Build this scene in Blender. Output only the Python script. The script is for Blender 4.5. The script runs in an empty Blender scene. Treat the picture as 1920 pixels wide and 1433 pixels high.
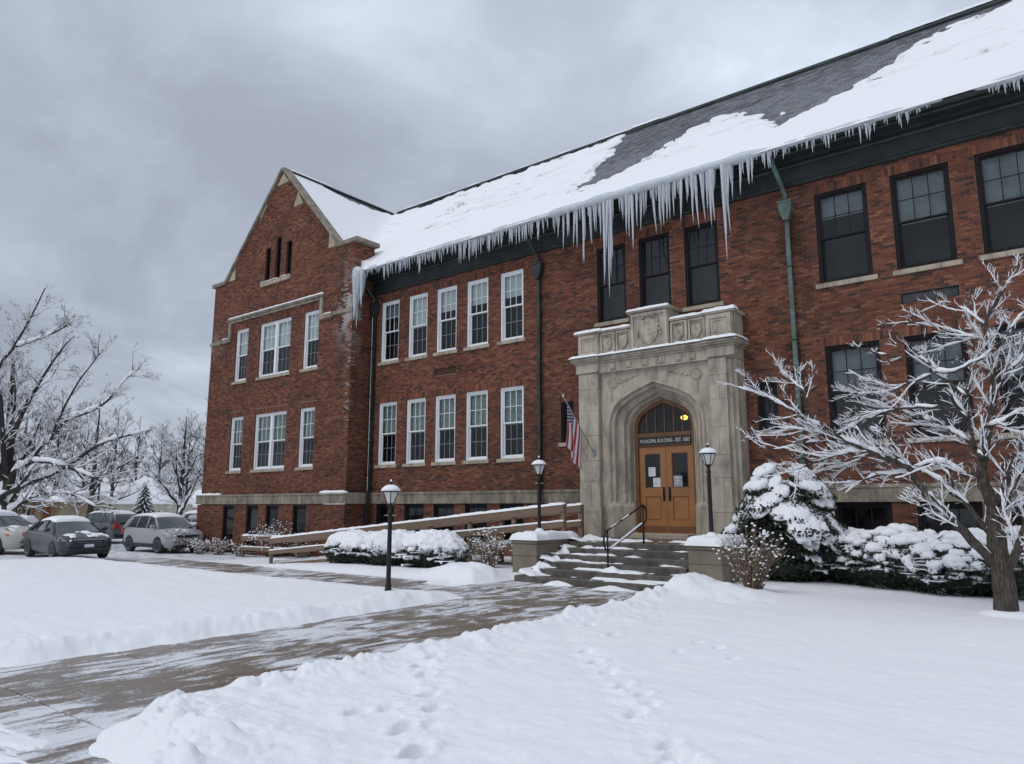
import bpy, math, random
import numpy as np
from mathutils import Vector, Matrix
random.seed(7); rng = np.random.default_rng(7)
D = bpy.data; SC = bpy.context.scene; COL = SC.collection
R = math.radians

# ---------------------------------------------------------------- camera, sky, sun, exposure
CAM_Z = 1.7; YAW = R(38.26); PITCH = R(9.63); FPX = 1380.0
cam = D.cameras.new('camera'); cam.sensor_width = 36; cam.lens = FPX / 1920 * 36
cam.clip_start = 0.05; cam.clip_end = 3000
camo = D.objects.new('camera', cam); COL.objects.link(camo)
camo.location = (0, 0, CAM_Z); camo.rotation_euler = (R(90) + PITCH, 0, YAW)
SC.camera = camo

W = D.worlds.new('World'); SC.world = W; W.use_nodes = True
SUN_EL, SUN_AZ = R(52), R(200)          # soft sun behind the cloud, high behind the camera
def build_world():
    nt = W.node_tree; N = nt.nodes; L = nt.links; N.clear()
    out = N.new('ShaderNodeOutputWorld'); bg = N.new('ShaderNodeBackground')
    sky = N.new('ShaderNodeTexSky'); sky.sky_type = 'NISHITA'; sky.sun_disc = False
    sky.sun_elevation = SUN_EL; sky.sun_rotation = SUN_AZ
    tc = N.new('ShaderNodeTexCoord'); sep = N.new('ShaderNodeSeparateXYZ')
    L.new(tc.outputs['Generated'], sep.inputs[0])
    def m(op, a, b=None, c=None):
        n = N.new('ShaderNodeMath'); n.operation = op
        for i, s in enumerate((a, b, c)):
            if s is None: continue
            if isinstance(s, (int, float)): n.inputs[i].default_value = s
            else: L.new(s, n.inputs[i])
        return n.outputs[0]
    zz = m('MAXIMUM', sep.outputs[2], 0.0)
    den = m('ADD', zz, 0.22)
    cx = m('DIVIDE', sep.outputs[0], den); cy = m('DIVIDE', sep.outputs[1], den)
    comb = N.new('ShaderNodeCombineXYZ'); L.new(cx, comb.inputs[0]); L.new(cy, comb.inputs[1])
    comb.inputs[2].default_value = 3.7
    def noise(scale, detail, rough, dist, off):
        mp = N.new('ShaderNodeMapping'); L.new(comb.outputs[0], mp.inputs[0]); mp.inputs['Location'].default_value = off
        n = N.new('ShaderNodeTexNoise'); n.inputs['Scale'].default_value = scale; n.inputs['Detail'].default_value = detail
        n.inputs['Roughness'].default_value = rough; n.inputs['Distortion'].default_value = dist
        L.new(mp.outputs[0], n.inputs['Vector']); return n.outputs[0]
    big = noise(0.42, 3, 0.5, 0.3, (1.3, 0.4, 0)); mid = noise(1.25, 5, 0.55, 0.5, (4.1, 2.2, 1)); fine = noise(4.0, 5, 0.6, 0.3, (0.5, 7.0, 2))
    s = m('ADD', m('ADD', m('MULTIPLY', big, 0.55), m('MULTIPLY', mid, 0.40)), m('MULTIPLY', fine, 0.09))
    rp = N.new('ShaderNodeValToRGB'); L.new(s, rp.inputs[0]); e = rp.color_ramp.elements
    e[0].position = 0.41; e[0].color = (0.262, 0.288, 0.345, 1)
    e[1].position = 0.61; e[1].color = (0.60, 0.66, 0.75, 1)
    el = rp.color_ramp.elements.new(0.50); el.color = (0.355, 0.393, 0.462, 1)
    el = rp.color_ramp.elements.new(0.56); el.color = (0.465, 0.517, 0.602, 1)
    # the cloud deck brightens towards the zenith as overcast skies do
    br = m('ADD', m('MULTIPLY', zz, 0.50), 0.90)
    mul = N.new('ShaderNodeVectorMath'); mul.operation = 'SCALE'; L.new(rp.outputs[0], mul.inputs[0]); L.new(m('MULTIPLY', br, 10.0), mul.inputs['Scale'])
    mix = N.new('ShaderNodeMix'); mix.data_type = 'RGBA'; mix.inputs[0].default_value = 0.94
    L.new(sky.outputs[0], mix.inputs[6]); L.new(mul.outputs[0], mix.inputs[7])
    L.new(mix.outputs[2], bg.inputs['Color']); bg.inputs['Strength'].default_value = 0.10
    L.new(bg.outputs[0], out.inputs[0])
build_world()
sun = D.lights.new('sun', 'SUN'); sun.energy = 0.7; sun.angle = R(35); sun.color = (1.0, 0.97, 0.93)
suno = D.objects.new('sun', sun); COL.objects.link(suno)
# sun azimuth measured like the sky's: direction the light comes from
_sd = Vector((math.sin(SUN_AZ) * math.cos(SUN_EL), math.cos(SUN_AZ) * math.cos(SUN_EL), math.sin(SUN_EL)))
suno.rotation_euler = (-_sd).to_track_quat('-Z', 'Y').to_euler(); suno.location = (0, 0, 40)
vs = SC.view_settings; vs.view_transform = 'Standard'; vs.look = 'None'; vs.exposure = 0.42; vs.gamma = 1.0; vs.use_curve_mapping = False
SC.cycles.max_bounces = 6; SC.cycles.transparent_max_bounces = 12

# ---------------------------------------------------------------- measuring: where a sight line meets a real plane
_fw = np.array([-math.sin(YAW) * math.cos(PITCH), math.cos(YAW) * math.cos(PITCH), math.sin(PITCH)])
_rt = np.array([math.cos(YAW), math.sin(YAW), 0.0]); _up = np.cross(_rt, _fw)
def ray(px, py): return _fw * FPX + _rt * (px - 960) + _up * (716.5 - py)
CP = np.array([0, 0, CAM_Z])
def atY(px, py, y): r = ray(px, py); return CP + r * (y / r[1])
def atZ(px, py, z): r = ray(px, py); return CP + r * ((z - CAM_Z) / r[2])
def atD(px, py, d): r = ray(px, py); return CP + r * (d / FPX)
def depth(p): return (np.asarray(p) - CP) @ _fw

# ---------------------------------------------------------------- noise
def _h(ix, iy, iz, s):
    n = (ix.astype(np.int64) * 374761393 + iy.astype(np.int64) * 668265263 + iz.astype(np.int64) * 2147483647 + s * 144665 * 7919) & 0xffffffff
    n = ((n ^ (n >> 13)) * 1274126177) & 0xffffffff
    n = ((n ^ (n >> 15)) * 2246822519) & 0xffffffff
    return ((n ^ (n >> 16)) & 0xffffff) / float(0xffffff)
def vn(x, y, z=None, s=0):
    x = np.asarray(x, float); y = np.asarray(y, float); z = np.zeros_like(x) if z is None else np.asarray(z, float)
    x, y, z = np.broadcast_arrays(x, y, z)
    ix, iy, iz = np.floor(x), np.floor(y), np.floor(z); fx, fy, fz = x - ix, y - iy, z - iz
    fx, fy, fz = [f * f * f * (f * (f * 6 - 15) + 10) for f in (fx, fy, fz)]
    def L(a, b, t): return a + (b - a) * t
    c = lambda i, j, k: _h(ix + i, iy + j, iz + k, s)
    if not np.any(z): return L(L(c(0,0,0), c(1,0,0), fx), L(c(0,1,0), c(1,1,0), fx), fy)
    return L(L(L(c(0,0,0), c(1,0,0), fx), L(c(0,1,0), c(1,1,0), fx), fy), L(L(c(0,0,1), c(1,0,1), fx), L(c(0,1,1), c(1,1,1), fx), fy), fz)
def fbm(x, y, o=4, s=0, z=None):
    a, t, n = 1.0, 0.0, 0.0
    x = np.asarray(x, float); y = np.asarray(y, float)
    for i in range(o):
        t = t + a * vn(x * 2**i + 17.3 * i, y * 2**i - 9.1 * i, None if z is None else np.asarray(z) * 2**i, s + i); n += a; a *= 0.5
    return t / n
def sst(t): t = np.clip(t, 0, 1); return t * t * (3 - 2 * t)

# ---------------------------------------------------------------- mesh collector
ROOT = {}
def root_loc(o):
    while o.parent: o = o.parent
    return np.array(o.location)
class MB:
    def __init__(s): s.v = []; s.f = []; s.c = []; s.m = []; s.n = 0
    def add(s, V, F, col=None, mi=0):
        V = np.asarray(V, float).reshape(-1, 3); s.v.append(V)
        if isinstance(F, np.ndarray): s.f.append(F + s.n)
        else:
            q = [f for f in F if len(f) == 4]; t = [f for f in F if len(f) == 3]; r = [f for f in F if len(f) > 4]
            if q: s.f.append(np.array(q) + s.n)
            if t: s.f.append(np.array(t) + s.n)
            for f in r: s.f.append(np.array([f]) + s.n)
        nf = len(F); s.m.append(np.full(nf, mi)) if isinstance(F, np.ndarray) else [s.m.append(np.full(k, mi)) for k in ([len(q)] if q else []) + ([len(t)] if t else []) + [1] * len(r)]
        if col is None: col = (1, 1, 1)
        col = np.asarray(col, float)
        if col.ndim == 1: col = np.tile(col, (len(V), 1))
        s.c.append(col); s.n += len(V); return s
    def box(s, x0, x1, y0, y1, z0, z1, col=None, mi=0, b=0.0):
        if b > 0: return s.bbox(x0, x1, y0, y1, z0, z1, b, col, mi)
        V = [(x, y, z) for z in (z0, z1) for y in (y0, y1) for x in (x0, x1)]
        return s.add(V, np.array([[0,2,3,1],[4,5,7,6],[0,1,5,4],[2,6,7,3],[0,4,6,2],[1,3,7,5]]), col, mi)
    def bbox(s, x0, x1, y0, y1, z0, z1, b, col=None, mi=0):
        # box with chamfered edges (24 vertices)
        lo = np.array([x0, y0, z0]); hi = np.array([x1, y1, z1]); V = []; ix = {}
        for sx in (0, 1):
            for sy in (0, 1):
                for sz in (0, 1):
                    for ax in range(3):
                        p = [(lo, hi)[k][i] + (b if k == 0 else -b) for i, k in enumerate((sx, sy, sz))]
                        p[ax] = (lo, hi)[(sx, sy, sz)[ax]][ax]; ix[(sx, sy, sz, ax)] = len(V); V.append(p)
        F = []
        for ax in range(3):
            o = [i for i in range(3) if i != ax]
            for k in (0, 1):
                def key(a, c):
                    t = [0, 0, 0]; t[ax] = k; t[o[0]] = a; t[o[1]] = c; return ix[(*t, ax)]
                q = [key(0, 0), key(1, 0), key(1, 1), key(0, 1)]
                if (k == 0) ^ (ax == 1): q = q[::-1]
                F.append(q)
        for ax in range(3):      # edges along ax
            o = [i for i in range(3) if i != ax]
            for a in (0, 1):
                for c in (0, 1):
                    def key(k, face):
                        t = [0, 0, 0]; t[ax] = k; t[o[0]] = a; t[o[1]] = c; return ix[(*t, face)]
                    q = [key(0, o[0]), key(1, o[0]), key(1, o[1]), key(0, o[1])]
                    if (a ^ c) ^ (ax == 1): q = q[::-1]
                    F.append(q)
        for sx in (0, 1):
            for sy in (0, 1):
                for sz in (0, 1):
                    t = [ix[(sx, sy, sz, a)] for a in range(3)]
                    F.append(t if not (sx ^ sy ^ sz) == 0 else t[::-1])
        return s.add(V, F, col, mi)
    def beam(s, p, q, w, h, col=None, up=(0, 0, 1), mi=0):
        # rectangular bar from p to q; w across, h along up
        p = np.asarray(p, float); q = np.asarray(q, float); d = q - p; d /= np.linalg.norm(d)
        u = np.asarray(up, float); r = np.cross(d, u); r /= np.linalg.norm(r); u = np.cross(r, d)
        V = [b + r * (sx * w / 2) + u * (sz * h / 2) for b in (p, q) for sx, sz in ((-1,-1),(1,-1),(1,1),(-1,1))]
        return s.add(V, np.array([[3,2,1,0],[4,5,6,7],[0,1,5,4],[1,2,6,5],[2,3,7,6],[3,0,4,7]]), col, mi)
    def quad(s, a, b, c, d, col=None, mi=0): return s.add([a, b, c, d], np.array([[0,1,2,3]]), col, mi)
    def poly(s, pts, col=None, mi=0): return s.add(pts, [list(range(len(pts)))], col, mi)
    def prism(s, pts2, y0, y1, col=None, mi=0):
        # polygon in x,z (counter-clockwise seen from -y) extruded from y0 to y1
        k = len(pts2); V = [(x, y0, z) for x, z in pts2] + [(x, y1, z) for x, z in pts2]
        F = [list(range(k)), list(range(2*k-1, k-1, -1))] + [[(i+1) % k, i, k+i, k+(i+1) % k] for i in range(k)]
        return s.add(V, F, col, mi)
    def tube(s, P, rad, n=6, col=None, cap=True, sq=None, mi=0, roll=0.0):
        P = np.asarray(P, float); k = len(P); rad = np.broadcast_to(np.asarray(rad, float), (k,))
        T = np.empty_like(P); T[1:-1] = P[2:] - P[:-2]; T[0] = P[1] - P[0]; T[-1] = P[-1] - P[-2]
        T /= np.linalg.norm(T, axis=1)[:, None] + 1e-12
        ref = np.array([0, 0, 1.0]) if abs(T[0][2]) < 0.9 else np.array([1.0, 0, 0])
        A = np.empty_like(P); a = np.cross(T[0], ref); a /= np.linalg.norm(a)
        for i in range(k):
            a = a - T[i] * (a @ T[i]); a /= np.linalg.norm(a) + 1e-12; A[i] = a
        B = np.cross(T, A); th = np.arange(n) * 2 * math.pi / n + roll
        V = P[:, None, :] + rad[:, None, None] * (np.cos(th)[None, :, None] * A[:, None, :] + np.sin(th)[None, :, None] * B[:, None, :])
        if sq is not None: V[..., 2] = P[:, None, 2] + (V[..., 2] - P[:, None, 2]) * sq
        i = np.arange(k - 1)[:, None] * n; j = np.arange(n)[None, :]; j2 = (j + 1) % n
        F = np.stack([i + j, i + j2, i + n + j2, i + n + j], -1).reshape(-1, 4)
        s.add(V.reshape(-1, 3), F, col, mi)
        if cap and n > 2:
            o = s.n - k * n
            s.f.append(np.array([list(range(o + n - 1, o - 1, -1))])); s.m.append(np.full(1, mi))
            s.f.append(np.array([list(range(o + (k-1)*n, o + k*n))])); s.m.append(np.full(1, mi))
        return s
    def lathe(s, prof, c=(0, 0, 0), n=16, col=None, mi=0, rot=0.0):
        # prof: (radius, z) from the bottom up
        k = len(prof); th = np.arange(n) * 2 * math.pi / n + rot; c = np.asarray(c, float)
        V = np.array([[(r * math.cos(t), r * math.sin(t), z) for t in th] for r, z in prof]) + c
        i = np.arange(k - 1)[:, None] * n; j = np.arange(n)[None, :]; j2 = (j + 1) % n
        F = np.stack([i + j, i + j2, i + n + j2, i + n + j], -1).reshape(-1, 4)
        return s.add(V.reshape(-1, 3), F, col, mi)
    def grid(s, X, Y, Z, col=None, mi=0, wrap=False):
        a, b = X.shape; V = np.stack([X, Y, Z], -1).reshape(-1, 3)
        i = np.arange(a - 1)[:, None] * b; j = np.arange(b - 1)[None, :]
        F = np.stack([i + j, i + j + 1, i + b + j + 1, i + b + j], -1).reshape(-1, 4)
        return s.add(V, F, col if col is None or np.ndim(col) == 1 else np.asarray(col).reshape(-1, 3), mi)
    def mesh(s, name, mats, smooth=False, off=None, keepcol=True):
        V = np.concatenate(s.v) if s.v else np.zeros((0, 3))
        if off is not None: V = V - np.asarray(off)
        tot = np.concatenate([np.full(len(f), f.shape[1]) for f in s.f]) if s.f else np.zeros(0, int)
        idx = np.concatenate([f.reshape(-1) for f in s.f]) if s.f else np.zeros(0, int)
        me = D.meshes.new(name); me.vertices.add(len(V)); me.vertices.foreach_set('co', V.astype(np.float32).ravel())
        me.loops.add(len(idx)); me.loops.foreach_set('vertex_index', idx.astype(np.int32))
        me.polygons.add(len(tot)); st = np.concatenate([[0], np.cumsum(tot)[:-1]]) if len(tot) else tot
        me.polygons.foreach_set('loop_start', st.astype(np.int32))
        me.polygons.foreach_set('material_index', np.concatenate(s.m).astype(np.int32))
        me.polygons.foreach_set('use_smooth', np.full(len(tot), bool(smooth)))
        C = np.concatenate(s.c)
        if keepcol and C.size and np.ptp(C, axis=0).max() > 0 or (C.size and C.min() < 1):
            at = me.color_attributes.new('Col', 'FLOAT_COLOR', 'POINT')
            at.data.foreach_set('color', np.concatenate([C, np.ones((len(C), 1))], 1).astype(np.float32).ravel())
        for m_ in (mats if isinstance(mats, (list, tuple)) else [mats]): me.materials.append(M[m_] if isinstance(m_, str) else m_)
        me.update(); me.validate(); return me
    def build(s, name, mats, parent=None, smooth=False, local=False, **kw):
        off = None if (parent is None or local) else root_loc(parent)
        o = D.objects.new(name, s.mesh(name, mats, smooth, off)); COL.objects.link(o); o.parent = parent
        tag(o, **kw); return o
def tag(o, label=None, cat=None, group=None, kind=None):
    for k, v in (('label', label), ('category', cat), ('group', group), ('kind', kind)):
        if v: o[k] = v
    return o
def empty(name, loc, label=None, cat=None, group=None, rz=0.0, parent=None):
    o = D.objects.new(name, None); o.empty_display_size = 0.3; COL.objects.link(o); o.location = loc; o.rotation_euler = (0, 0, rz); o.parent = parent
    return tag(o, label, cat, group)
def inst(name, me, loc, parent, rot=None, scale=None):
    o = D.objects.new(name, me); COL.objects.link(o); o.parent = parent
    o.location = np.asarray(loc) - root_loc(parent) if parent else loc
    if rot is not None: o.rotation_euler = rot
    if scale is not None: o.scale = scale
    return o
def copy_tree(o, parent=None):
    c = o.copy(); COL.objects.link(c); c.parent = parent
    for ch in list(o.children): copy_tree(ch, c)
    return c

# ---------------------------------------------------------------- materials
M = {}
class NT:
    def __init__(s, name):
        s.mat = D.materials.new(name); s.mat.use_nodes = True; s.t = s.mat.node_tree; s.N = s.t.nodes; s.L = s.t.links
        s.b = s.N['Principled BSDF']; s.out = s.N['Material Output']; M[name] = s.mat
        s._pos = None
    def set(s, sock, v):
        i = s.b.inputs[sock]
        if hasattr(v, 'is_output'): s.L.new(v, i)
        elif isinstance(v, (tuple, list)): i.default_value = (*v, 1) if len(v) == 3 else v
        else: i.default_value = v
        return s
    def pos(s, scale=(1, 1, 1), loc=(0, 0, 0)):
        g = s.N.new('ShaderNodeNewGeometry'); m = s.N.new('ShaderNodeMapping'); m.inputs['Scale'].default_value = scale; m.inputs['Location'].default_value = loc
        s.L.new(g.outputs['Position'], m.inputs[0]); return m.outputs[0]
    def opos(s, scale=(1, 1, 1)):
        g = s.N.new('ShaderNodeTexCoord'); m = s.N.new('ShaderNodeMapping'); m.inputs['Scale'].default_value = scale
        s.L.new(g.outputs['Object'], m.inputs[0]); return m.outputs[0]
    def noise(s, scale, detail=4, rough=0.55, dist=0.0, vec=None):
        n = s.N.new('ShaderNodeTexNoise'); n.inputs['Scale'].default_value = scale; n.inputs['Detail'].default_value = detail
        n.inputs['Roughness'].default_value = rough; n.inputs['Distortion'].default_value = dist
        s.L.new(vec if vec is not None else s.pos(), n.inputs['Vector']); return n.outputs[0]
    def vor(s, scale, vec=None, feat='F1', out='Distance'):
        n = s.N.new('ShaderNodeTexVoronoi'); n.feature = feat; n.inputs['Scale'].default_value = scale
        s.L.new(vec if vec is not None else s.pos(), n.inputs['Vector']); return n.outputs[out]
    def ramp(s, fac, stops):
        r = s.N.new('ShaderNodeValToRGB'); s.L.new(fac, r.inputs[0]); e = r.color_ramp.elements
        while len(e) < len(stops): e.new(0.5)
        for el, (p, c) in zip(e, stops):
            el.position = p; el.color = (c, c, c, 1) if isinstance(c, (int, float)) else (*c, 1)
        return r.outputs[0]
    def m(s, op, a, b=None, c=None):
        n = s.N.new('ShaderNodeMath'); n.operation = op
        for i, x in enumerate((a, b, c)):
            if x is None: continue
            if isinstance(x, (int, float)): n.inputs[i].default_value = x
            else: s.L.new(x, n.inputs[i])
        return n.outputs[0]
    def mix(s, fac, a, b, mode='MIX'):
        n = s.N.new('ShaderNodeMix'); n.data_type = 'RGBA'; n.blend_type = mode
        for i, x in ((0, fac), (6, a), (7, b)):
            if isinstance(x, (int, float)): n.inputs[i].default_value = x
            elif isinstance(x, (tuple, list)): n.inputs[i].default_value = (*x, 1)
            else: s.L.new(x, n.inputs[i])
        return n.outputs[2]
    def attr(s, name='Col'):
        a = s.N.new('ShaderNodeAttribute'); a.attribute_name = name; return a.outputs['Color']
    def bump(s, h, strength=0.3, dist=0.02):
        b = s.N.new('ShaderNodeBump'); b.inputs['Strength'].default_value = strength; b.inputs['Distance'].default_value = dist
        s.L.new(h, b.inputs['Height']); s.L.new(b.outputs[0], s.b.inputs['Normal']); return s
def simple(name, col, rough=0.6, metal=0.0, var=0.25, scale=6.0, bump=0.0, bscale=40.0, spec=0.5):
    n = NT(name); k = n.ramp(n.noise(scale), [(0.3, 1 - var), (0.7, 1 + var)])
    n.set('Base Color', n.mix(1.0, col, k, 'MULTIPLY')).set('Roughness', rough).set('Metallic', metal).set('Specular IOR Level', spec)
    if bump: n.bump(n.noise(bscale, 5), bump, 0.01)
    return n

# snow: bright, faintly blue, granular
n = NT('snow'); k = n.noise(3.0, 4)
n.set('Base Color', n.mix(k, (0.84, 0.85, 0.875), (0.89, 0.895, 0.91))).set('Roughness', 0.75).set('Specular IOR Level', 0.25)
n.bump(n.m('ADD', n.noise(35, 5, 0.65), n.m('MULTIPLY', n.noise(7, 3), 1.6)), 0.25, 0.02)
# ground snow with trodden and slushy areas given by the mesh attribute
n = NT('ground_snow'); k = n.noise(1.2, 5); a = n.attr()
sp = n.N.new('ShaderNodeSeparateColor'); n.L.new(a, sp.inputs[0])
white = n.mix(k, (0.84, 0.85, 0.875), (0.89, 0.895, 0.91))
slush = n.mix(n.noise(2.5, 5), (0.20, 0.20, 0.215), (0.48, 0.49, 0.52))
msk = n.m('MULTIPLY', n.m('SUBTRACT', 1.0, sp.outputs[0]), n.ramp(n.noise(3.0, 5, 0.6, 0.6, n.pos((0.35, 1.6, 1))), [(0.38, 0.0), (0.60, 1.0)]))
n.set('Base Color', n.mix(msk, white, slush)).set('Roughness', 0.72).set('Specular IOR Level', 0.25)
n.bump(n.m('ADD', n.noise(28, 6, 0.65), n.m('MULTIPLY', n.noise(5.5, 3), 2.0)), 0.32, 0.03)
# bricks: one colour per brick from the mesh, mottled and soot-stained
n = NT('brick'); c = n.attr(); mot = n.ramp(n.noise(14, 4), [(0.3, 0.72), (0.7, 1.22)]); st = n.ramp(n.noise(0.55, 5, 0.6), [(0.3, 0.80), (0.62, 1.08)])
n.set('Base Color', n.mix(1.0, n.mix(1.0, c, mot, 'MULTIPLY'), st, 'MULTIPLY')).set('Roughness', 0.85).set('Specular IOR Level', 0.3)
n.bump(n.noise(60, 4), 0.4, 0.006)
n = NT('mortar'); n.set('Base Color', n.mix(n.noise(1.2, 5), (0.125, 0.095, 0.082), (0.255, 0.21, 0.18))).set('Roughness', 0.95)
# limestone with dark weather streaks
n = NT('limestone'); base = n.mix(n.noise(2.2, 5), (0.34, 0.29, 0.22), (0.49, 0.43, 0.335))
stv = n.ramp(n.noise(1.3, 6, 0.65, 0.4, n.pos((2.6, 2.6, 0.7))), [(0.45, 0.0), (0.72, 0.75)])
n.set('Base Color', n.mix(stv, base, (0.105, 0.10, 0.085))).set('Roughness', 0.85).set('Specular IOR Level', 0.3)
n.bump(n.noise(30, 5), 0.25, 0.008)
n = NT('carved_stone'); base = n.mix(n.noise(2.6, 5), (0.39, 0.340, 0.270), (0.55, 0.490, 0.400))
stv = n.ramp(n.noise(1.5, 6, 0.65, 0.4, n.pos((2.2, 2.2, 0.8))), [(0.42, 0.0), (0.72, 0.75)])
n.set('Base Color', n.mix(stv, base, (0.12, 0.11, 0.095))).set('Roughness', 0.85).set('Specular IOR Level', 0.3)
n.bump(n.noise(40, 5), 0.22, 0.006)
# slate
n = NT('slate'); c = n.attr(); n.set('Base Color', n.mix(1.0, c, n.ramp(n.noise(9, 4), [(0.3, 0.8), (0.7, 1.2)]), 'MULTIPLY')).set('Roughness', 0.55).set('Specular IOR Level', 0.4)
n.bump(n.noise(25, 4), 0.2, 0.004)
simple('verdigris', (0.090, 0.135, 0.118), 0.65, 0.1, 0.40, 3.0, 0.15)
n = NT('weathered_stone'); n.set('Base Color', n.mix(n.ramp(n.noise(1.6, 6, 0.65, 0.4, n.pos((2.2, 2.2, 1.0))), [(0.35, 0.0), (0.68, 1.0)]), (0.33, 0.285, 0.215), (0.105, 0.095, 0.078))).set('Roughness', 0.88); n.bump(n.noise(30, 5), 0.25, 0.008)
simple('gutter_metal', (0.040, 0.052, 0.048), 0.55, 0.2, 0.4, 3.0, 0.1)
simple('dark_copper', (0.030, 0.042, 0.040), 0.5, 0.3, 0.4, 2.5, 0.1)
simple('cornice_paint', (0.022, 0.026, 0.028), 0.55, 0.0, 0.35, 2.0)
simple('white_paint', (0.78, 0.79, 0.80), 0.4, 0.0, 0.05, 3.0)
simple('black_paint', (0.012, 0.010, 0.012), 0.5, 0.0, 0.2, 5.0, spec=0.2)
simple('black_metal', (0.008, 0.008, 0.010), 0.42, 0.2, 0.25, 12.0)
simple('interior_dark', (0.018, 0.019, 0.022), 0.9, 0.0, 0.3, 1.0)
simple('muntin_grey', (0.22, 0.23, 0.245), 0.5, 0.0, 0.1, 3.0)
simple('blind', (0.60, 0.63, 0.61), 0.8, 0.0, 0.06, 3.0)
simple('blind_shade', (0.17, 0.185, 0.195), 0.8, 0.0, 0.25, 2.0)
n = NT('lace_curtain'); v = n.vor(38.0, n.pos((1.0, 1.0, 0.8))); n.set('Base Color', n.mix(n.ramp(v, [(0.25, 0.0), (0.55, 1.0)]), (0.50, 0.56, 0.51), (0.14, 0.18, 0.16))).set('Roughness', 0.85)
# glass panes: clear, with a mirror-like front
n = NT('glass'); tr = n.N.new('ShaderNodeBsdfTransparent'); tr.inputs[0].default_value = (0.90, 0.93, 0.93, 1)
gl = n.N.new('ShaderNodeBsdfGlossy'); gl.inputs['Roughness'].default_value = 0.07; ge = n.N.new('ShaderNodeNewGeometry'); dt = n.N.new('ShaderNodeVectorMath'); dt.operation = 'DOT_PRODUCT'; n.L.new(ge.outputs['Normal'], dt.inputs[0]); n.L.new(ge.outputs['Incoming'], dt.inputs[1])
fz = n.m('ADD', n.m('MULTIPLY', n.m('POWER', n.m('SUBTRACT', 1.0, n.m('ABSOLUTE', dt.outputs['Value'])), 5.0), 0.94), 0.028)
mx = n.N.new('ShaderNodeMixShader'); n.L.new(fz, mx.inputs[0]); n.L.new(tr.outputs[0], mx.inputs[1]); n.L.new(gl.outputs[0], mx.inputs[2]); n.L.new(mx.outputs[0], n.out.inputs[0])
n = NT('car_glass'); n.set('Base Color', (0.022, 0.030, 0.030)).set('Roughness', 0.08).set('Specular IOR Level', 0.9)
n = NT('frosted_glass'); n.set('Base Color', n.mix(n.noise(6, 3), (0.66, 0.66, 0.63), (0.78, 0.78, 0.74))).set('Roughness', 0.35).set('Transmission Weight', 0.15)
# ice
n = NT('ice'); n.set('Base Color', n.mix(n.noise(8, 3, 0.5, 0.0, n.pos((1, 1, 0.15))), (0.74, 0.79, 0.84), (0.93, 0.95, 0.97))).set('Roughness', 0.10).set('Transmission Weight', 0.50).set('IOR', 1.31)
n = NT('ice_rim'); n.set('Base Color', n.mix(n.noise(5, 4), (0.48, 0.53, 0.57), (0.78, 0.82, 0.85))).set('Roughness', 0.22).set('Transmission Weight', 0.15).set('IOR', 1.31)
n.bump(n.noise(9, 4), 0.4, 0.03)
# oak doors
n = NT('oak'); gr = n.noise(5.0, 6, 0.6, 0.8, n.pos((9, 9, 0.55))); lo = n.ramp(n.noise(2.0, 4), [(0.4, 0.0), (0.75, 0.6)])
n.set('Base Color', n.mix(lo, n.mix(gr, (0.26, 0.105, 0.028), (0.42, 0.19, 0.060)), (0.20, 0.085, 0.03))).set('Roughness', 0.42)
n.bump(gr, 0.12, 0.004)
simple('dark_oak', (0.16, 0.068, 0.026), 0.45, 0.0, 0.25, 8.0)
n = NT('weathered_wood'); gr = n.noise(4.0, 6, 0.6, 0.6, n.pos((1.0, 8, 12))); n.set('Base Color', n.mix(gr, (0.105, 0.068, 0.042), (0.27, 0.195, 0.135))).set('Roughness', 0.8); n.bump(gr, 0.3, 0.006)
n = NT('post_wood'); gr = n.noise(4.0, 6, 0.6, 0.6, n.pos((10, 10, 1.0))); n.set('Base Color', n.mix(gr, (0.115, 0.078, 0.05), (0.28, 0.21, 0.145))).set('Roughness', 0.8); n.bump(gr, 0.3, 0.006)
# wet concrete walk with swept snow streaks left in it
n = NT('wet_concrete'); wet = n.noise(1.1, 5, 0.6); tone = n.mix(n.noise(7.0, 6, 0.7), (0.085, 0.058, 0.038), (0.195, 0.145, 0.100))
tone = n.mix(n.ramp(wet, [(0.35, 0.0), (0.65, 0.7)]), tone, (0.205, 0.165, 0.125))
wv = n.pos((2.2, 0.62, 1)); wn = n.N.new('ShaderNodeMapping'); wn.inputs['Rotation'].default_value = (0, 0, R(-6)); n.L.new(wv, wn.inputs[0])
s1 = n.noise(1.9, 7, 0.66, 0.9, wn.outputs[0]); s2 = n.noise(0.5, 3, 0.5); fl = n.noise(26, 5, 0.7)
cov = n.m('ADD', n.m('ADD', s1, n.m('MULTIPLY', n.m('SUBTRACT', s2, 0.5), 0.55)), n.m('MULTIPLY', n.m('SUBTRACT', fl, 0.5), 0.34))
gm = n.N.new('ShaderNodeNewGeometry'); sx = n.N.new('ShaderNodeSeparateXYZ'); n.L.new(gm.outputs['Position'], sx.inputs[0])
near = n.m('MULTIPLY', n.m('MINIMUM', n.m('MAXIMUM', n.m('SUBTRACT', 3.9, sx.outputs[1]), 0.0), 1.8), 0.030)       # less swept where the walks meet near the street
iso = n.m('MULTIPLY', n.m('SUBTRACT', n.noise(1.7, 6, 0.65, 0.8), 0.5), n.m('MINIMUM', n.m('MAXIMUM', n.m('MULTIPLY', n.m('SUBTRACT', sx.outputs[1], 3.0), 0.10), 0.22), 0.55))
mask = n.ramp(n.m('ADD', n.m('ADD', cov, near), iso), [(0.462, 0.0), (0.515, 0.40), (0.585, 0.90)])
n.set('Base Color', n.mix(mask, tone, (0.74, 0.76, 0.80)))
n.set('Roughness', n.m('ADD', n.m('MULTIPLY', mask, 0.45), n.ramp(wet, [(0.3, 0.22), (0.7, 0.48)])))
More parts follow.
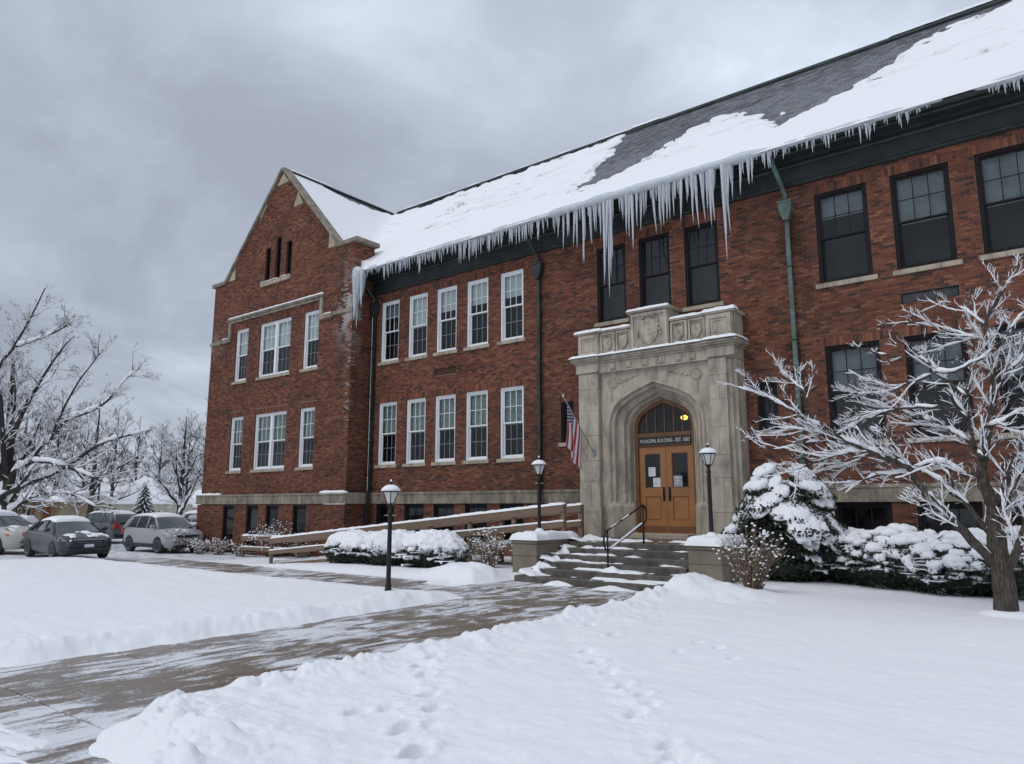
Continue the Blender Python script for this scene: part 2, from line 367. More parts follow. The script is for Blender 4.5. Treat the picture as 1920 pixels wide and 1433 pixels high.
n.bump(n.m('ADD', n.m('MULTIPLY', mask, 1.2), n.m('MULTIPLY', n.noise(50, 4), 0.12)), 0.55, 0.02)
simple('step_concrete', (0.095, 0.084, 0.070), 0.34, 0.0, 0.5, 5.0, 0.3, 30)
n = NT('pier_stone'); n.set('Base Color', n.mix(n.noise(2.5, 6, 0.65, 0.3, n.pos((1.5, 1.5, 0.8))), (0.105, 0.090, 0.065), (0.29, 0.245, 0.185))).set('Roughness', 0.85); n.bump(n.noise(25, 5), 0.3, 0.01)
# vegetation
n = NT('bark'); br_ = n.ramp(n.noise(13, 6, 0.72, 0.8, n.pos((2.6, 2.6, 0.45))), [(0.36, 0.0), (0.64, 1.0)]); n.set('Base Color', n.mix(br_, (0.022, 0.018, 0.014), n.mix(n.noise(3, 4), (0.13, 0.105, 0.08), (0.24, 0.205, 0.165)))).set('Roughness', 0.9); n.bump(br_, 1.0, 0.025)
simple('far_bark', (0.045, 0.036, 0.032), 0.9, 0.0, 0.35, 2.0)
simple('twig', (0.090, 0.050, 0.038), 0.85, 0.0, 0.3, 6.0)
simple('dry_twig', (0.165, 0.115, 0.080), 0.85, 0.0, 0.35, 6.0)
n = NT('leaf'); n.set('Base Color', n.mix(n.noise(9, 3), (0.009, 0.014, 0.009), (0.034, 0.046, 0.024))).set('Roughness', 0.6)
simple('needle', (0.012, 0.020, 0.015), 0.65, 0.0, 0.45, 8.0)
simple('brown_leaf', (0.105, 0.048, 0.032), 0.8, 0.0, 0.4, 12.0)
# buildings beyond, vehicles
simple('beige_siding', (0.46, 0.43, 0.36), 0.8, 0.0, 0.08, 1.0)
simple('tan_siding', (0.30, 0.235, 0.155), 0.8, 0.0, 0.12, 1.0)
simple('dark_window', (0.02, 0.025, 0.03), 0.2)
n = NT('tyre'); n.set('Base Color', n.mix(n.noise(20, 4), (0.010, 0.010, 0.011), (0.05, 0.05, 0.05))).set('Roughness', 0.85)
simple('rim_metal', (0.30, 0.31, 0.32), 0.35, 0.6, 0.2, 9.0)
def paint(name, col, dirt):
    n = NT(name); k = n.ramp(n.noise(1.6, 7, 0.75, 0.0, n.opos((1, 1, 1))), [(0.42, 0.0), (0.72, dirt)])
    n.set('Base Color', n.mix(k, col, (0.40, 0.41, 0.43))).set('Roughness', n.m('ADD', n.m('MULTIPLY', k, 0.5), 0.28)).set('Metallic', 0.0).set('Coat Weight', 0.12)
paint('sedan_paint', (0.010, 0.012, 0.018), 0.14); paint('silver_paint', (0.33, 0.335, 0.345), 0.5); paint('grey_paint', (0.085, 0.090, 0.095), 0.35); paint('beige_paint', (0.42, 0.40, 0.36), 0.4); paint('pale_paint', (0.55, 0.56, 0.58), 0.3)
simple('black_plastic', (0.015, 0.015, 0.016), 0.6)
n = NT('head_lamp'); n.set('Base Color', (0.50, 0.50, 0.50)).set('Roughness', 0.12).set('Metallic', 0.3)
simple('amber', (0.45, 0.14, 0.03), 0.3); simple('tail_lamp', (0.36, 0.02, 0.02), 0.25); simple('plate', (0.55, 0.56, 0.58), 0.5)
simple('asphalt', (0.07, 0.07, 0.075), 0.8)
n = NT('flag_cloth'); n.set('Base Color', n.attr()).set('Roughness', 0.8)
simple('paper', (0.72, 0.73, 0.74), 0.8, 0, 0.03); simple('print_grey', (0.30, 0.32, 0.34), 0.8); simple('sign_black', (0.010, 0.010, 0.012), 0.4); simple('sign_letter', (0.62, 0.62, 0.58), 0.6)
n = NT('lamp_glow'); n.set('Base Color', (0.8, 0.45, 0.08)).set('Emission Color', (1.0, 0.55, 0.08)).set('Emission Strength', 2.2)
simple('pole_grey', (0.30, 0.31, 0.32), 0.4, 0.4)

# ---------------------------------------------------------------- ground: walks, swept banks, footprints
def gbase(x, y): return -0.35 * sst((-17 - np.asarray(x, float)) / 6) * sst((np.asarray(y, float) - 10.5) / 5)
def bsdf(x, y, x0, x1, y0, y1):
    dx = np.maximum(x0 - x, x - x1); dy = np.maximum(y0 - y, y - y1)
    return np.minimum(np.maximum(dx, dy), 0) + np.hypot(np.maximum(dx, 0), np.maximum(dy, 0))
def walk_sdf(x, y):
    d = bsdf(x, y, -9.25 - 0.25 * sst((y - 6) / 5), -6.45 - 0.25 * sst((y - 5) / 6), -6, 14.0)
    d = np.minimum(d, bsdf(x, y, -10.95, -7.0, 12.15, 14.0))
    d = np.minimum(d, bsdf(x, y, -27.0, -8, 10.95, 12.55))
    e = bsdf(x, y, -15, -5.0 + 0.5 * (fbm(x * 0.9, y * 0.9, 3, 2) - 0.5), -4, 2.45); hh = np.clip(0.5 + 0.5 * (e - d) / 0.9, 0, 1); d = e * (1 - hh) + d * hh - 0.9 * hh * (1 - hh)
    return np.minimum(d, bsdf(x, y, -24.6, -23.2, 11.6, 16.6))
def foot_list():
    F = []
    for zx, zy, dp in ((445,445,.05),(375,487,.06),(400,530,.05),(415,612,.07),(440,680,.06),(310,745,.06),(290,772,.06),(375,855,.08),(345,890,.08),(230,680,.03),(75,705,.05),
                       (1160,400,.05),(1210,450,.05),(1260,500,.05),(1335,565,.08),(1430,605,.06),(1400,690,.05),(1470,650,.03),(1555,830,.06),(1570,880,.05),(1510,935,.07),(1640,900,.04),(1690,930,.04),
                       (1500,205,.05),(1290,330,.05),(1180,280,.05),(1600,400,.03),(1690,360,.03),(1790,380,.03),(1860,430,.03),(1390,250,.05)):
        p = atZ(640 + zx / 2.526, 1060 + zy / 2.526, 0.13); F.append((p[0], p[1], dp))
    return F
FEET = foot_list()
def clods(x, y, cell, s):
    # rounded clods of shovelled snow: one lump per cell
    x, y = np.asarray(x, float) / cell, np.asarray(y, float) / cell; ix, iy = np.floor(x), np.floor(y); best = np.zeros_like(x)
    z0 = np.zeros_like(ix)
    for i in (-1, 0, 1):
        for j in (-1, 0, 1):
            a, b = ix + i, iy + j; px, py = a + 0.15 + 0.7 * _h(a, b, z0, s), b + 0.15 + 0.7 * _h(a, b, z0, s + 1); rr = 0.22 + 0.42 * _h(a, b, z0, s + 2)
            q = 1 - ((x - px) ** 2 + (y - py) ** 2) / rr ** 2; best = np.maximum(best, np.sqrt(np.clip(q, 0, 1)) * rr)
    return best * cell
def ground_z(x, y):
    x = np.asarray(x, float); y = np.asarray(y, float)
    g = gbase(x, y)
    d = walk_sdf(x, y); dn = d + 0.16 * (fbm(x * 1.3, y * 1.3, 4, 3) - 0.5) + 0.10 * (fbm(x * 5, y * 5, 3, 5) - 0.5)
    right = sst((x + 7.2) / 1.0)
    lawn = 0.115 + 0.05 * (fbm(x * 0.35, y * 0.35, 3, 11) - 0.5) + 0.026 * (fbm(x * 1.1 + y * 0.5, y * 3.4, 4, 12) - 0.5) + 0.03 * right * sst((4 - np.abs(y - 8)) / 4) * 0
    near_bank = np.exp(-((dn - 0.42) / 0.40) ** 2)
    side = sst((-9.3 - x) / 1.5) * sst((y - 9.9) / 0.6)             # low banks along the side walk
    amp = (0.075 - 0.015 * right) * (1 - 0.85 * side)
    bank = amp * near_bank * (0.35 + 1.25 * fbm(x * 1.4, y * 1.4, 3, 21))
    lump = (0.13 * (fbm(x * 3.6, y * 3.6, 5, 31) - 0.45) + 0.05 * np.abs(vn(x * 9, y * 9, None, 33) - 0.5)) * np.exp(-np.maximum(dn, 0) / 0.75) * (1 - 0.5 * side)
    wob = 0.25 * (fbm(x * 2.0, y * 2.0, 2, 35) - 0.5)
    spars = sst((fbm(x * 1.7, y * 1.7, 3, 37) - 0.44) * 7)
    cl = 0.42 * clods(x + wob, y + 0.6 * wob, 0.26, 36) * np.exp(-((dn - 0.45) / 0.40) ** 2) * spars + 0.45 * clods(x, y + wob, 0.11, 39) * np.exp(-((dn - 0.32) / 0.42) ** 2) * (0.35 + 0.65 * spars)
    h = lawn * (1 - 0.25 * side) + bank + lump + cl * (1 - 0.6 * side) * (0.45 + 0.55 * right) + 0.014 * (fbm(x * 9, y * 9, 3, 38) - 0.5)
    # wide disturbed apron on the right of the walk
    ap = np.exp(-((d - 1.2) / 1.1) ** 2) * right; h = h + ap * 0.085 * (fbm(x * 2.1, y * 2.1, 4, 41) - 0.42)
    # shovelled heaps beside the steps
    for hx, hy, hr, hh, sd in ((-11.75, 13.45, 0.85, 0.30, 51), (-12.5, 13.7, 0.9, 0.16, 52), (-6.1, 13.0, 0.85, 0.27, 53), (-5.3, 13.3, 1.1, 0.16, 54), (-6.6, 12.0, 0.7, 0.08, 55), (-12.9, 14.0, 1.0, 0.10, 56)):
        rr = np.hypot(x - hx, (y - hy) * 1.15) / hr
        h = h + hh * np.exp(-rr ** 2 * 1.3) * (0.75 + 0.6 * (fbm(x * 3, y * 3, 3, sd) - 0.4)) * sst((dn + 0.05) / 0.25)
    # footprints
    for fx, fy, dp in FEET:
        q = ((x - fx) / 0.052) ** 2 + ((y - fy) / 0.10) ** 2
        near = q < 30
        if np.any(near): h = h - 1.9 * dp * np.exp(-(q ** 2.5)) * near + 0.22 * dp * np.exp(-((np.sqrt(q) - 1.8) / 0.6) ** 2) * near
    # trodden trail lines
    for (a, b) in (((805, 1232), (770, 1420)), ((1100, 1215), (1270, 1425))):
        A = atZ(*a, 0.12)[:2]; B = atZ(*b, 0.12)[:2]; t = np.clip(((x - A[0]) * (B[0] - A[0]) + (y - A[1]) * (B[1] - A[1])) / ((B - A) @ (B - A)), 0, 1)
        dd = np.hypot(x - A[0] - t * (B[0] - A[0]), y - A[1] - t * (B[1] - A[1]))
        h = h + np.exp(-(dd / 0.22) ** 2) * 0.07 * (fbm(x * 6, y * 6, 3, 61) - 0.55)
    # the snow thins to nothing over the walk: rounded lip
    k = sst((dn + 0.02) / (0.66 - 0.20 * right)) ** 0.85
    thin = -0.035 + 0.075 * sst((3.0 - y) / 1.2) * sst((fbm(x * 1.3 + y * 0.6, y * 4.2 - x * 0.8, 5, 71) - 0.42) * 4)
    # parking lot: driven flat
    lot = sst((-26.2 - x) / 1.2) * sst((30 + 0 * x - y) / 2)
    h = h * (1 - lot) + lot * (0.03 + 0.02 * (fbm(x * 0.6, y * 2.5, 3, 81) - 0.5))
    return g + np.where(k <= 0, thin, thin * (1 - k) + h * k)
def gz(x, y): return float(ground_z(np.array([x]), np.array([y]))[0])
def atG(px, py, lift=0.0):
    z = 0.1
    for _ in range(14):
        p = atZ(px, py, z); z = 0.5 * z + 0.5 * (gz(p[0], p[1]) + lift)
    return atZ(px, py, z)

def build_ground():
    a0 = math.pi / 2 + YAW
    fine = np.linspace(a0 - R(44), a0 + R(44), 700); coarse = np.linspace(a0 + R(47), a0 + R(313), 60)[1:]
    th = np.concatenate([fine, coarse])
    r = [0.25]
    while r[-1] < 900:
        q = r[-1]; r.append(q * (1.10 if q < 2.2 else 1.0045 if q < 8.5 else 1.0075 if q < 20 else 1.014 if q < 48 else 1.09))
    r = np.array(r)
    X = r[:, None] * np.cos(th)[None]; Y = r[:, None] * np.sin(th)[None]
    Z = ground_z(X, Y)
    far = sst((np.hypot(X, Y) - 45) / 30); Z = Z * (1 - far) + far * (-0.12 + 0.25 * (fbm(X * 0.03, Y * 0.03, 3, 91) - 0.5))
    lot = sst((-25.6 - X) / 1.0) * sst((27 - Y) / 2) * sst((X + 62) / 6)
    sidewalk = sst((0.35 - bsdf(X, Y, -27.0, -12, 11.05, 12.5)) / 0.3)
    c = 1 - np.clip(0.75 * lot + 0.55 * sidewalk, 0, 1)
    b = len(th); mb = MB()
    V = np.stack([X, Y, Z], -1).reshape(-1, 3); i = np.arange(len(r) - 1)[:, None] * b; j = np.arange(b)[None]; j2 = (j + 1) % b
    F = np.stack([i + j, i + b + j, i + b + j2, i + j2], -1).reshape(-1, 4)
    mb.add(V, F[:, ::-1].copy() if False else F, np.repeat(c.reshape(-1, 1), 3, 1))
    o = mb.build('ground', 'ground_snow', smooth=True, kind='structure'); tag(o, 'snow covered lawn with shovelled banks and footprints')
build_ground()

# concrete walk: one piece per slab, joints left open
walk = MB(); walk.box(-9.6, -6.2, -6, 14.3, -0.30, -0.055); walk.box(-27, -9.62, 10.8, 13.1, -0.40, -0.145)
walk = walk.build('footpath', 'asphalt', kind='structure'); tag(walk, 'wet concrete walk leading from the street to the steps')
def slab(x0, x1, y0, y1, z):
    mb = MB(); mb.bbox(x0, x1, y0, y1, z - 0.12, z, 0.008); return mb.build('slab', 'wet_concrete', walk)
y = 2.82 - 1.45 * 5
while y < 14.0:
    slab(-9.75, -6.15, y + 0.009, min(y + 1.45, 14.05) - 0.009, 0.0); y += 1.45
slab(-11.2, -9.77, 12.2, 14.05, 0.0)
for x_ in np.arange(-15.3, -9.8, 1.38): slab(x_ + 0.008, x_ + 1.372, -3.0, 2.81, 0.0)
for y_ in (-2.98, -1.53, -0.08, 1.37): slab(-6.13, -3.6, y_ + 0.009, y_ + 1.441, 0.0)
x = -27.0
while x < -9.9:
    x1 = min(x + 1.45, -9.77); slab(x + 0.008, x1 - 0.008, 10.8, 13.1 if x1 < -11.3 else 12.18, float(gbase(x + 0.7, 11.7)) - 0.004); x += 1.45

def snow_field(mb, x0, x1, y0, y1, z, t, res=0.03, edge=0.08, s=0, hole=0.0, sc=5.0, sink=0.03):
    nx = max(3, int((x1 - x0) / res)); ny = max(3, int((y1 - y0) / res))
    X, Y = np.meshgrid(np.linspace(x0, x1, nx), np.linspace(y0, y1, ny))
    dd = np.minimum(np.minimum(X - x0, x1 - X), np.minimum(Y - y0, y1 - Y)); dd = dd - 0.03 * fbm(X * 9, Y * 9, 2, s + 3) * (edge > 0.04)
    u = np.clip(dd / edge, 0, 1); p = np.sqrt(u * (2 - u))
    T = t * (0.65 + 0.7 * fbm(X * sc, Y * sc, 3, s)) - hole * t * 2.2 * sst((fbm(X * sc * 0.6, Y * sc * 0.6, 3, s + 9) - 0.45) * 5)
    zb = z(X, Y) if callable(z) else z
    mb.grid(X, Y, zb - sink + (T + sink) * p); return mb
def snow_bar(mb, P, w, t, s=0, jit=0.25, gap=0.0):
    P = np.asarray(P, float); L = np.concatenate([[0], np.cumsum(np.linalg.norm(np.diff(P, axis=0), axis=1))]); n = max(3, int(L[-1] / 0.07) + 1)
    q = np.linspace(0, L[-1], n); Q = np.stack([np.interp(q, L, P[:, i]) for i in range(3)], 1)
    d = np.gradient(Q, axis=0); sd = np.stack([d[:, 1], -d[:, 0]], 1); nm = np.linalg.norm(sd, axis=1)[:, None]; sd = np.where(nm > 1e-6, sd / (nm + 1e-9), [1, 0])
    th = np.linspace(0, math.pi, 7); f = 1 + jit * 2 * (fbm(Q[:, 0] * 6 + Q[:, 2] * 3, Q[:, 1] * 6, 3, s) - 0.5)
    if gap > 0: f = f * sst((fbm(Q[:, 0] * 2.2 + 5, Q[:, 1] * 2.2 + Q[:, 2], 3, s + 5) - gap) * 7)
    e = np.minimum(q, L[-1] - q); f = f * np.sqrt(np.clip(e / (w * 0.6) + 0.05, 0, 1))
    X = Q[:, None, 0] + sd[:, 0:1] * np.cos(th)[None] * w / 2 * (0.75 + 0.25 * f[:, None]); Y = Q[:, None, 1] + sd[:, 1:2] * np.cos(th)[None] * w / 2 * (0.75 + 0.25 * f[:, None])
    Z = Q[:, None, 2] - 0.006 + np.sin(th)[None] ** 0.7 * t * f[:, None]
    mb.grid(X, Y, Z); return mb

# ================================================================ the brick building
YF, YW = 19.5, 18.44
BLD = empty('brick_building', (-15, 20, 0), 'two storey red brick municipal building with snowy slate roof and left gabled wing', 'building')
CH, BL = 0.067, 0.205
def brick_cols(n, P):
    r = rng.random(n); t = rng.random(n)
    base = np.where(r[:, None] < 0.11, np.array([0.072, 0.038, 0.031]), np.where(r[:, None] < 0.36, np.array([0.138, 0.051, 0.032]), np.where(r[:, None] < 0.82, np.array([0.190, 0.069, 0.040]), np.array([0.250, 0.100, 0.057]))))
    c = base * (0.86 + 0.28 * t[:, None]) * 0.92
    x, y, z = P.T
    # soot and damp beside the downspouts and below the gutter
    d = np.exp(-((x + 5.75) / 0.55) ** 2) * sst((z - 4.2) / 1.5) * (fbm(x * 1.5, z * 0.9, 3, 5) > 0.42) * 0.75
    d = np.maximum(d, np.exp(-((x + 23.3) / 0.35) ** 2) * (z > 6.5) * 0.7 * (fbm(x * 2, z * 0.6, 3, 6) > 0.45))
    d = np.maximum(d, 0.28 * sst((fbm(x * 0.5, z * 1.3, 3, 8) - 0.54) * 6))
    c = c * (1 - 0.72 * d[:, None])
    # white salt bloom on the wing's corner, and faint drips below its shoulders
    e = np.exp(-((x + 23.0) / 0.55) ** 2) * np.exp(-((z - 9.6) / 1.3) ** 2) * (y < 18.95) * sst((fbm(x * 3.5, z * 2.5, 3, 9) - 0.42) * 6)
    e = np.maximum(e, 0.55 * np.exp(-((x + 22.75) / 0.22) ** 2) * (z > 5) * (z < 12) * (y < 18.7) * (rng.random(n) < 0.14))
    e = np.maximum(e, 0.35 * np.exp(-((x + 32.6) / 0.6) ** 2) * np.exp(-((z - 9.5) / 0.5) ** 2) * (rng.random(n) < 0.6))
    return c * (1 - e[:, None]) + np.array([0.42, 0.40, 0.38]) * e[:, None]
def lay_bricks(u0, u1, v0, v1, opens, soldiers, lim=None):
    rows = []
    nr = int(round((v1 - v0) / CH)); h = (v1 - v0) / nr
    for k in range(nr):
        a, b = v0 + k * h, v0 + (k + 1) * h; mid = (a + b) / 2
        lo, hi = (u0, u1) if lim is None else lim(mid)
        lo, hi = max(lo, u0), min(hi, u1)
        iv = [(lo, hi)]
        for (p, q, r_, s_) in opens + soldiers:
            if r_ < mid < s_:
                nv = []
                for (x0, x1) in iv:
                    if q <= x0 or p >= x1: nv.append((x0, x1)); continue
                    if p > x0: nv.append((x0, p))
                    if q < x1: nv.append((q, x1))
                iv = nv
        off = (k % 2) * BL / 2
        for (x0, x1) in iv:
            i0 = math.floor((x0 - off) / BL); i1 = math.ceil((x1 - off) / BL)
            e = off + BL * np.arange(i0, i1 + 1)
            s = np.clip(e[:-1], x0, x1); t = np.clip(e[1:], x0, x1); ok = t - s > 0.035
            rows.append(np.stack([s[ok], t[ok], np.full(ok.sum(), a), np.full(ok.sum(), b)], 1))
    for (p, q, r_, s_) in soldiers:
        nn = max(1, int(round((q - p) / 0.08))); e = np.linspace(p, q, nn + 1)
        rows.append(np.stack([e[:-1], e[1:], np.full(nn, r_), np.full(nn, s_)], 1))
    return np.concatenate(rows)
J = 0.011
def brick_mesh(mb, Q, O, U, V, N, cols):
    n = len(Q); u0, u1, v0, v1 = Q[:, 0] + J/2, Q[:, 1] - J/2, Q[:, 2] + J/2, Q[:, 3] - J/2
    f = rng.normal(0, 0.0018, n)
    def P(u, v, d): return O + u[:, None] * U + v[:, None] * V + np.asarray(d).reshape(-1, 1) * N
    W8 = np.stack([P(u0, v0, f), P(u1, v0, f), P(u1, v1, f), P(u0, v1, f), P(u0, v0, f - 0.03), P(u1, v0, f - 0.03), P(u1, v1, f - 0.03), P(u0, v1, f - 0.03)], 1)
    fl = np.cross(U, V) @ N
    q = np.array([[0,1,2,3],[0,4,5,1],[1,5,6,2],[2,6,7,3],[3,7,4,0]])
    if fl < 0: q = q[:, ::-1]
    F = (np.arange(n)[:, None, None] * 8 + q[None]).reshape(-1, 4)
    mb.add(W8.reshape(-1, 3), F, np.repeat(cols, 8, 0))
def wall(name, O, U, V, N, u0, u1, v0, v1, opens, soldiers=(), lim=None, parts=0, gable=None, visible=None):
    O, U, V, N = [np.asarray(t, float) for t in (O, U, V, N)]
    back = MB(); us = sorted({u0, u1, *[t for o in opens for t in o[:2] if u0 < t < u1]}); vv = sorted({v0, v1, *[t for o in opens for t in o[2:] if v0 < t < v1]})
    P = lambda u, v, d: O + u * U + v * V + d * N
    flip = (np.cross(U, V) @ N) < 0
    def qd(a, b, c, d, mi):
        back.quad(*((a, b, c, d) if not flip else (d, c, b, a)), mi=mi)
    if gable is None:
        for a, b in zip(us[:-1], us[1:]):
            for c, d in zip(vv[:-1], vv[1:]):
                mu, mv = (a + b) / 2, (c + d) / 2
                if any(o[0] < mu < o[1] and o[2] < mv < o[3] for o in opens): continue
                qd(P(a, c, -J), P(b, c, -J), P(b, d, -J), P(a, d, -J), 0)
    else: gable(back, P)
    for (a, b, c, d) in opens:
        for k in range(2):
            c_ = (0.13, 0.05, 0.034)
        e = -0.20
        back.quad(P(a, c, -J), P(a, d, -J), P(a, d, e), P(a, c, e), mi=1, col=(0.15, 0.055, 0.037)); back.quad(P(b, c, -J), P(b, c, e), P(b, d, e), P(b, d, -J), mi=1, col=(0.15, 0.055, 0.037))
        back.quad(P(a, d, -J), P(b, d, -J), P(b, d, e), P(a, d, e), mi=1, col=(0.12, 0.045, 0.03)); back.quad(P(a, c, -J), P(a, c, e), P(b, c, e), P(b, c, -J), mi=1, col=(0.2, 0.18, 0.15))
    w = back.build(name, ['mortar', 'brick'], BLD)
    Q = lay_bricks(u0, u1, v0, v1, list(opens), list(soldiers), lim)
    cen = O + ((Q[:, 0] + Q[:, 1]) / 2)[:, None] * U + ((Q[:, 2] + Q[:, 3]) / 2)[:, None] * V
    cols = brick_cols(len(Q), cen)
    pick = np.zeros(len(Q), bool)
    if parts:
        full = (np.abs(Q[:, 1] - Q[:, 0] - BL) < 1e-6) & (np.abs(Q[:, 3] - Q[:, 2] - CH) < 0.006)
        if visible is not None: full &= visible(cen)
        dist = np.linalg.norm(cen - CP, axis=1); dist[~full] = 1e9; pick[np.argsort(dist)[:parts]] = True
    mb = MB(); brick_mesh(mb, Q[~pick], O, U, V, N, cols[~pick]); mb.build('bricks', 'brick', w, kind='stuff')
    if parts:
        hh = float(np.median(Q[pick, 3] - Q[pick, 2])); pool = []
        for k in range(24):
            c = cols[pick][k % pick.sum()]; b = MB(); b.bbox(-BL/2 + J/2, BL/2 - J/2, 0.0, 0.03, -hh/2 + J/2, hh/2 - J/2, 0.003, col=c); pool.append(b.mesh('brick', 'brick'))
        for k, p in enumerate(cen[pick]): inst('brick', random.choice(pool), p + np.array([0, rng.normal(0, 0.0015), 0]), w)
    return w

# ---------------------------------------------------------------- windows
def frame_bars(mb, x0, x1, z0, z1, y0, y1, w, wb=None):
    wb = wb or w
    mb.box(x0, x0 + w, y0, y1, z0, z1); mb.box(x1 - w, x1, y0, y1, z0, z1)
    mb.box(x0 + w, x1 - w, y0 + 0.0015, y1 - 0.0015, z1 - w, z1); mb.box(x0 + w, x1 - w, y0 + 0.0015, y1 - 0.0015, z0, z0 + wb)
def win(kind, w, h, cols=3, ur=2, lr=2, blind=0.0, bmat='blind', sill=True, double=False, sash2=True, snow=False, name='window'):
    """a window seen from -y; origin at the opening's bottom centre on the wall face"""
    paint_ = {'white': 'white_paint', 'black': 'black_paint'}[kind]; cw = 0.065 if kind == 'white' else 0.07
    o = MB(); frame_bars(o, -w/2, w/2, 0, h, 0.055, 0.20, cw, 0.06); frame_bars(o, -w/2 + cw, w/2 - cw, 0.06, h - cw, 0.075, 0.195, 0.022)
    bays = [(-w/2 + cw + 0.022, w/2 - cw - 0.022)]
    if double:
        o.box(-0.075, 0.075, 0.07, 0.20, 0.06, h - cw); bays = [(-w/2 + cw + 0.022, -0.075), (0.075, w/2 - cw - 0.022)]
    root = o.build(name, paint_, local=True)
    b0, b1 = 0.082, h - cw - 0.022; mid = b0 + (b1 - b0) * 0.5
    pm = {}
    def pane(x0, x1, z0, z1, y):
        k = (round(x1 - x0, 3), round(z1 - z0, 3))
        if k not in pm: pm[k] = MB().box(-k[0]/2, k[0]/2, 0, 0.004, -k[1]/2, k[1]/2).mesh('pane', 'glass')
        p = D.objects.new('pane', pm[k]); COL.objects.link(p); p.parent = root; p.location = ((x0 + x1)/2, y, (z0 + z1)/2); p.rotation_euler = (R(rng.normal(0, .5)), 0, R(rng.normal(0, .5)))
    def sash(x0, x1, z0, z1, y, nc, nr, st, mw, nm):
        s0 = MB(); frame_bars(s0, x0, x1, z0, z1, y, y + 0.035, st); s0.build(nm, paint_, root, local=True); s = MB()
        gx = np.linspace(x0 + st, x1 - st, nc + 1); gzv = np.linspace(z0 + st, z1 - st, nr + 1)
        for g in gx[1:-1]: s.box(g - mw/2, g + mw/2, y + 0.008, y + 0.03, z0 + st, z1 - st)
        for g in gzv[1:-1]: s.box(x0 + st, x1 - st, y + 0.0095, y + 0.0285, g - mw/2, g + mw/2)
        if s.n: s.build('muntin', 'muntin_grey' if nm == 'lower_sash' and kind == 'white' else paint_, root, local=True)
        for i in range(nc):
            for j in range(nr): pane(gx[i] + mw/2, gx[i+1] - mw/2, gzv[j] + mw/2, gzv[j+1] - mw/2, y + 0.017)
    for x0, x1 in bays:
        if sash2:
            sash(x0, x1, mid - 0.02, b1, 0.10, cols, ur, 0.042, 0.020, 'upper_sash'); sash(x0, x1, b0, mid + 0.02, 0.138, cols if lr > 1 else 1, lr, 0.048, 0.018, 'lower_sash')
        else: sash(x0, x1, b0, b1, 0.11, cols, ur, 0.055, 0.03, 'sash')
    if blind:
        b = MB(); zb = b1 - (b1 - b0) * blind
        zs = np.arange(b1, zb, -0.05)
        for z_ in zs: b.quad((-w/2 + 0.04, 0.215, z_), (w/2 - 0.04, 0.215, z_), (w/2 - 0.04, 0.222, z_ - 0.049), (-w/2 + 0.04, 0.222, z_ - 0.049))
        b.build('blind', bmat, root, local=True)
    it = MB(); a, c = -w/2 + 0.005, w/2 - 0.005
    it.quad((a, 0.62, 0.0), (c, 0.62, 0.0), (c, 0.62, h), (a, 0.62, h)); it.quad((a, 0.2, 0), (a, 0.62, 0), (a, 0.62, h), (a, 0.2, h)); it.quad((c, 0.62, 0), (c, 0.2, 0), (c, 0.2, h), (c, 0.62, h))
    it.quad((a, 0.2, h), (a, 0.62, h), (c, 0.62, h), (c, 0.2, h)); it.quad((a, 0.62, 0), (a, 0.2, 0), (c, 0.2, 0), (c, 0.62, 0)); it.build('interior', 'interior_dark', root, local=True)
    if sill: MB().bbox(-w/2 - 0.10, w/2 + 0.10, -0.055, 0.06, -0.125, -0.002, 0.008).build('sill', 'limestone', root, local=True)
    if snow:
        s = MB(); snow_bar(s, [(-w/2 - 0.02, -0.0, 0.0), (w/2 + 0.02, -0.0, 0.0)], 0.09, 0.035, 4); s.build('snow', 'snow', root, local=True, smooth=True)
    return root
_used = set()
def place(w, x, z, y=YF, parent=None):
    o = w if w.name not in _used else copy_tree(w)
    _used.add(w.name); o.parent = BLD; o.location = np.array((x, y, z)) - root_loc(BLD); return o

XL = [-22.12, -20.55, -19.03, -17.50, -15.92]; WL = 1.03
XP = [-11.92, -10.41, -8.90]; WP = 1.05
XR = [-5.15, -3.32, -1.50, 0.33]; WR = 1.29
ZU, HU = 7.40, 2.48; ZL, HL = 3.31, 2.45
opens = []; sold = []
def op(x0, w, z0, h, s=0.24, ex=0.10):
    opens.append((x0, x0 + w, z0, z0 + h))
    if s: sold.append((x0 - ex, x0 + w + ex, z0 + h, min(z0 + h + s, 10.27)))
for x in XL: op(x, WL, ZU, HU); op(x, WL, ZL, HL); op(x, WL, 0.35, 1.47, 0)
for x in XP: op(x, WP, ZU + 0.03, HU - 0.02)
for x in XR: op(x, WR, ZU + 0.02, HU); op(x, WR, ZL, HL); op(x - 0.05, WR + 0.02, 0.55, 1.27, 0)
op(-6.97, 0.55, 3.68, 1.34, 0.2, 0.05); op(-13.37, 0.50, 3.72, 1.32, 0.2, 0.05)
opens.append((-19.08, -18.0, 6.53, 6.80)); opens.append((-3.30, -2.07, 6.55, 6.83))
opens.append((-11.2, -8.2, 0.6, 5.2))     # behind the stone portal
wall('front_wall', (0, YF, 0), (1, 0, 0), (0, 0, 1), (0, -1, 0), -22.66, 3.2, -0.4, 10.26, opens, sold, parts=300,
     visible=lambda c: (c[:, 2] > 5.9) & (c[:, 0] < 0.0) & (c[:, 0] > -6.6) | (c[:, 2] > 2.3) & (c[:, 2] < 3.1) & (c[:, 0] < -0.6) & (c[:, 0] > -6.6))

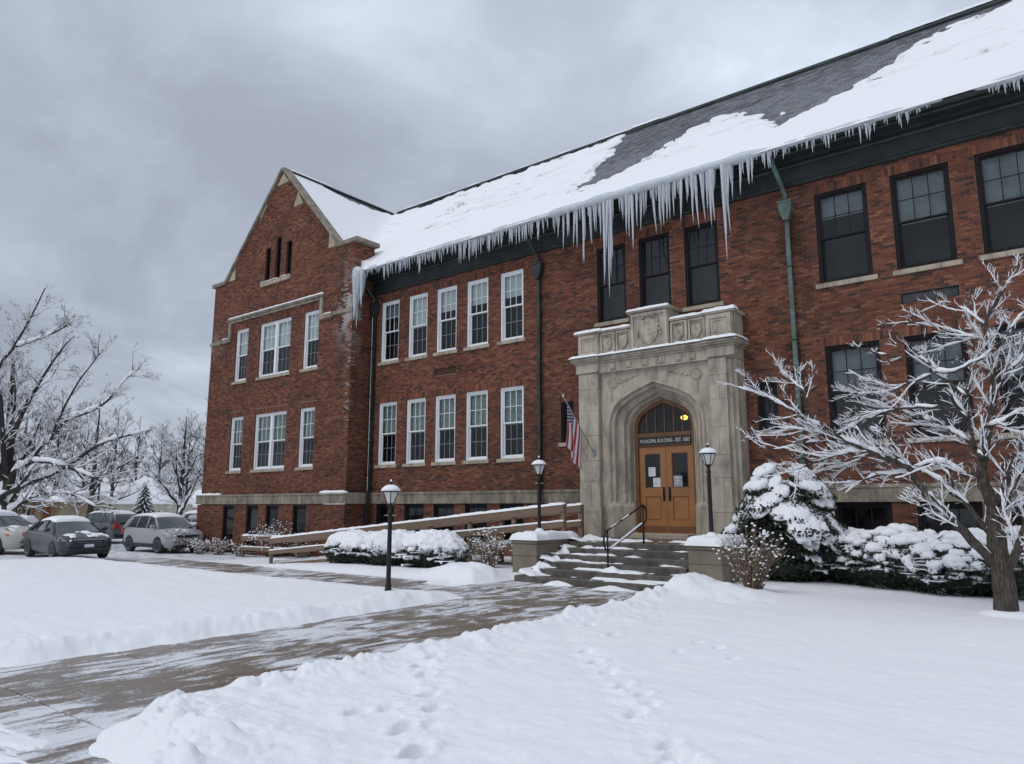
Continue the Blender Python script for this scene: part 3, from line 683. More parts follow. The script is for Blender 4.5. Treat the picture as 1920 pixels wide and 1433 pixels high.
w_up = win('white', WL, HU, blind=0.50, bmat='blind', name='white_window'); w_lo = win('white', WL, HL, blind=0.52, bmat='lace_curtain', name='white_window')
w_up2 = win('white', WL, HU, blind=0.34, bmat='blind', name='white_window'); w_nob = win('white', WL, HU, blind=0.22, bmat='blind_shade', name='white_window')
w_bas = win('black', WL, 1.47, cols=2, ur=2, sash2=False, sill=False, name='basement_window')
for i, x in enumerate(XL):
    place([w_nob, w_up, w_up2, w_up2, w_up2][i], x + WL/2, ZU); place(w_lo, x + WL/2, ZL); place(w_bas, x + WL/2, 0.35)
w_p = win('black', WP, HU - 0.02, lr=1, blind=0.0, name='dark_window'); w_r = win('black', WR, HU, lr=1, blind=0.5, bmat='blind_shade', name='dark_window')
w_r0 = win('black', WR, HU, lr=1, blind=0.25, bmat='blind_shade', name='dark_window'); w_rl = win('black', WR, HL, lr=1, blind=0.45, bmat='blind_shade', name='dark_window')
w_rb = win('black', WR + 0.02, 1.27, cols=3, ur=2, sash2=False, sill=False, name='basement_window'); w_s = win('black', 0.55, 1.34, cols=2, ur=3, sash2=False, name='small_window'); w_s2 = win('black', 0.50, 1.32, cols=2, ur=3, sash2=False, name='small_window')
for x in XP: place(w_p, x + WP/2, ZU + 0.03)
for i, x in enumerate(XR): place(w_r0 if i == 0 else w_r, x + WR/2, ZU + 0.02); place(w_rl, x + WR/2, ZL); place(w_rb, x + WR/2 - 0.04, 0.55)
place(w_s, -6.97 + 0.275, 3.68); place(w_s2, -13.37 + 0.25, 3.72)
def vent(x0, x1, z0, z1, mesh):
    v = MB(); frame_bars(v, x0, x1, z0, z1, YF + 0.02, YF + 0.07, 0.03); v = v.build('vent', 'black_paint', BLD)
    b = MB(); b.quad((x0, YF + 0.11, z0), (x1, YF + 0.11, z0), (x1, YF + 0.11, z1), (x0, YF + 0.11, z1)); b.build('backing', 'interior_dark', v)
    g = MB()
    if mesh:
        h = z1 - z0 - 0.06
        for x in np.arange(x0 - h, x1, 0.05):
            for sg in (0, 1):
                a = np.array([x, YF + 0.045 + 0.008 * sg, z0 + 0.03 + h * sg]); c = np.array([x + h, YF + 0.045 + 0.008 * sg, z1 - 0.03 - h * sg])
                t0 = max(0, (x0 + 0.03 - x) / h); t1 = min(1, (x1 - 0.03 - x) / h)
                if t1 > t0 + 0.05: g.tube([a + (c - a) * t0, a + (c - a) * t1], 0.004, 4)
        g.build('mesh_grille', 'pole_grey', v)
    else:
        for z in np.arange(z0 + 0.04, z1 - 0.03, 0.035): g.box(x0 + 0.03, x1 - 0.03, YF + 0.03, YF + 0.06, z, z + 0.012)
        g.build('louvre', 'dark_oak', v)
vent(-19.08, -18.0, 6.53, 6.80, False); vent(-3.30, -2.07, 6.55, 6.83, True)

# ---------------------------------------------------------------- gabled wing
WX0, WX1, WC = -33.15, -22.66, -27.9; APX = 16.95; SHZ = 12.35
def gedge(z): return (WX0, WX1) if z < SHZ else (WC - (APX - z) / 1.075, WC + (APX - z) / 1.075)
wop = []; wso = []
for (x0, x1) in ((-31.0, -30.0), (-29.06, -26.74), (-25.8, -24.8)):
    for z, h in ((7.40, 2.46), (3.30, 2.44)): wop.append((x0, x1, z, z + h)); wso.append((x0 - 0.1, x1 + 0.1, z + h, z + h + 0.24))
slits = ((-28.99, -28.58, 13.42), (-28.19, -27.78, 13.78), (-27.38, -26.97, 13.42))
for a, b, t in slits: wop.append((a, b, 11.80, t)); wso.append((a - 0.04, b + 0.04, t, t + 0.16))
def gable_back(mb, P):
    vs_ = sorted({2.2, SHZ, *[t for o in wop for t in o[2:]]} ); vs_ = [v for v in vs_ if v <= SHZ] + [v for v in sorted({t for o in wop for t in o[2:]}) if v > SHZ] + [APX]
    for c, d in zip(vs_[:-1], vs_[1:]):
        mv = (c + d) / 2; xs = sorted({t for o in wop if o[2] < mv < o[3] for t in o[:2]})
        L0, R0 = (WX0, WX1) if c < SHZ else gedge(c + 1e-6); L1, R1 = (WX0, WX1) if d <= SHZ else gedge(d)
        eds = [(L0, L1)] + [(t, t) for t in xs] + [(R0, R1)]
        for k in range(0, len(eds) - 1, 2): mb.quad(P(eds[k][0], c, -J), P(eds[k+1][0], c, -J), P(eds[k+1][1], d, -J), P(eds[k][1], d, -J))
wing = wall('wing_wall', (0, YW, 0), (1, 0, 0), (0, 0, 1), (0, -1, 0), WX0, WX1, 2.2, APX - 0.1, wop, wso, lim=gedge, gable=gable_back)
wall('return_wall', (WX1, 0, 0), (0, 1, 0), (0, 0, 1), (1, 0, 0), YW, YF, -0.4, 12.3, [])
wall('return_wall', (WX0, 0, 0), (0, 1, 0), (0, 0, 1), (-1, 0, 0), YW, YF + 6, -0.4, 12.3, [])
bop = [(-31.04, -30.12, -0.5, 1.78), (-29.17, -28.27, -0.2, 1.78), (-27.72, -26.8, 0.2, 1.78), (-25.84, -24.93, 0.2, 1.78)]
wall('base_wall', (0, YW - 0.10, 0), (1, 0, 0), (0, 0, 1), (0, -1, 0), WX0 - 0.1, WX1 + 0.1, -0.7, 1.80, bop)
wall('base_return', (WX1 + 0.1, 0, 0), (0, 1, 0), (0, 0, 1), (1, 0, 0), YW - 0.10, YF, -0.7, 1.80, [])
ww = win('white', 1.0, 2.46, blind=0.5, name='white_window'); wwl = win('white', 1.0, 2.44, blind=0.52, bmat='lace_curtain', name='white_window')
wd = win('white', 2.32, 2.46, blind=0.5, double=True, name='double_window'); wdl = win('white', 2.32, 2.44, blind=0.52, bmat='lace_curtain', double=True, name='double_window')
for x in (-30.5, -25.3): place(ww, x, 7.40, YW); place(wwl, x, 3.30, YW)
place(wd, -27.9, 7.40, YW); place(wdl, -27.9, 3.30, YW)
for a, b, c, d in bop: place(win('black', b - a, d - c, cols=1, ur=2, sash2=False, sill=False, name='basement_window'), (a + b)/2, c, YW - 0.10)
for a, b, t in slits:
    s = MB(); frame_bars(s, a, b, 11.8, t, YW + 0.1, YW + 0.18, 0.05); s = s.build('slit_window', 'black_paint', BLD)
    for k in (0, 1): MB().box(a + 0.05 + k * (b - a - 0.1) / 2 + 0.012, a + 0.05 + (k + 1) * (b - a - 0.1) / 2 - 0.012, YW + 0.135, YW + 0.14, 11.85, t - 0.05).build('pane', 'glass', s)
    MB().box((a + b)/2 - 0.012, (a + b)/2 + 0.012, YW + 0.115, YW + 0.165, 11.85, t - 0.05).build('mullion', 'black_paint', s)
    it = MB(); it.box(a + 0.004, b - 0.004, YW + 0.3, YW + 0.31, 11.8, t); it.build('interior', 'interior_dark', s)
s = MB().bbox(-29.16, -26.90, YW - 0.09, YW + 0.05, 11.60, 11.79, 0.01).build('slit_sill', 'limestone', BLD)
m = MB(); snow_bar(m, [(-29.12, YW - 0.05, 11.79), (-26.95, YW - 0.05, 11.79)], 0.13, 0.05, 2, gap=0.2); m.build('snow', 'snow', s, smooth=True)
# copings, kneelers, label mould
cp = MB()
for sg in (-1, 1):
    x0 = WC + sg * 4.35; a = np.array([x0, YW + 0.10, APX - 4.35 * 1.075 + 0.10]); b = np.array([WC + sg * 0.02, YW + 0.10, APX + 0.10])
    cp.beam(a, b, 0.42, 0.115, up=(0, 0, 1))
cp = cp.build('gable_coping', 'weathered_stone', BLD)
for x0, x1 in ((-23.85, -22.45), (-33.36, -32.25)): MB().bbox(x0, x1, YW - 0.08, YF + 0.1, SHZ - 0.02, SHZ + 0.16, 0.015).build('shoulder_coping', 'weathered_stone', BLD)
for pts in (((-28.35, 16.30), (-27.45, 16.30), (-27.9, 16.82)), ((-24.35, 12.42), (-23.80, 12.42), (-23.80, 12.55), (-24.35, 13.12)), ((-32.0, 12.42), (-31.45, 13.12), (-31.45, 12.42)), ((-26.95, 14.95), (-26.30, 14.95), (-26.72, 15.62)), ((-29.55, 14.95), (-29.05, 15.62), (-29.50, 15.62))):
    MB().prism(pts, YW - 0.012, YW + 0.05).build('gable_stone', 'limestone', BLD)
lb = MB(); lb.bbox(-31.65, -24.43, YW - 0.13, YW + 0.02, 10.36, 10.46, 0.012); lb.box(-31.60, -24.48, YW - 0.07, YW + 0.02, 10.24, 10.359)
for x0, x1, f0, f1 in ((-31.58, -31.40, -32.15, -31.40), (-24.68, -24.50, -24.68, -23.85)):
    lb.box(x0, x1, YW - 0.10, YW + 0.02, 9.55, 10.239); lb.bbox(f0, f1, YW - 0.11, YW + 0.02, 9.35, 9.549, 0.01)
lb.bbox(-23.84, WX1 + 0.05, YW - 0.06, YW + 0.02, 9.42, 9.58, 0.01); lb.bbox(WX0 - 0.05, -32.16, YW - 0.06, YW + 0.02, 9.36, 9.52, 0.01)
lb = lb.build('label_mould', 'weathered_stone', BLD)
m = MB(); snow_bar(m, [(-31.62, YW - 0.07, 10.46), (-24.46, YW - 0.07, 10.46)], 0.13, 0.07, 3); snow_bar(m, [(-24.45, YW - 0.06, 9.55), (-23.88, YW - 0.06, 9.55)], 0.1, 0.05, 4); snow_bar(m, [(-32.12, YW - 0.06, 9.55), (-31.6, YW - 0.06, 9.55)], 0.1, 0.05, 4); m.build('snow', 'snow', lb, smooth=True)
# stone band over the basement, block by block
band = MB().box(-22.5, -11.5, YF + 0.0, YF + 0.03, 1.83, 2.24).box(-8.0, 3.2, YF + 0.0, YF + 0.03, 1.83, 2.24).build('stone_band', 'limestone', BLD)
def band_run(x0, x1, y, step):
    n = max(1, round((x1 - x0) / step)); e = np.linspace(x0, x1, n + 1)
    for a, b in zip(e[:-1], e[1:]):
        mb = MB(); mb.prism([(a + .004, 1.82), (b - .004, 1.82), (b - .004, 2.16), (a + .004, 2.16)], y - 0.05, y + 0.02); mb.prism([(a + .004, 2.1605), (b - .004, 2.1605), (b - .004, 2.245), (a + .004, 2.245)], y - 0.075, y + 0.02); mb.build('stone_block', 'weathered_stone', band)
band_run(WX1 + 0.16, -12.2, YF, 1.55); band_run(-7.2, 3.2, YF, 1.75); band_run(WX0 - 0.16, WX1 + 0.16, YW - 0.10, 1.6)
mb = MB(); mb.box(WX1 + 0.0, WX1 + 0.155, YW - 0.07, YF - 0.08, 1.82, 2.243); mb.build('stone_block', 'limestone', band)
m = MB(); snow_field(m, WX0 - 0.15, -31.3, YW - 0.18, YW + 0.0, 2.245, 0.07, 0.03, 0.06, 3); snow_field(m, -24.1, WX1 + 0.17, YW - 0.18, YW + 0.0, 2.245, 0.08, 0.03, 0.06, 5); m.build('snow', 'snow', band, smooth=True)

# ---------------------------------------------------------------- cornice and gutter
co = MB()
co.box(WX1, 3.2, YF - 0.05, YF + 0.02, 10.34, 10.86); co.box(WX1, 3.2, YF - 0.09, YF + 0.02, 10.26, 10.339)
co.box(WX1, 3.2, YF - 0.30, YF + 0.02, 10.861, 10.93); co.box(WX1, 3.2, YF - 0.62, YF + 0.02, 10.931, 10.99)
co.build('cornice', 'cornice_paint', BLD)
bm_ = MB(); bm_.bbox(WX1, 3.2, YF - 0.125, YF - 0.088, 10.285, 10.325, 0.012); bm_.bbox(WX1, 3.2, YF - 0.085, YF - 0.048, 10.36, 10.40, 0.012); bm_.bbox(WX1, 3.2, YF - 0.14, YF - 0.048, 10.78, 10.858, 0.02); bm_.bbox(WX1, 3.2, YF - 0.655, YF - 0.60, 10.925, 10.995, 0.015); bm_.build('bed_moulding', 'gutter_metal', BLD)
gt = MB(); k = 9; th = np.linspace(math.pi, 2 * math.pi, k); xs = np.array([WX1, 3.2])
X = np.repeat(xs[:, None], k, 1); Y = np.repeat((18.78 + 0.115 * np.cos(th))[None], 2, 0); Z = np.repeat((11.12 + 0.13 * np.sin(th))[None], 2, 0); gt.grid(X, Y, Z)
gt.box(WX1, 3.2, 18.645, 18.675, 11.11, 11.145); gt.box(WX1, 3.2, 18.88, 18.90, 10.99, 11.14)
gt.build('gutter', 'gutter_metal', BLD, smooth=False)
# ---------------------------------------------------------------- roofs
EY, EZ, SL, RY = 18.74, 11.16, 0.892, 25.17; RZ = EZ + SL * (RY - EY)
def zmain(y): return EZ + SL * (y - EY)
def zwing(x): return APX - 1.075 * np.abs(x - WC)
dk = MB(); dk.quad((WC, EY, EZ - 0.05), (3.4, EY, EZ - 0.05), (3.4, RY, RZ - 0.05), (WC, RY, RZ - 0.05)); dk.quad((3.4, RY, RZ - 0.05), (3.4, RY + 6, RZ - 5.4), (WC, RY + 6, RZ - 5.4), (WC, RY, RZ - 0.05))
zs = SHZ - 0.15
for sg in (1, -1):
    xe = WC + sg * (APX - zs) / 1.075; q = [(WC, YW + 0.3, APX - 0.06), (WC, RY + 0.4, APX - 0.06), (xe, RY + 0.4, zs - 0.06), (xe, YW + 0.3, zs - 0.06)]; dk.quad(*(q if sg < 0 else q[::-1]))
dk.quad((3.2, YF + .01, -0.4), (3.2, 31, -0.4), (3.2, 31, 11), (3.2, YF + .01, 11)); dk.poly([(3.2, EY, EZ - .1), (3.2, RY + 6.4, EZ - .1), (3.2, RY, RZ - .1)])
dk.quad((3.2, 31, -0.4), (WX0, 31, -0.4), (WX0, 31, 11.5), (3.2, 31, 11.5))
roof = dk.build('roof', 'dark_copper', BLD)
BX = [-40, -13.75, -13.55, -13.3, -13.02, -12.4, -11.8, -10.9, -9.8, -9.0, -7.9, -6.5, -6.06, -5.3, -4.4, -4.05, -3.4, -3.0, -2.3, -1.2, -0.2, 4]
BY = [24.92, 24.92, 23.9, 22.4, 19.95, 20.3, 20.5, 21.1, 22.5, 22.9, 22.5, 21.05, 20.0, 20.9, 21.55, 21.8, 22.6, 23.5, 24.1, 24.35, 24.5, 24.6]
def vbound(x): return np.interp(x, BX, BY)
def slates(test, parts):
    e, wd_ = 0.235, 0.29; Ls = math.hypot(1, SL); du = np.array([0, 1 / Ls, SL / Ls]); nn = np.array([0, -SL / Ls, 1 / Ls]); ux = np.array([1.0, 0, 0])
    tot = (RY - EY) * Ls; P = []
    for r_ in range(int(tot / e)):
        xs_ = np.arange(-28, 3.3, wd_) + (r_ % 2) * wd_ / 2; c = np.stack([xs_, EY + (r_ + 0.5) * e / Ls + 0 * xs_, 0 * xs_], 1); c[:, 2] = zmain(c[:, 1]); P.append(c)
    P = np.concatenate(P); P = P[test(P)]
    return P, (e, wd_, du, nn, ux)
P, (e_, w_, du, nn, ux) = slates(lambda P: (P[:, 1] > vbound(P[:, 0]) - 0.55) | (fbm(P[:, 0] * 0.9, P[:, 1] * 2.0, 3, 77) > 0.66), 300)
def slate_cols(n): 
    b = np.array([0.160, 0.164, 0.180]); return b * (0.68 + 0.6 * rng.random(n))[:, None] * np.array([1, 1, 1]) + rng.normal(0, 0.006, (n, 3))
def slate_box(c, s): # one slate: lower edge proud
    return None
jx = rng.normal(0, 0.004, len(P)); lift = rng.normal(0.018, 0.004, len(P)); cs = np.clip(slate_cols(len(P)), 0.02, 0.3)
vis = (P[:, 1] > vbound(P[:, 0]) + 0.12) & (P[:, 0] < 1.0); dist = np.linalg.norm(P - CP, axis=1); dist[~vis] = 1e9; pick = np.zeros(len(P), bool); pick[np.argsort(dist)[:300]] = True
hw = w_ / 2 - 0.005
def slate_verts(c, l):
    a = c - du * e_ * 0.52; b = c + du * e_ * 0.62
    return [a - ux * hw + nn * l, a + ux * hw + nn * l, b + ux * hw - nn * 0.002, b - ux * hw - nn * 0.002, a - ux * hw + nn * (l - 0.014), a + ux * hw + nn * (l - 0.014), b + ux * hw - nn * 0.012, b - ux * hw - nn * 0.012]
SF = np.array([[0,1,2,3],[4,5,1,0],[5,6,2,1],[7,4,0,3]])
mb = MB()
for c, l, k in zip(P[~pick], lift[~pick], cs[~pick]): mb.add(slate_verts(c, l), SF, k)
# wing slates under the bare strip by its ridge
Lw = math.hypot(1, 1.075); dw = np.array([-1 / Lw, 0, 1.075 / Lw]); nw = np.array([1.075 / Lw, 0, 1 / Lw]); uy = np.array([0, 1.0, 0])
for r_ in range(9):
    for yy in np.arange(19.2, RY, w_):
        b = np.array([WC, yy + (r_ % 2) * w_ / 2, APX + 0.0]) - dw * (r_ + 0.5) * e_; a0, b0 = b - dw * e_ * 0.52, b + dw * e_ * 0.6
        mb.add([a0 - uy * hw + nw * .012, a0 + uy * hw + nw * .012, b0 + uy * hw, b0 - uy * hw, a0 - uy * hw, a0 + uy * hw, b0 + uy * hw - nw * .01, b0 - uy * hw - nw * .01], SF, np.clip(slate_cols(1)[0], .02, .3))
mb.build('slates', 'slate', roof, kind='stuff')
pool = []
for k in range(16):
    b = MB(); b.add(np.array(slate_verts(np.zeros(3), 0.012)), SF, np.clip(slate_cols(1)[0], .02, .3)); pool.append(b.mesh('slate', 'slate'))
for c in P[pick]: inst('slate', random.choice(pool), c, roof)
rc = MB(); rc.beam((-27.5, RY, RZ + 0.05), (3.4, RY, RZ + 0.05), 0.20, 0.07); rc.tube([(-27.5, RY, RZ + 0.10), (3.4, RY, RZ + 0.10)], 0.055, 8); rc.beam((WC, YW + 0.4, APX + 0.04), (WC, RY, APX + 0.04), 0.20, 0.07); rc.tube([(WC, YW + 0.4, APX + 0.09), (WC, RY, APX + 0.09)], 0.05, 8)
rc.build('ridge_cap', 'dark_copper', roof)
# snow blanket: one height field over the meeting slopes
xs = np.arange(WC - 0.6, 3.4, 0.055); ys = np.arange(18.50, RY + 0.12, 0.05); X, Y = np.meshgrid(xs, ys)
zm = zmain(Y); zw = np.where(X > WC - 0.7, zwing(X), -99); zw = np.where(Y < YW + 0.32, -99, zw)
zb = np.maximum(zm, zw); zb = 0.06 * np.logaddexp(zm / 0.06, np.clip(zw, -50, 50) / 0.06) if False else zb
valley = np.exp(-np.abs(zm - zw) / 0.5)
onw = zw > zm
rowi = np.floor((Y - EY) * math.hypot(1, SL) / 0.235)
xw = X + 0.55 * (vn(rowi * 1.31, rowi * 0.7 + 0 * X, None, 211) - 0.5) + 0.5 * (fbm(X * 1.1, Y * 1.1, 3, 212) - 0.5)
nb = vbound(xw) + 0.75 * (vn(X * 1.5 + rowi * 7.31, rowi * 1.77 + 0 * X, None, 207) - 0.5) + 0.35 * (vn(X * 4.1 + rowi * 3.7, rowi * 2.3, None, 208) - 0.5) + 0.55 * (fbm(X * 0.9, Y * 0.9, 3, 201) - 0.5) + 0.42 * (fbm(X * 2.4, Y * 4.2, 3, 202) - 0.5)
edge = np.clip((nb - Y) / 0.40, -1, 1)
holes = fbm(X * 0.85, Y * 4.2, 4, 203); gap = sst((holes - 0.640) * 22) * sst((Y - 19.8) / 1.0) * sst((zm - zw) / 0.8)
T = 0.115 * np.sqrt(np.clip(edge, 0, 1)) + 0.03 * (fbm(X * 0.8, Y * 0.8, 3, 204) - 0.5) + 0.012 * np.sin((Y - EY) * 2 * math.pi / 0.235 * math.hypot(1, SL)) * sst((Y - 20) / 2)
T = np.where(edge <= 0, -0.12, T) - gap * 0.30
wb = sst((Y - 20.4) / 1.5) * 0.5; we = (X - WC) / 1.0                      # the wing keeps its snow except by the far ridge
Tw = 0.11 * np.sqrt(np.clip((X - WC - 0.55 * wb * (0.6 + 0.8 * fbm(X * 2, Y * 2, 3, 205))) / 0.25, 0, 1)) + 0.02 * (fbm(X, Y, 3, 206) - 0.5); Tw = np.where(Y < 20.6, np.maximum(Tw, 0.09), Tw); Tw = np.where(Tw < 0.03, -0.1, Tw)
T = np.where(onw, Tw, T) + valley * 0.22 * sst((25.0 - Y) / 0.6)
rnd = np.clip((Y - 18.50) / 0.24, 0, 1); T = np.where(onw, T, T * np.sqrt(rnd) + 0.05 * np.sqrt(rnd) - 0.03)
lip = np.where(Y < EY, zmain(EY) - 0.10 * (1 - np.sqrt(rnd)), zb); zt = np.where(onw, zb, np.where(Y < EY, lip, zb))
T = np.where((X < WX1 + 0.02) & (Y < YF + 0.1) & ~onw, -0.5, T)
mb = MB(); mb.grid(X, Y, zt + T); mb.build('roof_snow', 'snow', roof, smooth=True)
m = MB()
for x0, x1, sd in ((-3.9, 3.2, 1), (-13.6, -12.2, 2)): snow_bar(m, [(x0, RY, RZ + 0.13), (x1, RY, RZ + 0.13)], 0.22, 0.12, sd)
snow_bar(m, [(-27.4, RY, RZ + 0.12), (-13.4, RY, RZ + 0.12)], 0.20, 0.09, 5, gap=0.42); snow_bar(m, [(WC, YW + 0.3, APX + 0.10), (WC, 21.2, APX + 0.10)], 0.24, 0.10, 7)
m.build('ridge_snow', 'snow', roof, smooth=True)

# ---------------------------------------------------------------- downspouts
def downspout(x, zt, zbm, big=True):
    d = MB(); y = YF - 0.11
    d.box(x - 0.055, x + 0.055, y - 0.045, y + 0.045, 2.35, 9.28); d.beam((x, y, 2.36), (x + 0.05, y - 0.10, 2.12), 0.105, 0.09, up=(0, 1, 0)); d.box(x - 0.005, x + 0.105, y - 0.145, y - 0.055, zbm, 2.13)
    d = d.build('downspout', 'verdigris' if big else 'dark_copper', BLD)
    h = MB(); h.box(x - 0.17, x + 0.17, y - 0.13, y + 0.08, 9.62, 9.80); h.box(x - 0.19, x + 0.19, y - 0.15, y + 0.085, 9.801, 9.85)
    pr = [(x - 0.17, 9.62), (x - 0.06, 9.30), (x + 0.06, 9.30), (x + 0.17, 9.62)]; h.prism(pr, y - 0.13, y + 0.06); h.build('conductor_head', 'verdigris' if big else 'dark_copper', d)
    a = MB(); a.tube([(x - 0.10, 18.78, 11.02), (x - 0.10, 18.80, 10.72), (x - 0.04, 19.1, 10.35), (x, y - 0.02, 10.05), (x, y - 0.02, 9.84)], 0.065, 8); a.build('goose_neck', 'verdigris' if big else 'dark_copper', d, smooth=True)
    b = MB()
    for z in (8.0, 6.0, 4.2, 2.9): b.box(x - 0.075, x + 0.075, y - 0.055, YF - 0.003, z, z + 0.045)
    b.build('bracket', 'dark_copper', d)
downspout(-5.85, 11, 0.1); downspout(-14.14, 11, 0.1, False); downspout(-22.42, 11, 0.0, False)

# ================================================================ stone portal
PC = -9.715; PY = 18.85; GZ = 0.84
def bez(p0, p1, p2, p3, n):
    t = np.linspace(0, 1, n)[:, None]; p0, p1, p2, p3 = [np.array(p, float) for p in (p0, p1, p2, p3)]
    return (1-t)**3*p0 + 3*(1-t)**2*t*p1 + 3*(1-t)*t*t*p2 + t**3*p3
def arch_pts(w, apex, spring, zb, n=12):
    """left jamb foot, over a four-centred arch, to the right foot: (x, z) about the portal's axis"""
    r = apex - spring
    half = bez((-w, spring), (-w, spring + 0.56 * r), (-0.78 * w, spring + 0.70 * r), (0, apex), n)
    L = np.concatenate([[(-w, zb)], half]); Rr = L[::-1].copy()[1:]; Rr[:, 0] *= -1
    return np.concatenate([L, Rr])
portal = empty('portal', (0, 0, 0), parent=BLD)
portal['label'] = 'carved limestone portal with pointed arch and shield parapet'
def pb(mb, name, mat='carved_stone', smooth=False): return mb.build(name, mat, portal, smooth=smooth)
# face with the arched hole, cut into courses of blocks by its joints
A = arch_pts(1.52, 5.30, 3.95, GZ)
fm = MB()
for (x0, z0), (x1, z1) in zip(A[:-1], A[1:]):
    if abs(x1 - x0) < 1e-6: continue
    fm.quad((PC + x0, PY, z0), (PC + x1, PY, z1), (PC + x1, PY, 5.66), (PC + x0, PY, 5.66))
for sg in (-1, 1):
    a, b = sorted((PC + sg * 1.52, PC + sg * 1.74)); fm.quad((a, PY, GZ), (b, PY, GZ), (b, PY, 5.66), (a, PY, 5.66))
pb(fm, 'spandrel')
# mouldings: stepped rolls and hollows running in to the door
prof = [(1.535, 5.315, 18.835), (1.50, 5.28, 18.80), (1.465, 5.245, 18.80), (1.445, 5.225, 18.84), (1.435, 5.215, 18.90), (1.385, 5.17, 18.915), (1.36, 5.15, 18.885), (1.335, 5.125, 18.89), (1.325, 5.115, 18.95),
        (1.315, 5.11, 19.05), (1.26, 5.065, 19.10), (1.185, 5.005, 19.125), (1.165, 4.99, 19.095), (1.135, 4.965, 19.10), (1.12, 4.955, 19.16), (1.105, 4.945, 19.22), (1.065, 4.91, 19.235), (1.045, 4.895, 19.21), (1.02, 4.875, 19.22), (1.01, 4.865, 19.30), (0.99, 4.85, 19.42), (0.965, 4.83, 19.43), (0.96, 4.825, 19.56)]
L = [arch_pts(w, ap, 3.95 - (1.52 - w) * 0.15, GZ, 16) for w, ap, y in prof]
X = np.array([l[:, 0] + PC for l in L]); Z = np.array([l[:, 1] for l in L]); Y = np.repeat(np.array([p[2] for p in prof])[:, None], X.shape[1], 1)
mm = MB(); mm.grid(X, Y, Z); pb(mm, 'arch_moulding')
# plain splayed plinths at the foot of the jambs
for sg in (-1, 1):
    q = [(PC + sg * 1.56, 18.79), (PC + sg * 1.38, 18.79), (PC + sg * 0.945, 19.28), (PC + sg * 0.945, 19.56), (PC + sg * 1.56, 19.56)]; m = MB(); k = len(q)
    V = [(x, y, GZ) for x, y in q] + [(x, y, 1.72) for x, y in q] + [(x + sg * 0.05, y + 0.06, 1.86) for x, y in q]
    F = [[(i + 1) % k + r * k, i + r * k, i + (r + 1) * k, (i + 1) % k + (r + 1) * k] for r in (0, 1) for i in range(k)] + [list(range(2*k, 3*k))]
    if sg > 0: F = [f[::-1] for f in F]
    m.add(V, F); pb(m, 'plinth')
# pilasters of stacked blocks
def pil(x0, x1):
    zs = [GZ, 1.55, 1.72, 2.45, 3.05, 3.80, 4.55, 5.20, 5.66]
    for i, (a, b) in enumerate(zip(zs[:-1], zs[1:])):
        ex = 0.05 if i < 2 else 0.0
        if i in (2, 4, 6):
            c = x0 + (x1 - x0) * (0.56 if i != 4 else 0.42)
            MB_ = MB(); MB_.bbox(x0 - ex, c - 0.003, 18.70 - ex, YF + 0.01, a + 0.003, b - 0.003, 0.004); pb(MB_, 'stone_block'); MB_ = MB(); MB_.bbox(c + 0.003, x1 + ex, 18.70 - ex, YF + 0.01, a + 0.003, b - 0.003, 0.004); pb(MB_, 'stone_block')
        else: MB_ = MB(); MB_.bbox(x0 - ex, x1 + ex, 18.70 - ex, YF + 0.01, a + 0.003, b - 0.003, 0.006); pb(MB_, 'stone_block')
pil(PC - 2.44, PC - 1.75); pil(PC + 1.75, PC + 2.24)
m = MB(); m.box(PC + 2.245, PC + 2.44, 18.95, YF + 0.01, GZ, 5.66); m.box(PC + 2.2, PC + 2.34, 18.82, YF + 0.012, GZ, 5.655); pb(m, 'side_moulding')
# frieze and cornice
m = MB(); m.box(PC - 2.45, PC + 2.45, 18.75, YF, 5.661, 5.96); m.box(PC - 2.47, PC + 2.47, 18.72, YF, 5.66, 5.69); m.box(PC - 2.5, PC - 1.72, 18.66, 18.76, 5.70, 5.955); m.box(PC + 1.72, PC + 2.5, 18.66, 18.76, 5.70, 5.955); pb(m, 'frieze')
for x in (-1.25, -0.72, -0.18, 0.35, 0.88, 1.28): m = MB(); m.bbox(PC + x - 0.09, PC + x + 0.09, 18.71, 18.76, 5.72, 5.93, 0.015); m.bbox(PC + x - 0.05, PC + x + 0.05, 18.69, 18.72, 5.75, 5.90, 0.012); pb(m, 'frieze_boss')
m = MB()
for z0, z1, o in ((5.96, 6.02, 0.06), (6.021, 6.07, 0.13), (6.071, 6.13, 0.17), (6.131, 6.17, 0.14)):
    m.bbox(PC - 2.45 - o, PC + 2.45 + o, 18.75 - o, YF, z0, z1, 0.012)
    for a, b in ((PC - 2.47 - o, PC - 1.70 + o * .5), (PC + 1.70 - o * .5, PC + 2.47 + o)): m.bbox(a, b, 18.69 - o, 18.80, z0 + 0.002, z1 - 0.002, 0.012)
cor = pb(m, 'portal_cornice')
m = MB(); snow_bar(m, [(PC - 1.72, 18.64, 6.16), (PC + 1.72, 18.64, 6.16)], 0.26, 0.085, 1)
for a, b in ((PC - 2.68, PC - 1.60), (PC + 1.60, PC + 2.66)): snow_bar(m, [(a, 18.60, 6.16), (b, 18.60, 6.16)], 0.28, 0.10, 2)
snow_bar(m, [(PC + 2.55, 18.58, 6.16), (PC + 2.55, 19.4, 6.16)], 0.24, 0.09, 3); m.build('snow', 'snow', portal, smooth=True)
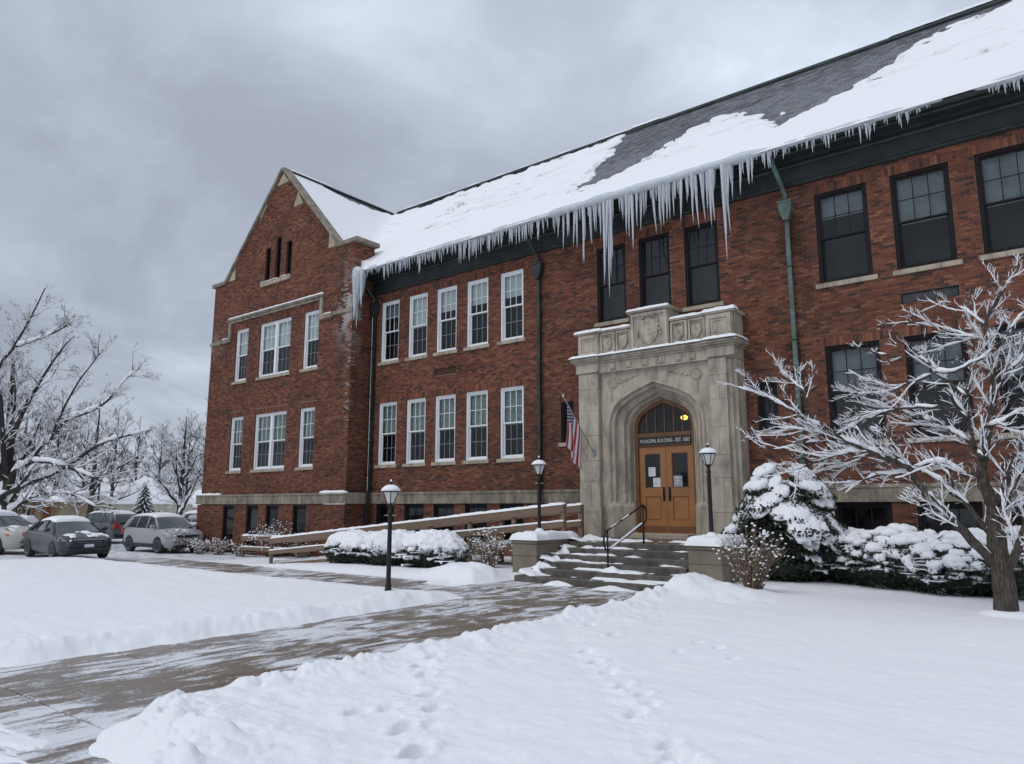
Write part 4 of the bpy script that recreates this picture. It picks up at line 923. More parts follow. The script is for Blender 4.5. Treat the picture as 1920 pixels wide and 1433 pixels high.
# parapet with panels, shields and a raised middle
m = MB(); m.box(PC - 2.40, PC + 2.40, 18.82, YF - 0.002, 6.165, 6.90); pb(m, 'parapet')
def panel(x0, x1, z0, z1, y, w=0.06, d=0.05):
    m = MB(); frame_bars(m, x0, x1, z0, z1, y - d, y + 0.02, w); pb(m, 'panel_frame')
    m = MB(); frame_bars(m, x0 + w + .015, x1 - w - .015, z0 + w + .015, z1 - w - .015, y - d * 0.45, y + 0.02, w * 0.5); pb(m, 'panel_frame')
for sg in (-1, 1):
    a, b = sorted((PC + sg * 1.70, PC + sg * 2.46)); m = MB(); m.box(a, b, 18.74, YF - 0.004, 6.166, 6.90); pb(m, 'parapet_pier'); panel(a + 0.03, b - 0.03, 6.24, 6.88, 18.74, 0.11, 0.045)
for a, b in ((-1.70, -1.16), (-1.16, -0.62), (0.62, 1.16), (1.16, 1.70)): panel(PC + a + 0.02, PC + b - 0.02, 6.22, 6.88, 18.82, 0.055, 0.06)
def shield(cx, cz, w, h, y, d, deco=True):
    pts = [(-w/2, h*0.45), (-w/2, -h*0.10), (-w*0.40, -h*0.28), (-w*0.22, -h*0.40), (0, -h*0.55), (w*0.22, -h*0.40), (w*0.40, -h*0.28), (w/2, -h*0.10), (w/2, h*0.45), (w*0.25, h*0.40), (0, h*0.46), (-w*0.25, h*0.40)]
    m = MB(); m.prism([(cx + x, cz + z) for x, z in pts], y - d, y + 0.01); s = pb(m, 'shield')
    m = MB(); m.prism([(cx + x * 0.84, cz + z * 0.84 + 0.004) for x, z in pts], y - d - 0.018, y - d + 0.004)
    rr = random.Random(int(cx * 100))
    for k in range(9 if deco else 4):
        a, b = (rr.random() - .5) * w * .55, (rr.random() - .4) * h * .55; m.lathe([(0.001, -0.012), (w * 0.07, -0.006), (w * 0.05, 0.01)], (0, 0, 0), 8) if False else m.bbox(cx + a - w*.06, cx + a + w*.06, y - d - 0.034, y - d - 0.01, cz + b - h*.045, cz + b + h*.045, 0.01)
    m.build('relief', 'carved_stone', portal)
    m = MB()
    for k in range(14):      # leafy scrolls around it
        t = math.pi * (0.05 + 0.9 * k / 13); t2 = t + math.pi * 0.0; x = math.cos(t) * w * 0.62; z = math.sin(t) * h * 0.20 + h * 0.42 - (abs(math.cos(t)) ** 3) * h * 0.62
        m.bbox(cx + x - w*.055, cx + x + w*.055, y - d * 0.9, y + 0.005, cz + z - h*.05, cz + z + h*.05, 0.012)
    m.build('scroll', 'carved_stone', portal)
shield(PC - 1.43, 6.54, 0.27, 0.40, 18.82, 0.05); shield(PC - 0.89, 6.56, 0.28, 0.40, 18.82, 0.05); shield(PC + 0.89, 6.56, 0.28, 0.40, 18.82, 0.05); shield(PC + 1.43, 6.54, 0.27, 0.40, 18.82, 0.05)
m = MB(); m.box(PC - 0.60, PC + 0.60, 18.72, YF - 0.006, 6.167, 7.30); pb(m, 'parapet_centre'); panel(PC - 0.58, PC + 0.58, 6.20, 7.27, 18.72, 0.09, 0.05); shield(PC, 6.72, 0.60, 0.78, 18.72, 0.08)
m = MB()
for a, b, z, y in ((-2.56, -1.64, 6.90, 18.66), (-1.68, -0.60, 6.90, 18.72), (0.60, 1.68, 6.90, 18.72), (1.64, 2.56, 6.90, 18.66), (-0.70, 0.70, 7.30, 18.62)): m.bbox(PC + a, PC + b, y, YF - 0.01, z + 0.001 * (b - a), z + 0.085, 0.02)
pb(m, 'parapet_coping')
m = MB()
for a, b, z, y, t in ((-2.58, -1.60, 6.98, 18.64, .075), (-1.70, -0.62, 6.98, 18.70, .06), (0.62, 1.70, 6.98, 18.70, .06), (1.60, 2.58, 6.98, 18.64, .085), (-0.70, 0.68, 7.38, 18.60, .06)): snow_field(m, PC + a, PC + b, y, y + 0.34, z + 0.003, t, 0.035, 0.07, int(a * 10 + 40))
m.build('snow', 'snow', portal, smooth=True)
# spandrel rosettes with trailing leaves
for sg in (-1, 1):
    cx, cz = PC + sg * 1.33, 5.33; m = MB()
    for rr_, d in ((0.165, 0.030), (0.105, 0.045), (0.05, 0.055)):
        th = np.linspace(0, 2 * math.pi, 25); m.tube([(cx + rr_ * math.cos(t), PY - 0.012, cz + rr_ * math.sin(t)) for t in th], d * 0.55, 6)
    for k in range(12): t = k * math.pi / 6; m.bbox(cx + 0.135 * math.cos(t) - .018, cx + 0.135 * math.cos(t) + .018, PY - 0.045, PY + .004, cz + 0.135 * math.sin(t) - .018, cz + 0.135 * math.sin(t) + .018, 0.008)
    pb(m, 'rosette'); m = MB()
    for k in range(16):
        t = k / 15; x = cx - sg * (0.2 + 0.62 * t); z = cz + 0.02 + 0.13 * t + 0.05 * math.sin(k * 1.7) * (1 - t); r_ = 0.045 * (1 - 0.75 * t); m.bbox(x - r_, x + r_, PY - 0.035, PY + .004, z - r_, z + r_, r_ * 0.4)
    pb(m, 'leaf_scroll'); m = MB()
    for k in range(6): t = k / 5; m.bbox(cx + sg * 0.03 - .03, cx + sg * 0.03 + .03 * (1 - t), PY - 0.03, PY + .004, cz - 0.24 - 0.3 * t, cz - 0.20 - 0.3 * t, 0.01)
    pb(m, 'leaf_drop')

# ---------------------------------------------------------------- doorway
DY = 19.50; DX0, DX1 = PC - 0.925, PC + 0.925; Z0 = 0.965
def dpart(mb, name, mat, parent=None, smooth=False): return mb.build(name, mat, parent or BLD, smooth=smooth)
m = MB(); fr_ = arch_pts(0.96, 4.825, 3.866, Z0, 14); inn = arch_pts(0.86, 4.70, 3.88, Z0, 14)
m.grid(np.array([fr_[:, 0], inn[:, 0]]) + PC, np.array([[DY - 0.07] * len(fr_)] * 2), np.array([fr_[:, 1], inn[:, 1]])); m.grid(np.array([inn[:, 0], inn[:, 0]]) + PC, np.array([[DY - 0.07] * len(fr_), [DY + 0.1] * len(fr_)]), np.array([inn[:, 1], inn[:, 1]]))
dframe = dpart(m, 'door_frame', 'dark_oak')
m = MB(); m.box(PC - 0.87, PC + 0.87, DY - 0.05, DY + 0.06, 3.745, 3.83); m.box(PC - 0.90, PC + 0.90, DY - 0.035, DY + 0.05, 3.44, 3.745); dpart(m, 'transom_bar', 'dark_oak', dframe)
for x in np.linspace(-0.86, 0.86, 7)[1:-1]:
    zt = np.interp(x, inn[:, 0][1:-1], inn[:, 1][1:-1]); m = MB(); m.box(PC + x - 0.014, PC + x + 0.014, DY - 0.02, DY + 0.03, 3.83, zt + 0.01); dpart(m, 'mullion', 'dark_oak', dframe)
xs_ = np.linspace(-0.86, 0.86, 7)
for a, b in zip(xs_[:-1], xs_[1:]):
    aa, bb = a + 0.014, b - 0.014; za, zb_ = [np.interp(t, inn[:, 0][1:-1], inn[:, 1][1:-1]) for t in (aa, bb)]; zm_ = np.interp((aa + bb) / 2, inn[:, 0][1:-1], inn[:, 1][1:-1])
    m = MB(); m.prism([(PC + aa, 3.83), (PC + bb, 3.83), (PC + bb, zb_), (PC + (aa + bb) / 2, zm_), (PC + aa, za)], DY + 0.003, DY + 0.008); dpart(m, 'transom_pane', 'glass', dframe)
def door(x0, x1, hs):
    z1 = 3.435; d = MB(); st = 0.17; y0, y1 = DY - 0.01, DY + 0.045
    d.box(x0, x0 + st, y0, y1, Z0, z1); d.box(x1 - st, x1, y0, y1, Z0, z1); d.box(x0 + st, x1 - st, y0 + .001, y1, z1 - 0.20, z1); d.box(x0 + st, x1 - st, y0 + .001, y1, 2.00, 2.24); d.box(x0 + st, x1 - st, y0 + .001, y1, Z0, 1.30)
    o = dpart(d, 'door', 'oak')
    m = MB(); m.box(x0 + st, x1 - st, y0 + 0.03, y1, 1.30, 2.00); m.bbox(x0 + st + 0.035, x1 - st - 0.035, y0 + 0.016, y0 + 0.035, 1.335, 1.965, 0.012); dpart(m, 'panel', 'oak', o)
    m = MB(); frame_bars(m, x0 + st, x1 - st, 2.24, z1 - 0.20, y0 + 0.006, y0 + 0.05, 0.022); dpart(m, 'glazing_bead', 'dark_oak', o)
    m = MB(); m.box(x0 + st + .022, x1 - st - .022, y0 + 0.028, y0 + 0.034, 2.262, z1 - 0.222); dpart(m, 'pane', 'glass', o)
    hx = x1 - 0.085 if hs > 0 else x0 + 0.085; m = MB(); m.bbox(hx - 0.04, hx + 0.04, y0 - 0.008, y0 + 0.002, 1.86, 2.27, 0.004); m.tube([(hx, y0 - 0.005, 1.93), (hx, y0 - 0.06, 1.96), (hx, y0 - 0.06, 2.14), (hx, y0 - 0.005, 2.17)], 0.012, 6); m.lathe([(0.017, 0), (0.017, 0.02)], (hx, y0 - 0.01, 2.22), 8); dpart(m, 'handle', 'black_metal', o)
    m = MB(); m.box(x0 + 0.02, x1 - 0.02, y0 - 0.004, y0 + 0.0005, Z0 + 0.02, 1.16); dpart(m, 'kick_plate', 'dark_oak', o)
    return o
door(PC - 0.855, PC - 0.005, 1); door(PC + 0.005, PC + 0.855, -1)
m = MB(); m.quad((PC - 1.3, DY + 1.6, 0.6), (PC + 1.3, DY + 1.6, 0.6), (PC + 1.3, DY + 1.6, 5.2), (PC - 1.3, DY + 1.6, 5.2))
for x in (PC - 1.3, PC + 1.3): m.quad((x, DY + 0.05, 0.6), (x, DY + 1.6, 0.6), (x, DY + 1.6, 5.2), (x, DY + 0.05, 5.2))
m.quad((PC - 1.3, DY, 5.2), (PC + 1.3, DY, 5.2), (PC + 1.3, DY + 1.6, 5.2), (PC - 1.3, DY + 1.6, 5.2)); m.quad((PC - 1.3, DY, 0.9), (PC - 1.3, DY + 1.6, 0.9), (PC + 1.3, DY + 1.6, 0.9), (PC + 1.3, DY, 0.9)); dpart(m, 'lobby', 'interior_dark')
m = MB(); m.bbox(PC - 0.95, PC + 0.95, 18.75, DY + 0.05, GZ - 0.02, Z0 - 0.004, 0.015); dpart(m, 'threshold', 'limestone')
# lit lamp seen through the transom
p = atY(1283, 783, DY + 0.35)
lmp = empty('ceiling_lamp', p - [0, 0, 0.06], 'small glowing yellow lamp inside the arched window over the doors', 'lamp')
m = MB(); m.lathe([(0.01, -0.075), (0.07, -0.06), (0.105, -0.01), (0.10, 0.03), (0.05, 0.06), (0.02, 0.07)], p, 16); m.build('globe', 'lamp_glow', lmp, smooth=True)
m = MB(); m.tube([p + [0, 0, 0.06], p + [0, 0, 0.5]], 0.008, 6); m.build('stem', 'black_metal', lmp)
# sign over the doors
sg_ = empty('building_sign', (PC, DY - 0.05, 3.46), 'black board lettered MUNICIPAL BUILDING - EST. 1885 above the oak doors', 'sign')
m = MB(); m.bbox(PC - 0.855, PC + 0.855, DY - 0.062, DY - 0.036, 3.475, 3.715, 0.004); m.build('board', 'sign_black', sg_)
m = MB(); frame_bars(m, PC - 0.868, PC + 0.868, 3.462, 3.728, DY - 0.066, DY - 0.036, 0.014); m.build('frame', 'dark_oak', sg_)
tx = D.curves.new('lettering', 'FONT'); tx.body = 'MUNICIPAL BUILDING - EST. 1885'; tx.size = 0.155; tx.align_x = 'CENTER'; tx.align_y = 'CENTER'; tx.extrude = 0.002; tx.offset = 0.0004; tx.space_character = 1.08
to = D.objects.new('lettering_curve', tx); COL.objects.link(to); bpy.context.view_layer.update(); me = D.meshes.new_from_object(to.evaluated_get(bpy.context.evaluated_depsgraph_get())); wd0 = max(v.co.x for v in me.vertices) - min(v.co.x for v in me.vertices)
D.objects.remove(to); me.materials.clear(); me.materials.append(M['sign_letter']); lt = D.objects.new('lettering', me); COL.objects.link(lt); lt.parent = sg_; k = 1.56 / wd0; lt.scale = (k, 0.98, 1); lt.rotation_euler = (R(90), 0, 0); lt.location = (0.0, -0.0155, 0.133)
# papers taped inside the door glass
def paper(x0, x1, z0, z1, label, dark=False, rows=5):
    n_ = empty('paper_notice', ((x0 + x1) / 2, DY + 0.012, z0), label, 'notice'); m = MB(); m.box(x0, x1, DY + 0.012, DY + 0.0145, z0, z1); m.build('sheet', 'paper' if not dark else 'print_grey', n_); m = MB(); h = (z1 - z0)
    for i in range(rows): z_ = z1 - h * (0.15 + 0.75 * i / rows); m.box(x0 + 0.03, x1 - 0.03 - 0.04 * (i % 3), DY + 0.0105, DY + 0.0115, z_ - h * 0.05, z_)
    m.build('print', 'print_grey' if not dark else 'paper', n_)
a = PC - 0.855
paper(a + 0.28, a + 0.50, 2.58, 2.84, 'upper white paper notice taped in the left door glass'); paper(a + 0.42, a + 0.66, 2.27, 2.53, 'lower white paper notice in the left door glass')
paper(PC + 0.21, PC + 0.48, 2.27, 2.58, 'grey hours sign in the lower corner of the right door glass', True, 3)

# ================================================================ steps, piers, rail, ramp
SX0, SX1 = -10.75, -6.95; SY, TR, RI = 13.85, 0.42, 0.14
steps = empty('entrance_steps', ((SX0 + SX1) / 2, SY, 0), 'broad flight of dark concrete steps dusted with snow below the doors', 'steps')
for k in range(6):
    m = MB(); y0 = SY + TR * k; m.bbox(SX0 - (0.12 if k == 0 else 0), SX1, y0, (y0 + TR + 0.04) if k < 5 else 16.4, -0.1 if k == 0 else RI * k - 0.02, RI * (k + 1), 0.014); m.build('step', 'step_concrete', steps)
m = MB(); m.bbox(-12.2, SX1 + 0.1, 16.402, 18.80, -0.2, GZ, 0.01); m.build('landing', 'step_concrete', steps)
m = MB()
for k in range(6):
    y0 = SY + TR * k; y1 = y0 + TR if k < 5 else y0 + 1.2; z = RI * (k + 1); nx, ny = 180, 14 if k < 5 else 26
    X, Y = np.meshgrid(np.linspace(SX0, SX1, nx), np.linspace(y0 + 0.004, y1, ny)); t = (Y - y0) / (y1 - y0)
    left = np.exp(-((X - SX0) / 0.28)); mid = np.exp(-((X + 8.6) / 0.55) ** 2) * (0.5 if k < 3 else 0.15)
    d_ = fbm(X * 1.6, Y * 2.5 + 11 * k, 4, 300 + k) - 0.61 + 0.50 * left + 0.13 * sst((t - 0.45) / 0.5) + 0.12 * mid
    m.grid(X, Y, z - 0.010 + np.clip(d_ * 0.26, -0.05, 0.05 + 0.11 * left) * (0.55 + 0.45 * sst(t / 0.25)))
for (x, y, z, r_, h_) in ((-8.62, 14.50, 0.28, 0.26, 0.16), (-10.55, 14.35, 0.14, 0.35, 0.22), (-10.6, 14.8, 0.28, 0.3, 0.2), (-10.6, 15.2, 0.42, 0.28, 0.2), (-10.6, 15.6, .56, .26, .2), (-9.6, 13.78, 0.0, 0.35, 0.12), (-8.2, 13.75, 0.0, 0.5, 0.08)):
    n_ = 14; rr_, aa_ = np.meshgrid(np.linspace(0, 1, 8), np.linspace(0, 2 * math.pi, 22)); X = x + rr_ * r_ * np.cos(aa_) * (1 + 0.3 * np.sin(3 * aa_ + x * 9)); Y = y + 0.7 * rr_ * r_ * np.sin(aa_); m.grid(X, Y, z - 0.01 + h_ * (1 - rr_ ** 1.3) * (0.7 + 0.6 * fbm(X * 6, Y * 6, 2, 8)))
m.build('snow', 'snow', steps, smooth=True, kind='stuff')
def pier(x0, x1, y0, y1, z1, label):
    p = empty('stone_pier', ((x0 + x1) / 2, (y0 + y1) / 2, 0), label, 'stone pier')
    for a, b in ((-0.1, 0.52), (0.52, z1 - 0.12)):
        ys_ = np.linspace(y0, y1, max(2, round((y1 - y0) / 0.75) + 1))
        for c, d in zip(ys_[:-1], ys_[1:]): m = MB(); m.bbox(x0, x1, c + 0.003, d - 0.003, a + 0.003, b - 0.003, 0.01); m.build('stone_block', 'pier_stone', p)
    m = MB(); m.bbox(x0 - 0.02, x1 + 0.02, y0 - 0.02, y1 + 0.02, z1 - 0.118, z1, 0.015); m.build('cap_stone', 'pier_stone', p)
    m = MB(); snow_field(m, x0 - 0.06, x1 + 0.06, y0 - 0.06, y1 + 0.06, z1, 0.15, 0.03, 0.13, int(-x0 * 3)); m.build('snow_cap', 'snow', p, smooth=True); return p
pier(-11.52, -10.78, 14.62, 16.36, 0.93, 'long stone pier with snow cap left of the steps'); pier(-6.92, -6.18, 14.75, 16.3, 0.93, 'squat stone pier with snow cap right of the steps')
hr = empty('handrail', (-8.75, 14.6, 0.28), 'black pipe handrail in the middle of the entrance steps', 'handrail')
LP = np.array((-8.72, 14.50, 0.28)); UP = np.array((-8.72, 16.18, 0.84)); z1_, z2_ = 0.90, 0.46
m = MB(); m.tube([LP - [0, 0, .05], LP + [0, 0, z1_]], 0.022, 8); m.build('post', 'black_metal', hr, smooth=True); m = MB(); m.tube([UP - [0, 0, .05], UP + [0, 0, z1_]], 0.024, 8); m.build('post', 'black_metal', hr, smooth=True)
def arc(a, b, out, n=7):
    c = (a + b) / 2; r_ = (a - b) / 2; return [c + r_ * math.cos(t) + np.array(out) * np.linalg.norm(r_) * 0.65 * math.sin(t) for t in np.linspace(0, math.pi, n)]
m = MB(); m.tube([LP + [0, 0, z1_], UP + [0, 0, z1_]] + arc(UP + [0, 0.02, z1_], UP + [0, 0.02, z2_], (0, 1, 0)) + [LP + [0, 0, z2_]] + arc(LP + [0, -.02, z2_], LP + [0, -.02, z1_], (0, -1, 0)), 0.021, 8); m.build('rail', 'black_metal', hr, smooth=True)
m = MB(); snow_bar(m, [LP + [0, .05, z2_ + 0.018], UP + [0, -.05, z2_ + 0.018]], 0.05, 0.035, 3); snow_bar(m, [LP + (UP - LP) * 0.05 + [0, 0, z1_ + 0.018], LP + (UP - LP) * 0.6 + [0, 0, z1_ + 0.018]], 0.035, 0.014, 3, gap=0.4); m.build('snow', 'snow', hr, smooth=True)

# wooden ramp along the wall
ramp = empty('wooden_ramp', (-18, 16.9, 0), 'weathered wooden access ramp with snow topped rails climbing to the doors', 'ramp')
def dz(x): return np.interp(x, [-28, -24.2, -11.2, -10], [-0.38, -0.36, 0.86, 0.86])
YA, YB = 16.35, 17.5
def side(y, xs, x_end):
    for x in xs:
        m = MB(); m.box(x - 0.055, x + 0.055, y - 0.05, y + 0.05, gz(x, y) - 0.3, dz(x) + 0.86); m.build('post', 'post_wood', ramp)
    a, b = xs[0] - 0.06, x_end; seg = [a, *[x for x in (-24.2,) if a < x < b - .5], b]; P_ = lambda x, h, yy=y: (x, yy, float(dz(x)) + h)
    for u, v in zip(seg[:-1], seg[1:]):
        m = MB(); m.beam(P_(u, 0.79, y - 0.07), P_(v, 0.79, y - 0.07), 0.045, 0.15); m.beam(P_(u, 0.885), P_(v, 0.885), 0.16, 0.045); m.build('top_rail', 'weathered_wood', ramp)
        m = MB(); m.beam(P_(u, 0.40, y - 0.07), P_(v, 0.40, y - 0.07), 0.045, 0.14); m.build('mid_rail', 'weathered_wood', ramp)
    m = MB(); pts = [P_(x, 0.908) for x in seg]; snow_bar(m, pts, 0.18, 0.075, int(y * 7)); pts = [P_(x, 0.475, y - 0.07) for x in seg]; snow_bar(m, pts, 0.07, 0.045, int(y * 5)); m.build('rail_snow', 'snow', ramp, smooth=True)
side(YB, [-27.9, -24.2, -20.9, -17.5, -14.2, -11.35], -11.3); side(YA, [-24.2, -20.75, -18.35, -16.05, -14.45, -12.82, -11.16], -11.1)
for i, x in enumerate(np.arange(-24.2, -11.2, 0.146)):
    pass
m = MB(); m.beam((-24.2, YA + 0.06, dz(-24.2) - 0.08), (-11.2, YA + 0.06, dz(-11.2) - 0.08), 0.05, 0.18); m.beam((-24.2, YB - 0.06, dz(-24.2) - 0.08), (-11.2, YB - 0.06, dz(-11.2) - 0.08), 0.05, 0.18); m.build('stringer', 'weathered_wood', ramp)
m = MB(); m.beam((-24.2, (YA + YB) / 2, dz(-24.2) - 0.02), (-11.2, (YA + YB) / 2, dz(-11.2) - 0.02), YB - YA - 0.2, 0.03); m.build('deck', 'weathered_wood', ramp)
m = MB(); snow_field(m, -24.4, -11.3, YA + 0.1, YB - 0.1, lambda X, Y: dz(X) + 0.0, 0.10, 0.06, 0.1, 71); m.build('deck_snow', 'snow', ramp, smooth=True)

# ================================================================ lamp posts
def lamp_post(base, h, label, arms=True, pad=True):
    b = np.asarray(base, float); L = empty('lamp_post', b, label, 'lamp post', 'black lantern lamp posts')
    m = MB(); m.lathe([(0.075, -0.25), (0.075, 0.02), (0.060, 0.05), (0.060, 0.12), (0.046, 0.15), (0.041, h - 0.62), (0.05, h - 0.60), (0.05, h - 0.57), (0.038, h - 0.55), (0.036, h - 0.47)], b, 14); m.build('post', 'black_metal', L, smooth=True)
    zt, zb_ = h - 0.20, h - 0.43; n_ = 6; r0, r1 = 0.075, 0.165; m = MB(); m.lathe([(0.036, h - 0.48), (0.07, h - 0.455), (r0 + 0.01, zb_), (r0, zb_ + 0.001)], b, n_)
    for k in range(n_):
        t = k * 2 * math.pi / n_ + 0.3; m.tube([b + [r0 * math.cos(t), r0 * math.sin(t), zb_], b + [r1 * math.cos(t), r1 * math.sin(t), zt]], 0.009, 5)
    th = np.linspace(0, 2 * math.pi, n_ + 1) + 0.3; m.tube([b + [r1 * math.cos(t), r1 * math.sin(t), zt] for t in th], 0.012, 5); m.build('lantern_frame', 'black_metal', L)
    for k in range(n_):
        t0, t1 = 0.3 + k * 2 * math.pi / n_, 0.3 + (k + 1) * 2 * math.pi / n_; g = MB(); c0, s0, c1, s1 = math.cos(t0), math.sin(t0), math.cos(t1), math.sin(t1)
        g.quad(b + [r0 * c0 * .97, r0 * s0 * .97, zb_ + .003], b + [r0 * c1 * .97, r0 * s1 * .97, zb_ + .003], b + [r1 * c1 * .97, r1 * s1 * .97, zt - .003], b + [r1 * c0 * .97, r1 * s0 * .97, zt - .003]); g.build('pane', 'frosted_glass', L)
    m = MB(); m.lathe([(r1 + 0.015, zt), (r1 + 0.02, zt + 0.012), (0.12, zt + 0.075), (0.05, zt + 0.105), (0.018, zt + 0.12), (0.018, zt + 0.14), (0.03, zt + 0.155), (0.03, zt + 0.175), (0.012, zt + 0.195), (0.001, zt + 0.225)], b, 16); m.build('roof', 'black_metal', L, smooth=True)
    m = MB(); m.lathe([(r1 + 0.012, zt + 0.006), (r1 + 0.03, zt + 0.02), (r1 + 0.012, zt + 0.055), (0.125, zt + 0.105), (0.07, zt + 0.130), (0.019, zt + 0.135)], b, 20); m.lathe([(0.02, zt + 0.195), (0.024, zt + 0.21), (0.012, zt + 0.235), (0.001, zt + 0.24)], b, 8); m.build('snow_cap', 'snow', L, smooth=True)
    if arms:
        m = MB(); a = np.array([math.cos(YAW), math.sin(YAW), 0]); m.tube([b + [0, 0, h - 0.66] - a * 0.12, b + [0, 0, h - 0.66] + a * 0.12], 0.008, 6); m.build('ladder_bar', 'black_metal', L); s = MB(); snow_bar(s, [b + [0, 0, h - 0.652] - a * 0.12, b + [0, 0, h - 0.652] + a * 0.12], 0.02, 0.012, 2); s.build('snow', 'snow', L)
    if pad:
        m = MB(); m.lathe([(0.24, -0.02), (0.19, 0.03), (0.10, 0.10), (0.062, 0.14), (0.02, 0.15)], b, 18); m.build('base_snow', 'snow', L, smooth=True)
p = atZ(728, 1098, 0.22); lamp_post((p[0], p[1], gz(p[0], p[1]) - 0.02), 2.02 + 0.06, 'black lantern post standing alone on the lawn left of the walk', pad=False)
lamp_post((-11.15, 15.25, 1.03), 1.92, 'black lantern post on the stone pier left of the steps'); lamp_post((-6.55, 15.15, 1.03), 2.0, 'black lantern post on the stone pier right of the steps')

# ================================================================ flag
fa, fb = atY(1113, 848, 18.68), atY(1056, 743, 17.55)
fl = empty('flag', fa, 'American flag hanging from an angled pole on the left of the stone portal', 'flag')
m = MB(); m.tube([fa, fb], 0.014, 8); m.build('pole', 'pole_grey', fl, smooth=True); m = MB(); m.lathe([(0.012, -0.03), (0.03, 0.0), (0.03, 0.03), (0.004, 0.06)], fb, 10); m.build('finial', 'sign_letter', fl, smooth=True)
m = MB(); m.bbox(fa[0] - 0.05, fa[0] + 0.05, 18.66, 18.70, fa[2] - 0.10, fa[2] + 0.08, 0.01); m.tube([fa + [0, 0.01, -0.06], fa + (fb - fa) * 0.07], 0.026, 8); m.build('bracket', 'pole_grey', fl)
nu, nv = 118, 104; u = np.linspace(0, 1, nu)[:, None]; v = np.linspace(0, 1, nv)[None]            # v: 0 lower hoist end .. 1 at the tip; u: along the fly
h0 = fb + (fa - fb) * 0.115; h1 = fb + (fa - fb) * 0.60; H = h1 + (h0 - h1) * v[..., None]          # hoist line on the pole
fly = 1.28; wave = 0.075 * np.sin(v * 9.0 + 1.2 * u) * (0.25 + u) ; wave2 = 0.03 * np.sin(v * 17 + 2.0) * u
gath = 1 - 0.30 * sst(u * 1.2)[..., None]                                                             # the fly gathers in folds
top = (h0 + h1) / 2
Px = top[0] + (H[..., 0] - top[0]) * gath[..., 0] + wave * 0.55 - 0.06 * u; Py = top[1] + (H[..., 1] - top[1]) * gath[..., 0] + wave + wave2; Pz = H[..., 2] - fly * u * (0.92 + 0.08 * v) + 0.02 * np.sin(v * 8) * u
Pz = Pz + 0 * v
st_ = np.floor(v * 13).astype(int) % 2; cf = np.where((st_ == 0)[..., None] * np.ones((nu, 1, 1)) > 0, np.array([0.36, 0.022, 0.040]), np.array([0.68, 0.66, 0.66]))
canton = (v > 6 / 13) & (u < 0.40); cf = np.where(canton[..., None], np.array([0.020, 0.026, 0.095]), cf)
su, sv = (u / 0.40) * 11, ((v - 6 / 13) / (7 / 13)) * 9; fu, fv = su - np.floor(su) - 0.5, sv - np.floor(sv) - 0.5
star = canton & (((np.floor(su) + np.floor(sv)) % 2) == 0) & (fu ** 2 + fv ** 2 < 0.20); cf = np.where(star[..., None], np.array([0.62, 0.62, 0.64]), cf)
m = MB(); m.grid(Px, Py, Pz, cf); m.build('cloth', 'flag_cloth', fl, smooth=True)

# ================================================================ icicles
def icicle_mesh(sd):
    r_ = random.Random(sd); n_ = 9; t = np.linspace(0, 1, n_); P_ = np.stack([0.012 * np.sin(t * 4 + sd) * t, 0.010 * np.cos(t * 5 + sd) * t, -t], 1); rad = (1 - t) ** 0.85 * (1 + 0.16 * np.array([r_.random() - .5 for _ in t])) + 0.035; rad[-1] = 0.01
    m = MB(); m.tube(P_, rad * 0.06, 7); return m.mesh('icicle', 'ice', True)
IM = [icicle_mesh(k) for k in range(10)]
ENV = [(-22.6, .30), (-21.5, .35), (-20.3, .45), (-19.3, .5), (-18.2, .42), (-17.0, .5), (-15.8, .55), (-14.8, .55), (-13.9, .5), (-13.1, .55), (-12.6, 1.75), (-12.0, 1.35), (-11.4, 1.4), (-10.9, 2.3), (-10.3, 1.6), (-9.8, 1.35), (-9.4, 1.9), (-8.8, 1.4), (-8.1, .95), (-7.7, 1.6), (-7.25, 2.4), (-6.9, 2.5), (-6.6, .9), (-6.2, .6), (-5.9, .30), (-5.3, .55), (-4.9, .45), (-4.4, .40), (-3.9, .36), (-3.2, .32), (-2.6, .24), (-2.0, .05), (-1.3, .02), (-1.0, .30), (0.5, .34), (3.2, .3)]
ex_, el_ = np.array([e[0] for e in ENV]), np.array([e[1] for e in ENV])
def icicle_row(x0, x1, label, dens=23):
    g = empty('icicle_fringe', ((x0 + x1) / 2, 18.62, 11.0), label, 'icicles', 'icicles along the gutter'); n_ = int((x1 - x0) * dens)
    X = np.sort(rng.uniform(x0, x1, n_)); last = -99
    for x in X:
        L_ = float(np.interp(x, ex_, el_)); cl = 0.55 + 0.9 * float(vn(np.array([x * 2.2]), np.array([3.0]), None, 9)[0]); l = L_ * (0.24 + 1.0 * rng.random() ** 1.5) * cl
        if l < 0.05: continue
        r_ = 0.20 + 0.50 * min(l, 1.8) ** 0.8 + 0.13 * rng.random(); i = inst('icicle', IM[rng.integers(10)], (x, 18.60 + rng.normal(0, 0.03), 11.02 + rng.uniform(-.02, .03)), g, rot=(R(rng.normal(0, 1.2)), R(rng.normal(0, 1.2)), rng.uniform(0, 6)), scale=(r_, r_, l))
    xs = np.arange(x0 - .22, x1 + .23, 0.06); m = MB(); rr_ = (0.05 + 0.075 * np.clip(np.interp(xs, ex_, el_), 0, 1.0)) * (0.7 + 0.7 * fbm(xs * 1.8, xs * 0, 3, 44)); rr_[[0, -1]] = 0.035
    m.tube(np.stack([xs, 18.60 + 0.03 * (fbm(xs * 1.3, xs * 0 + 4, 2, 45) - .5) + 0 * xs, 11.075 + 0.03 * (fbm(xs * 0.9, xs * 0 + 9, 2, 46) - 0.5)], 1), rr_, 10); m.build('ice_rim', 'ice_rim', g, smooth=True)
icicle_row(-22.45, -14.2, 'fringe of short icicles above the five white upper windows'); icicle_row(-14.15, -11.2, 'long icicles between the dark middle downspout and the portal windows', 21)
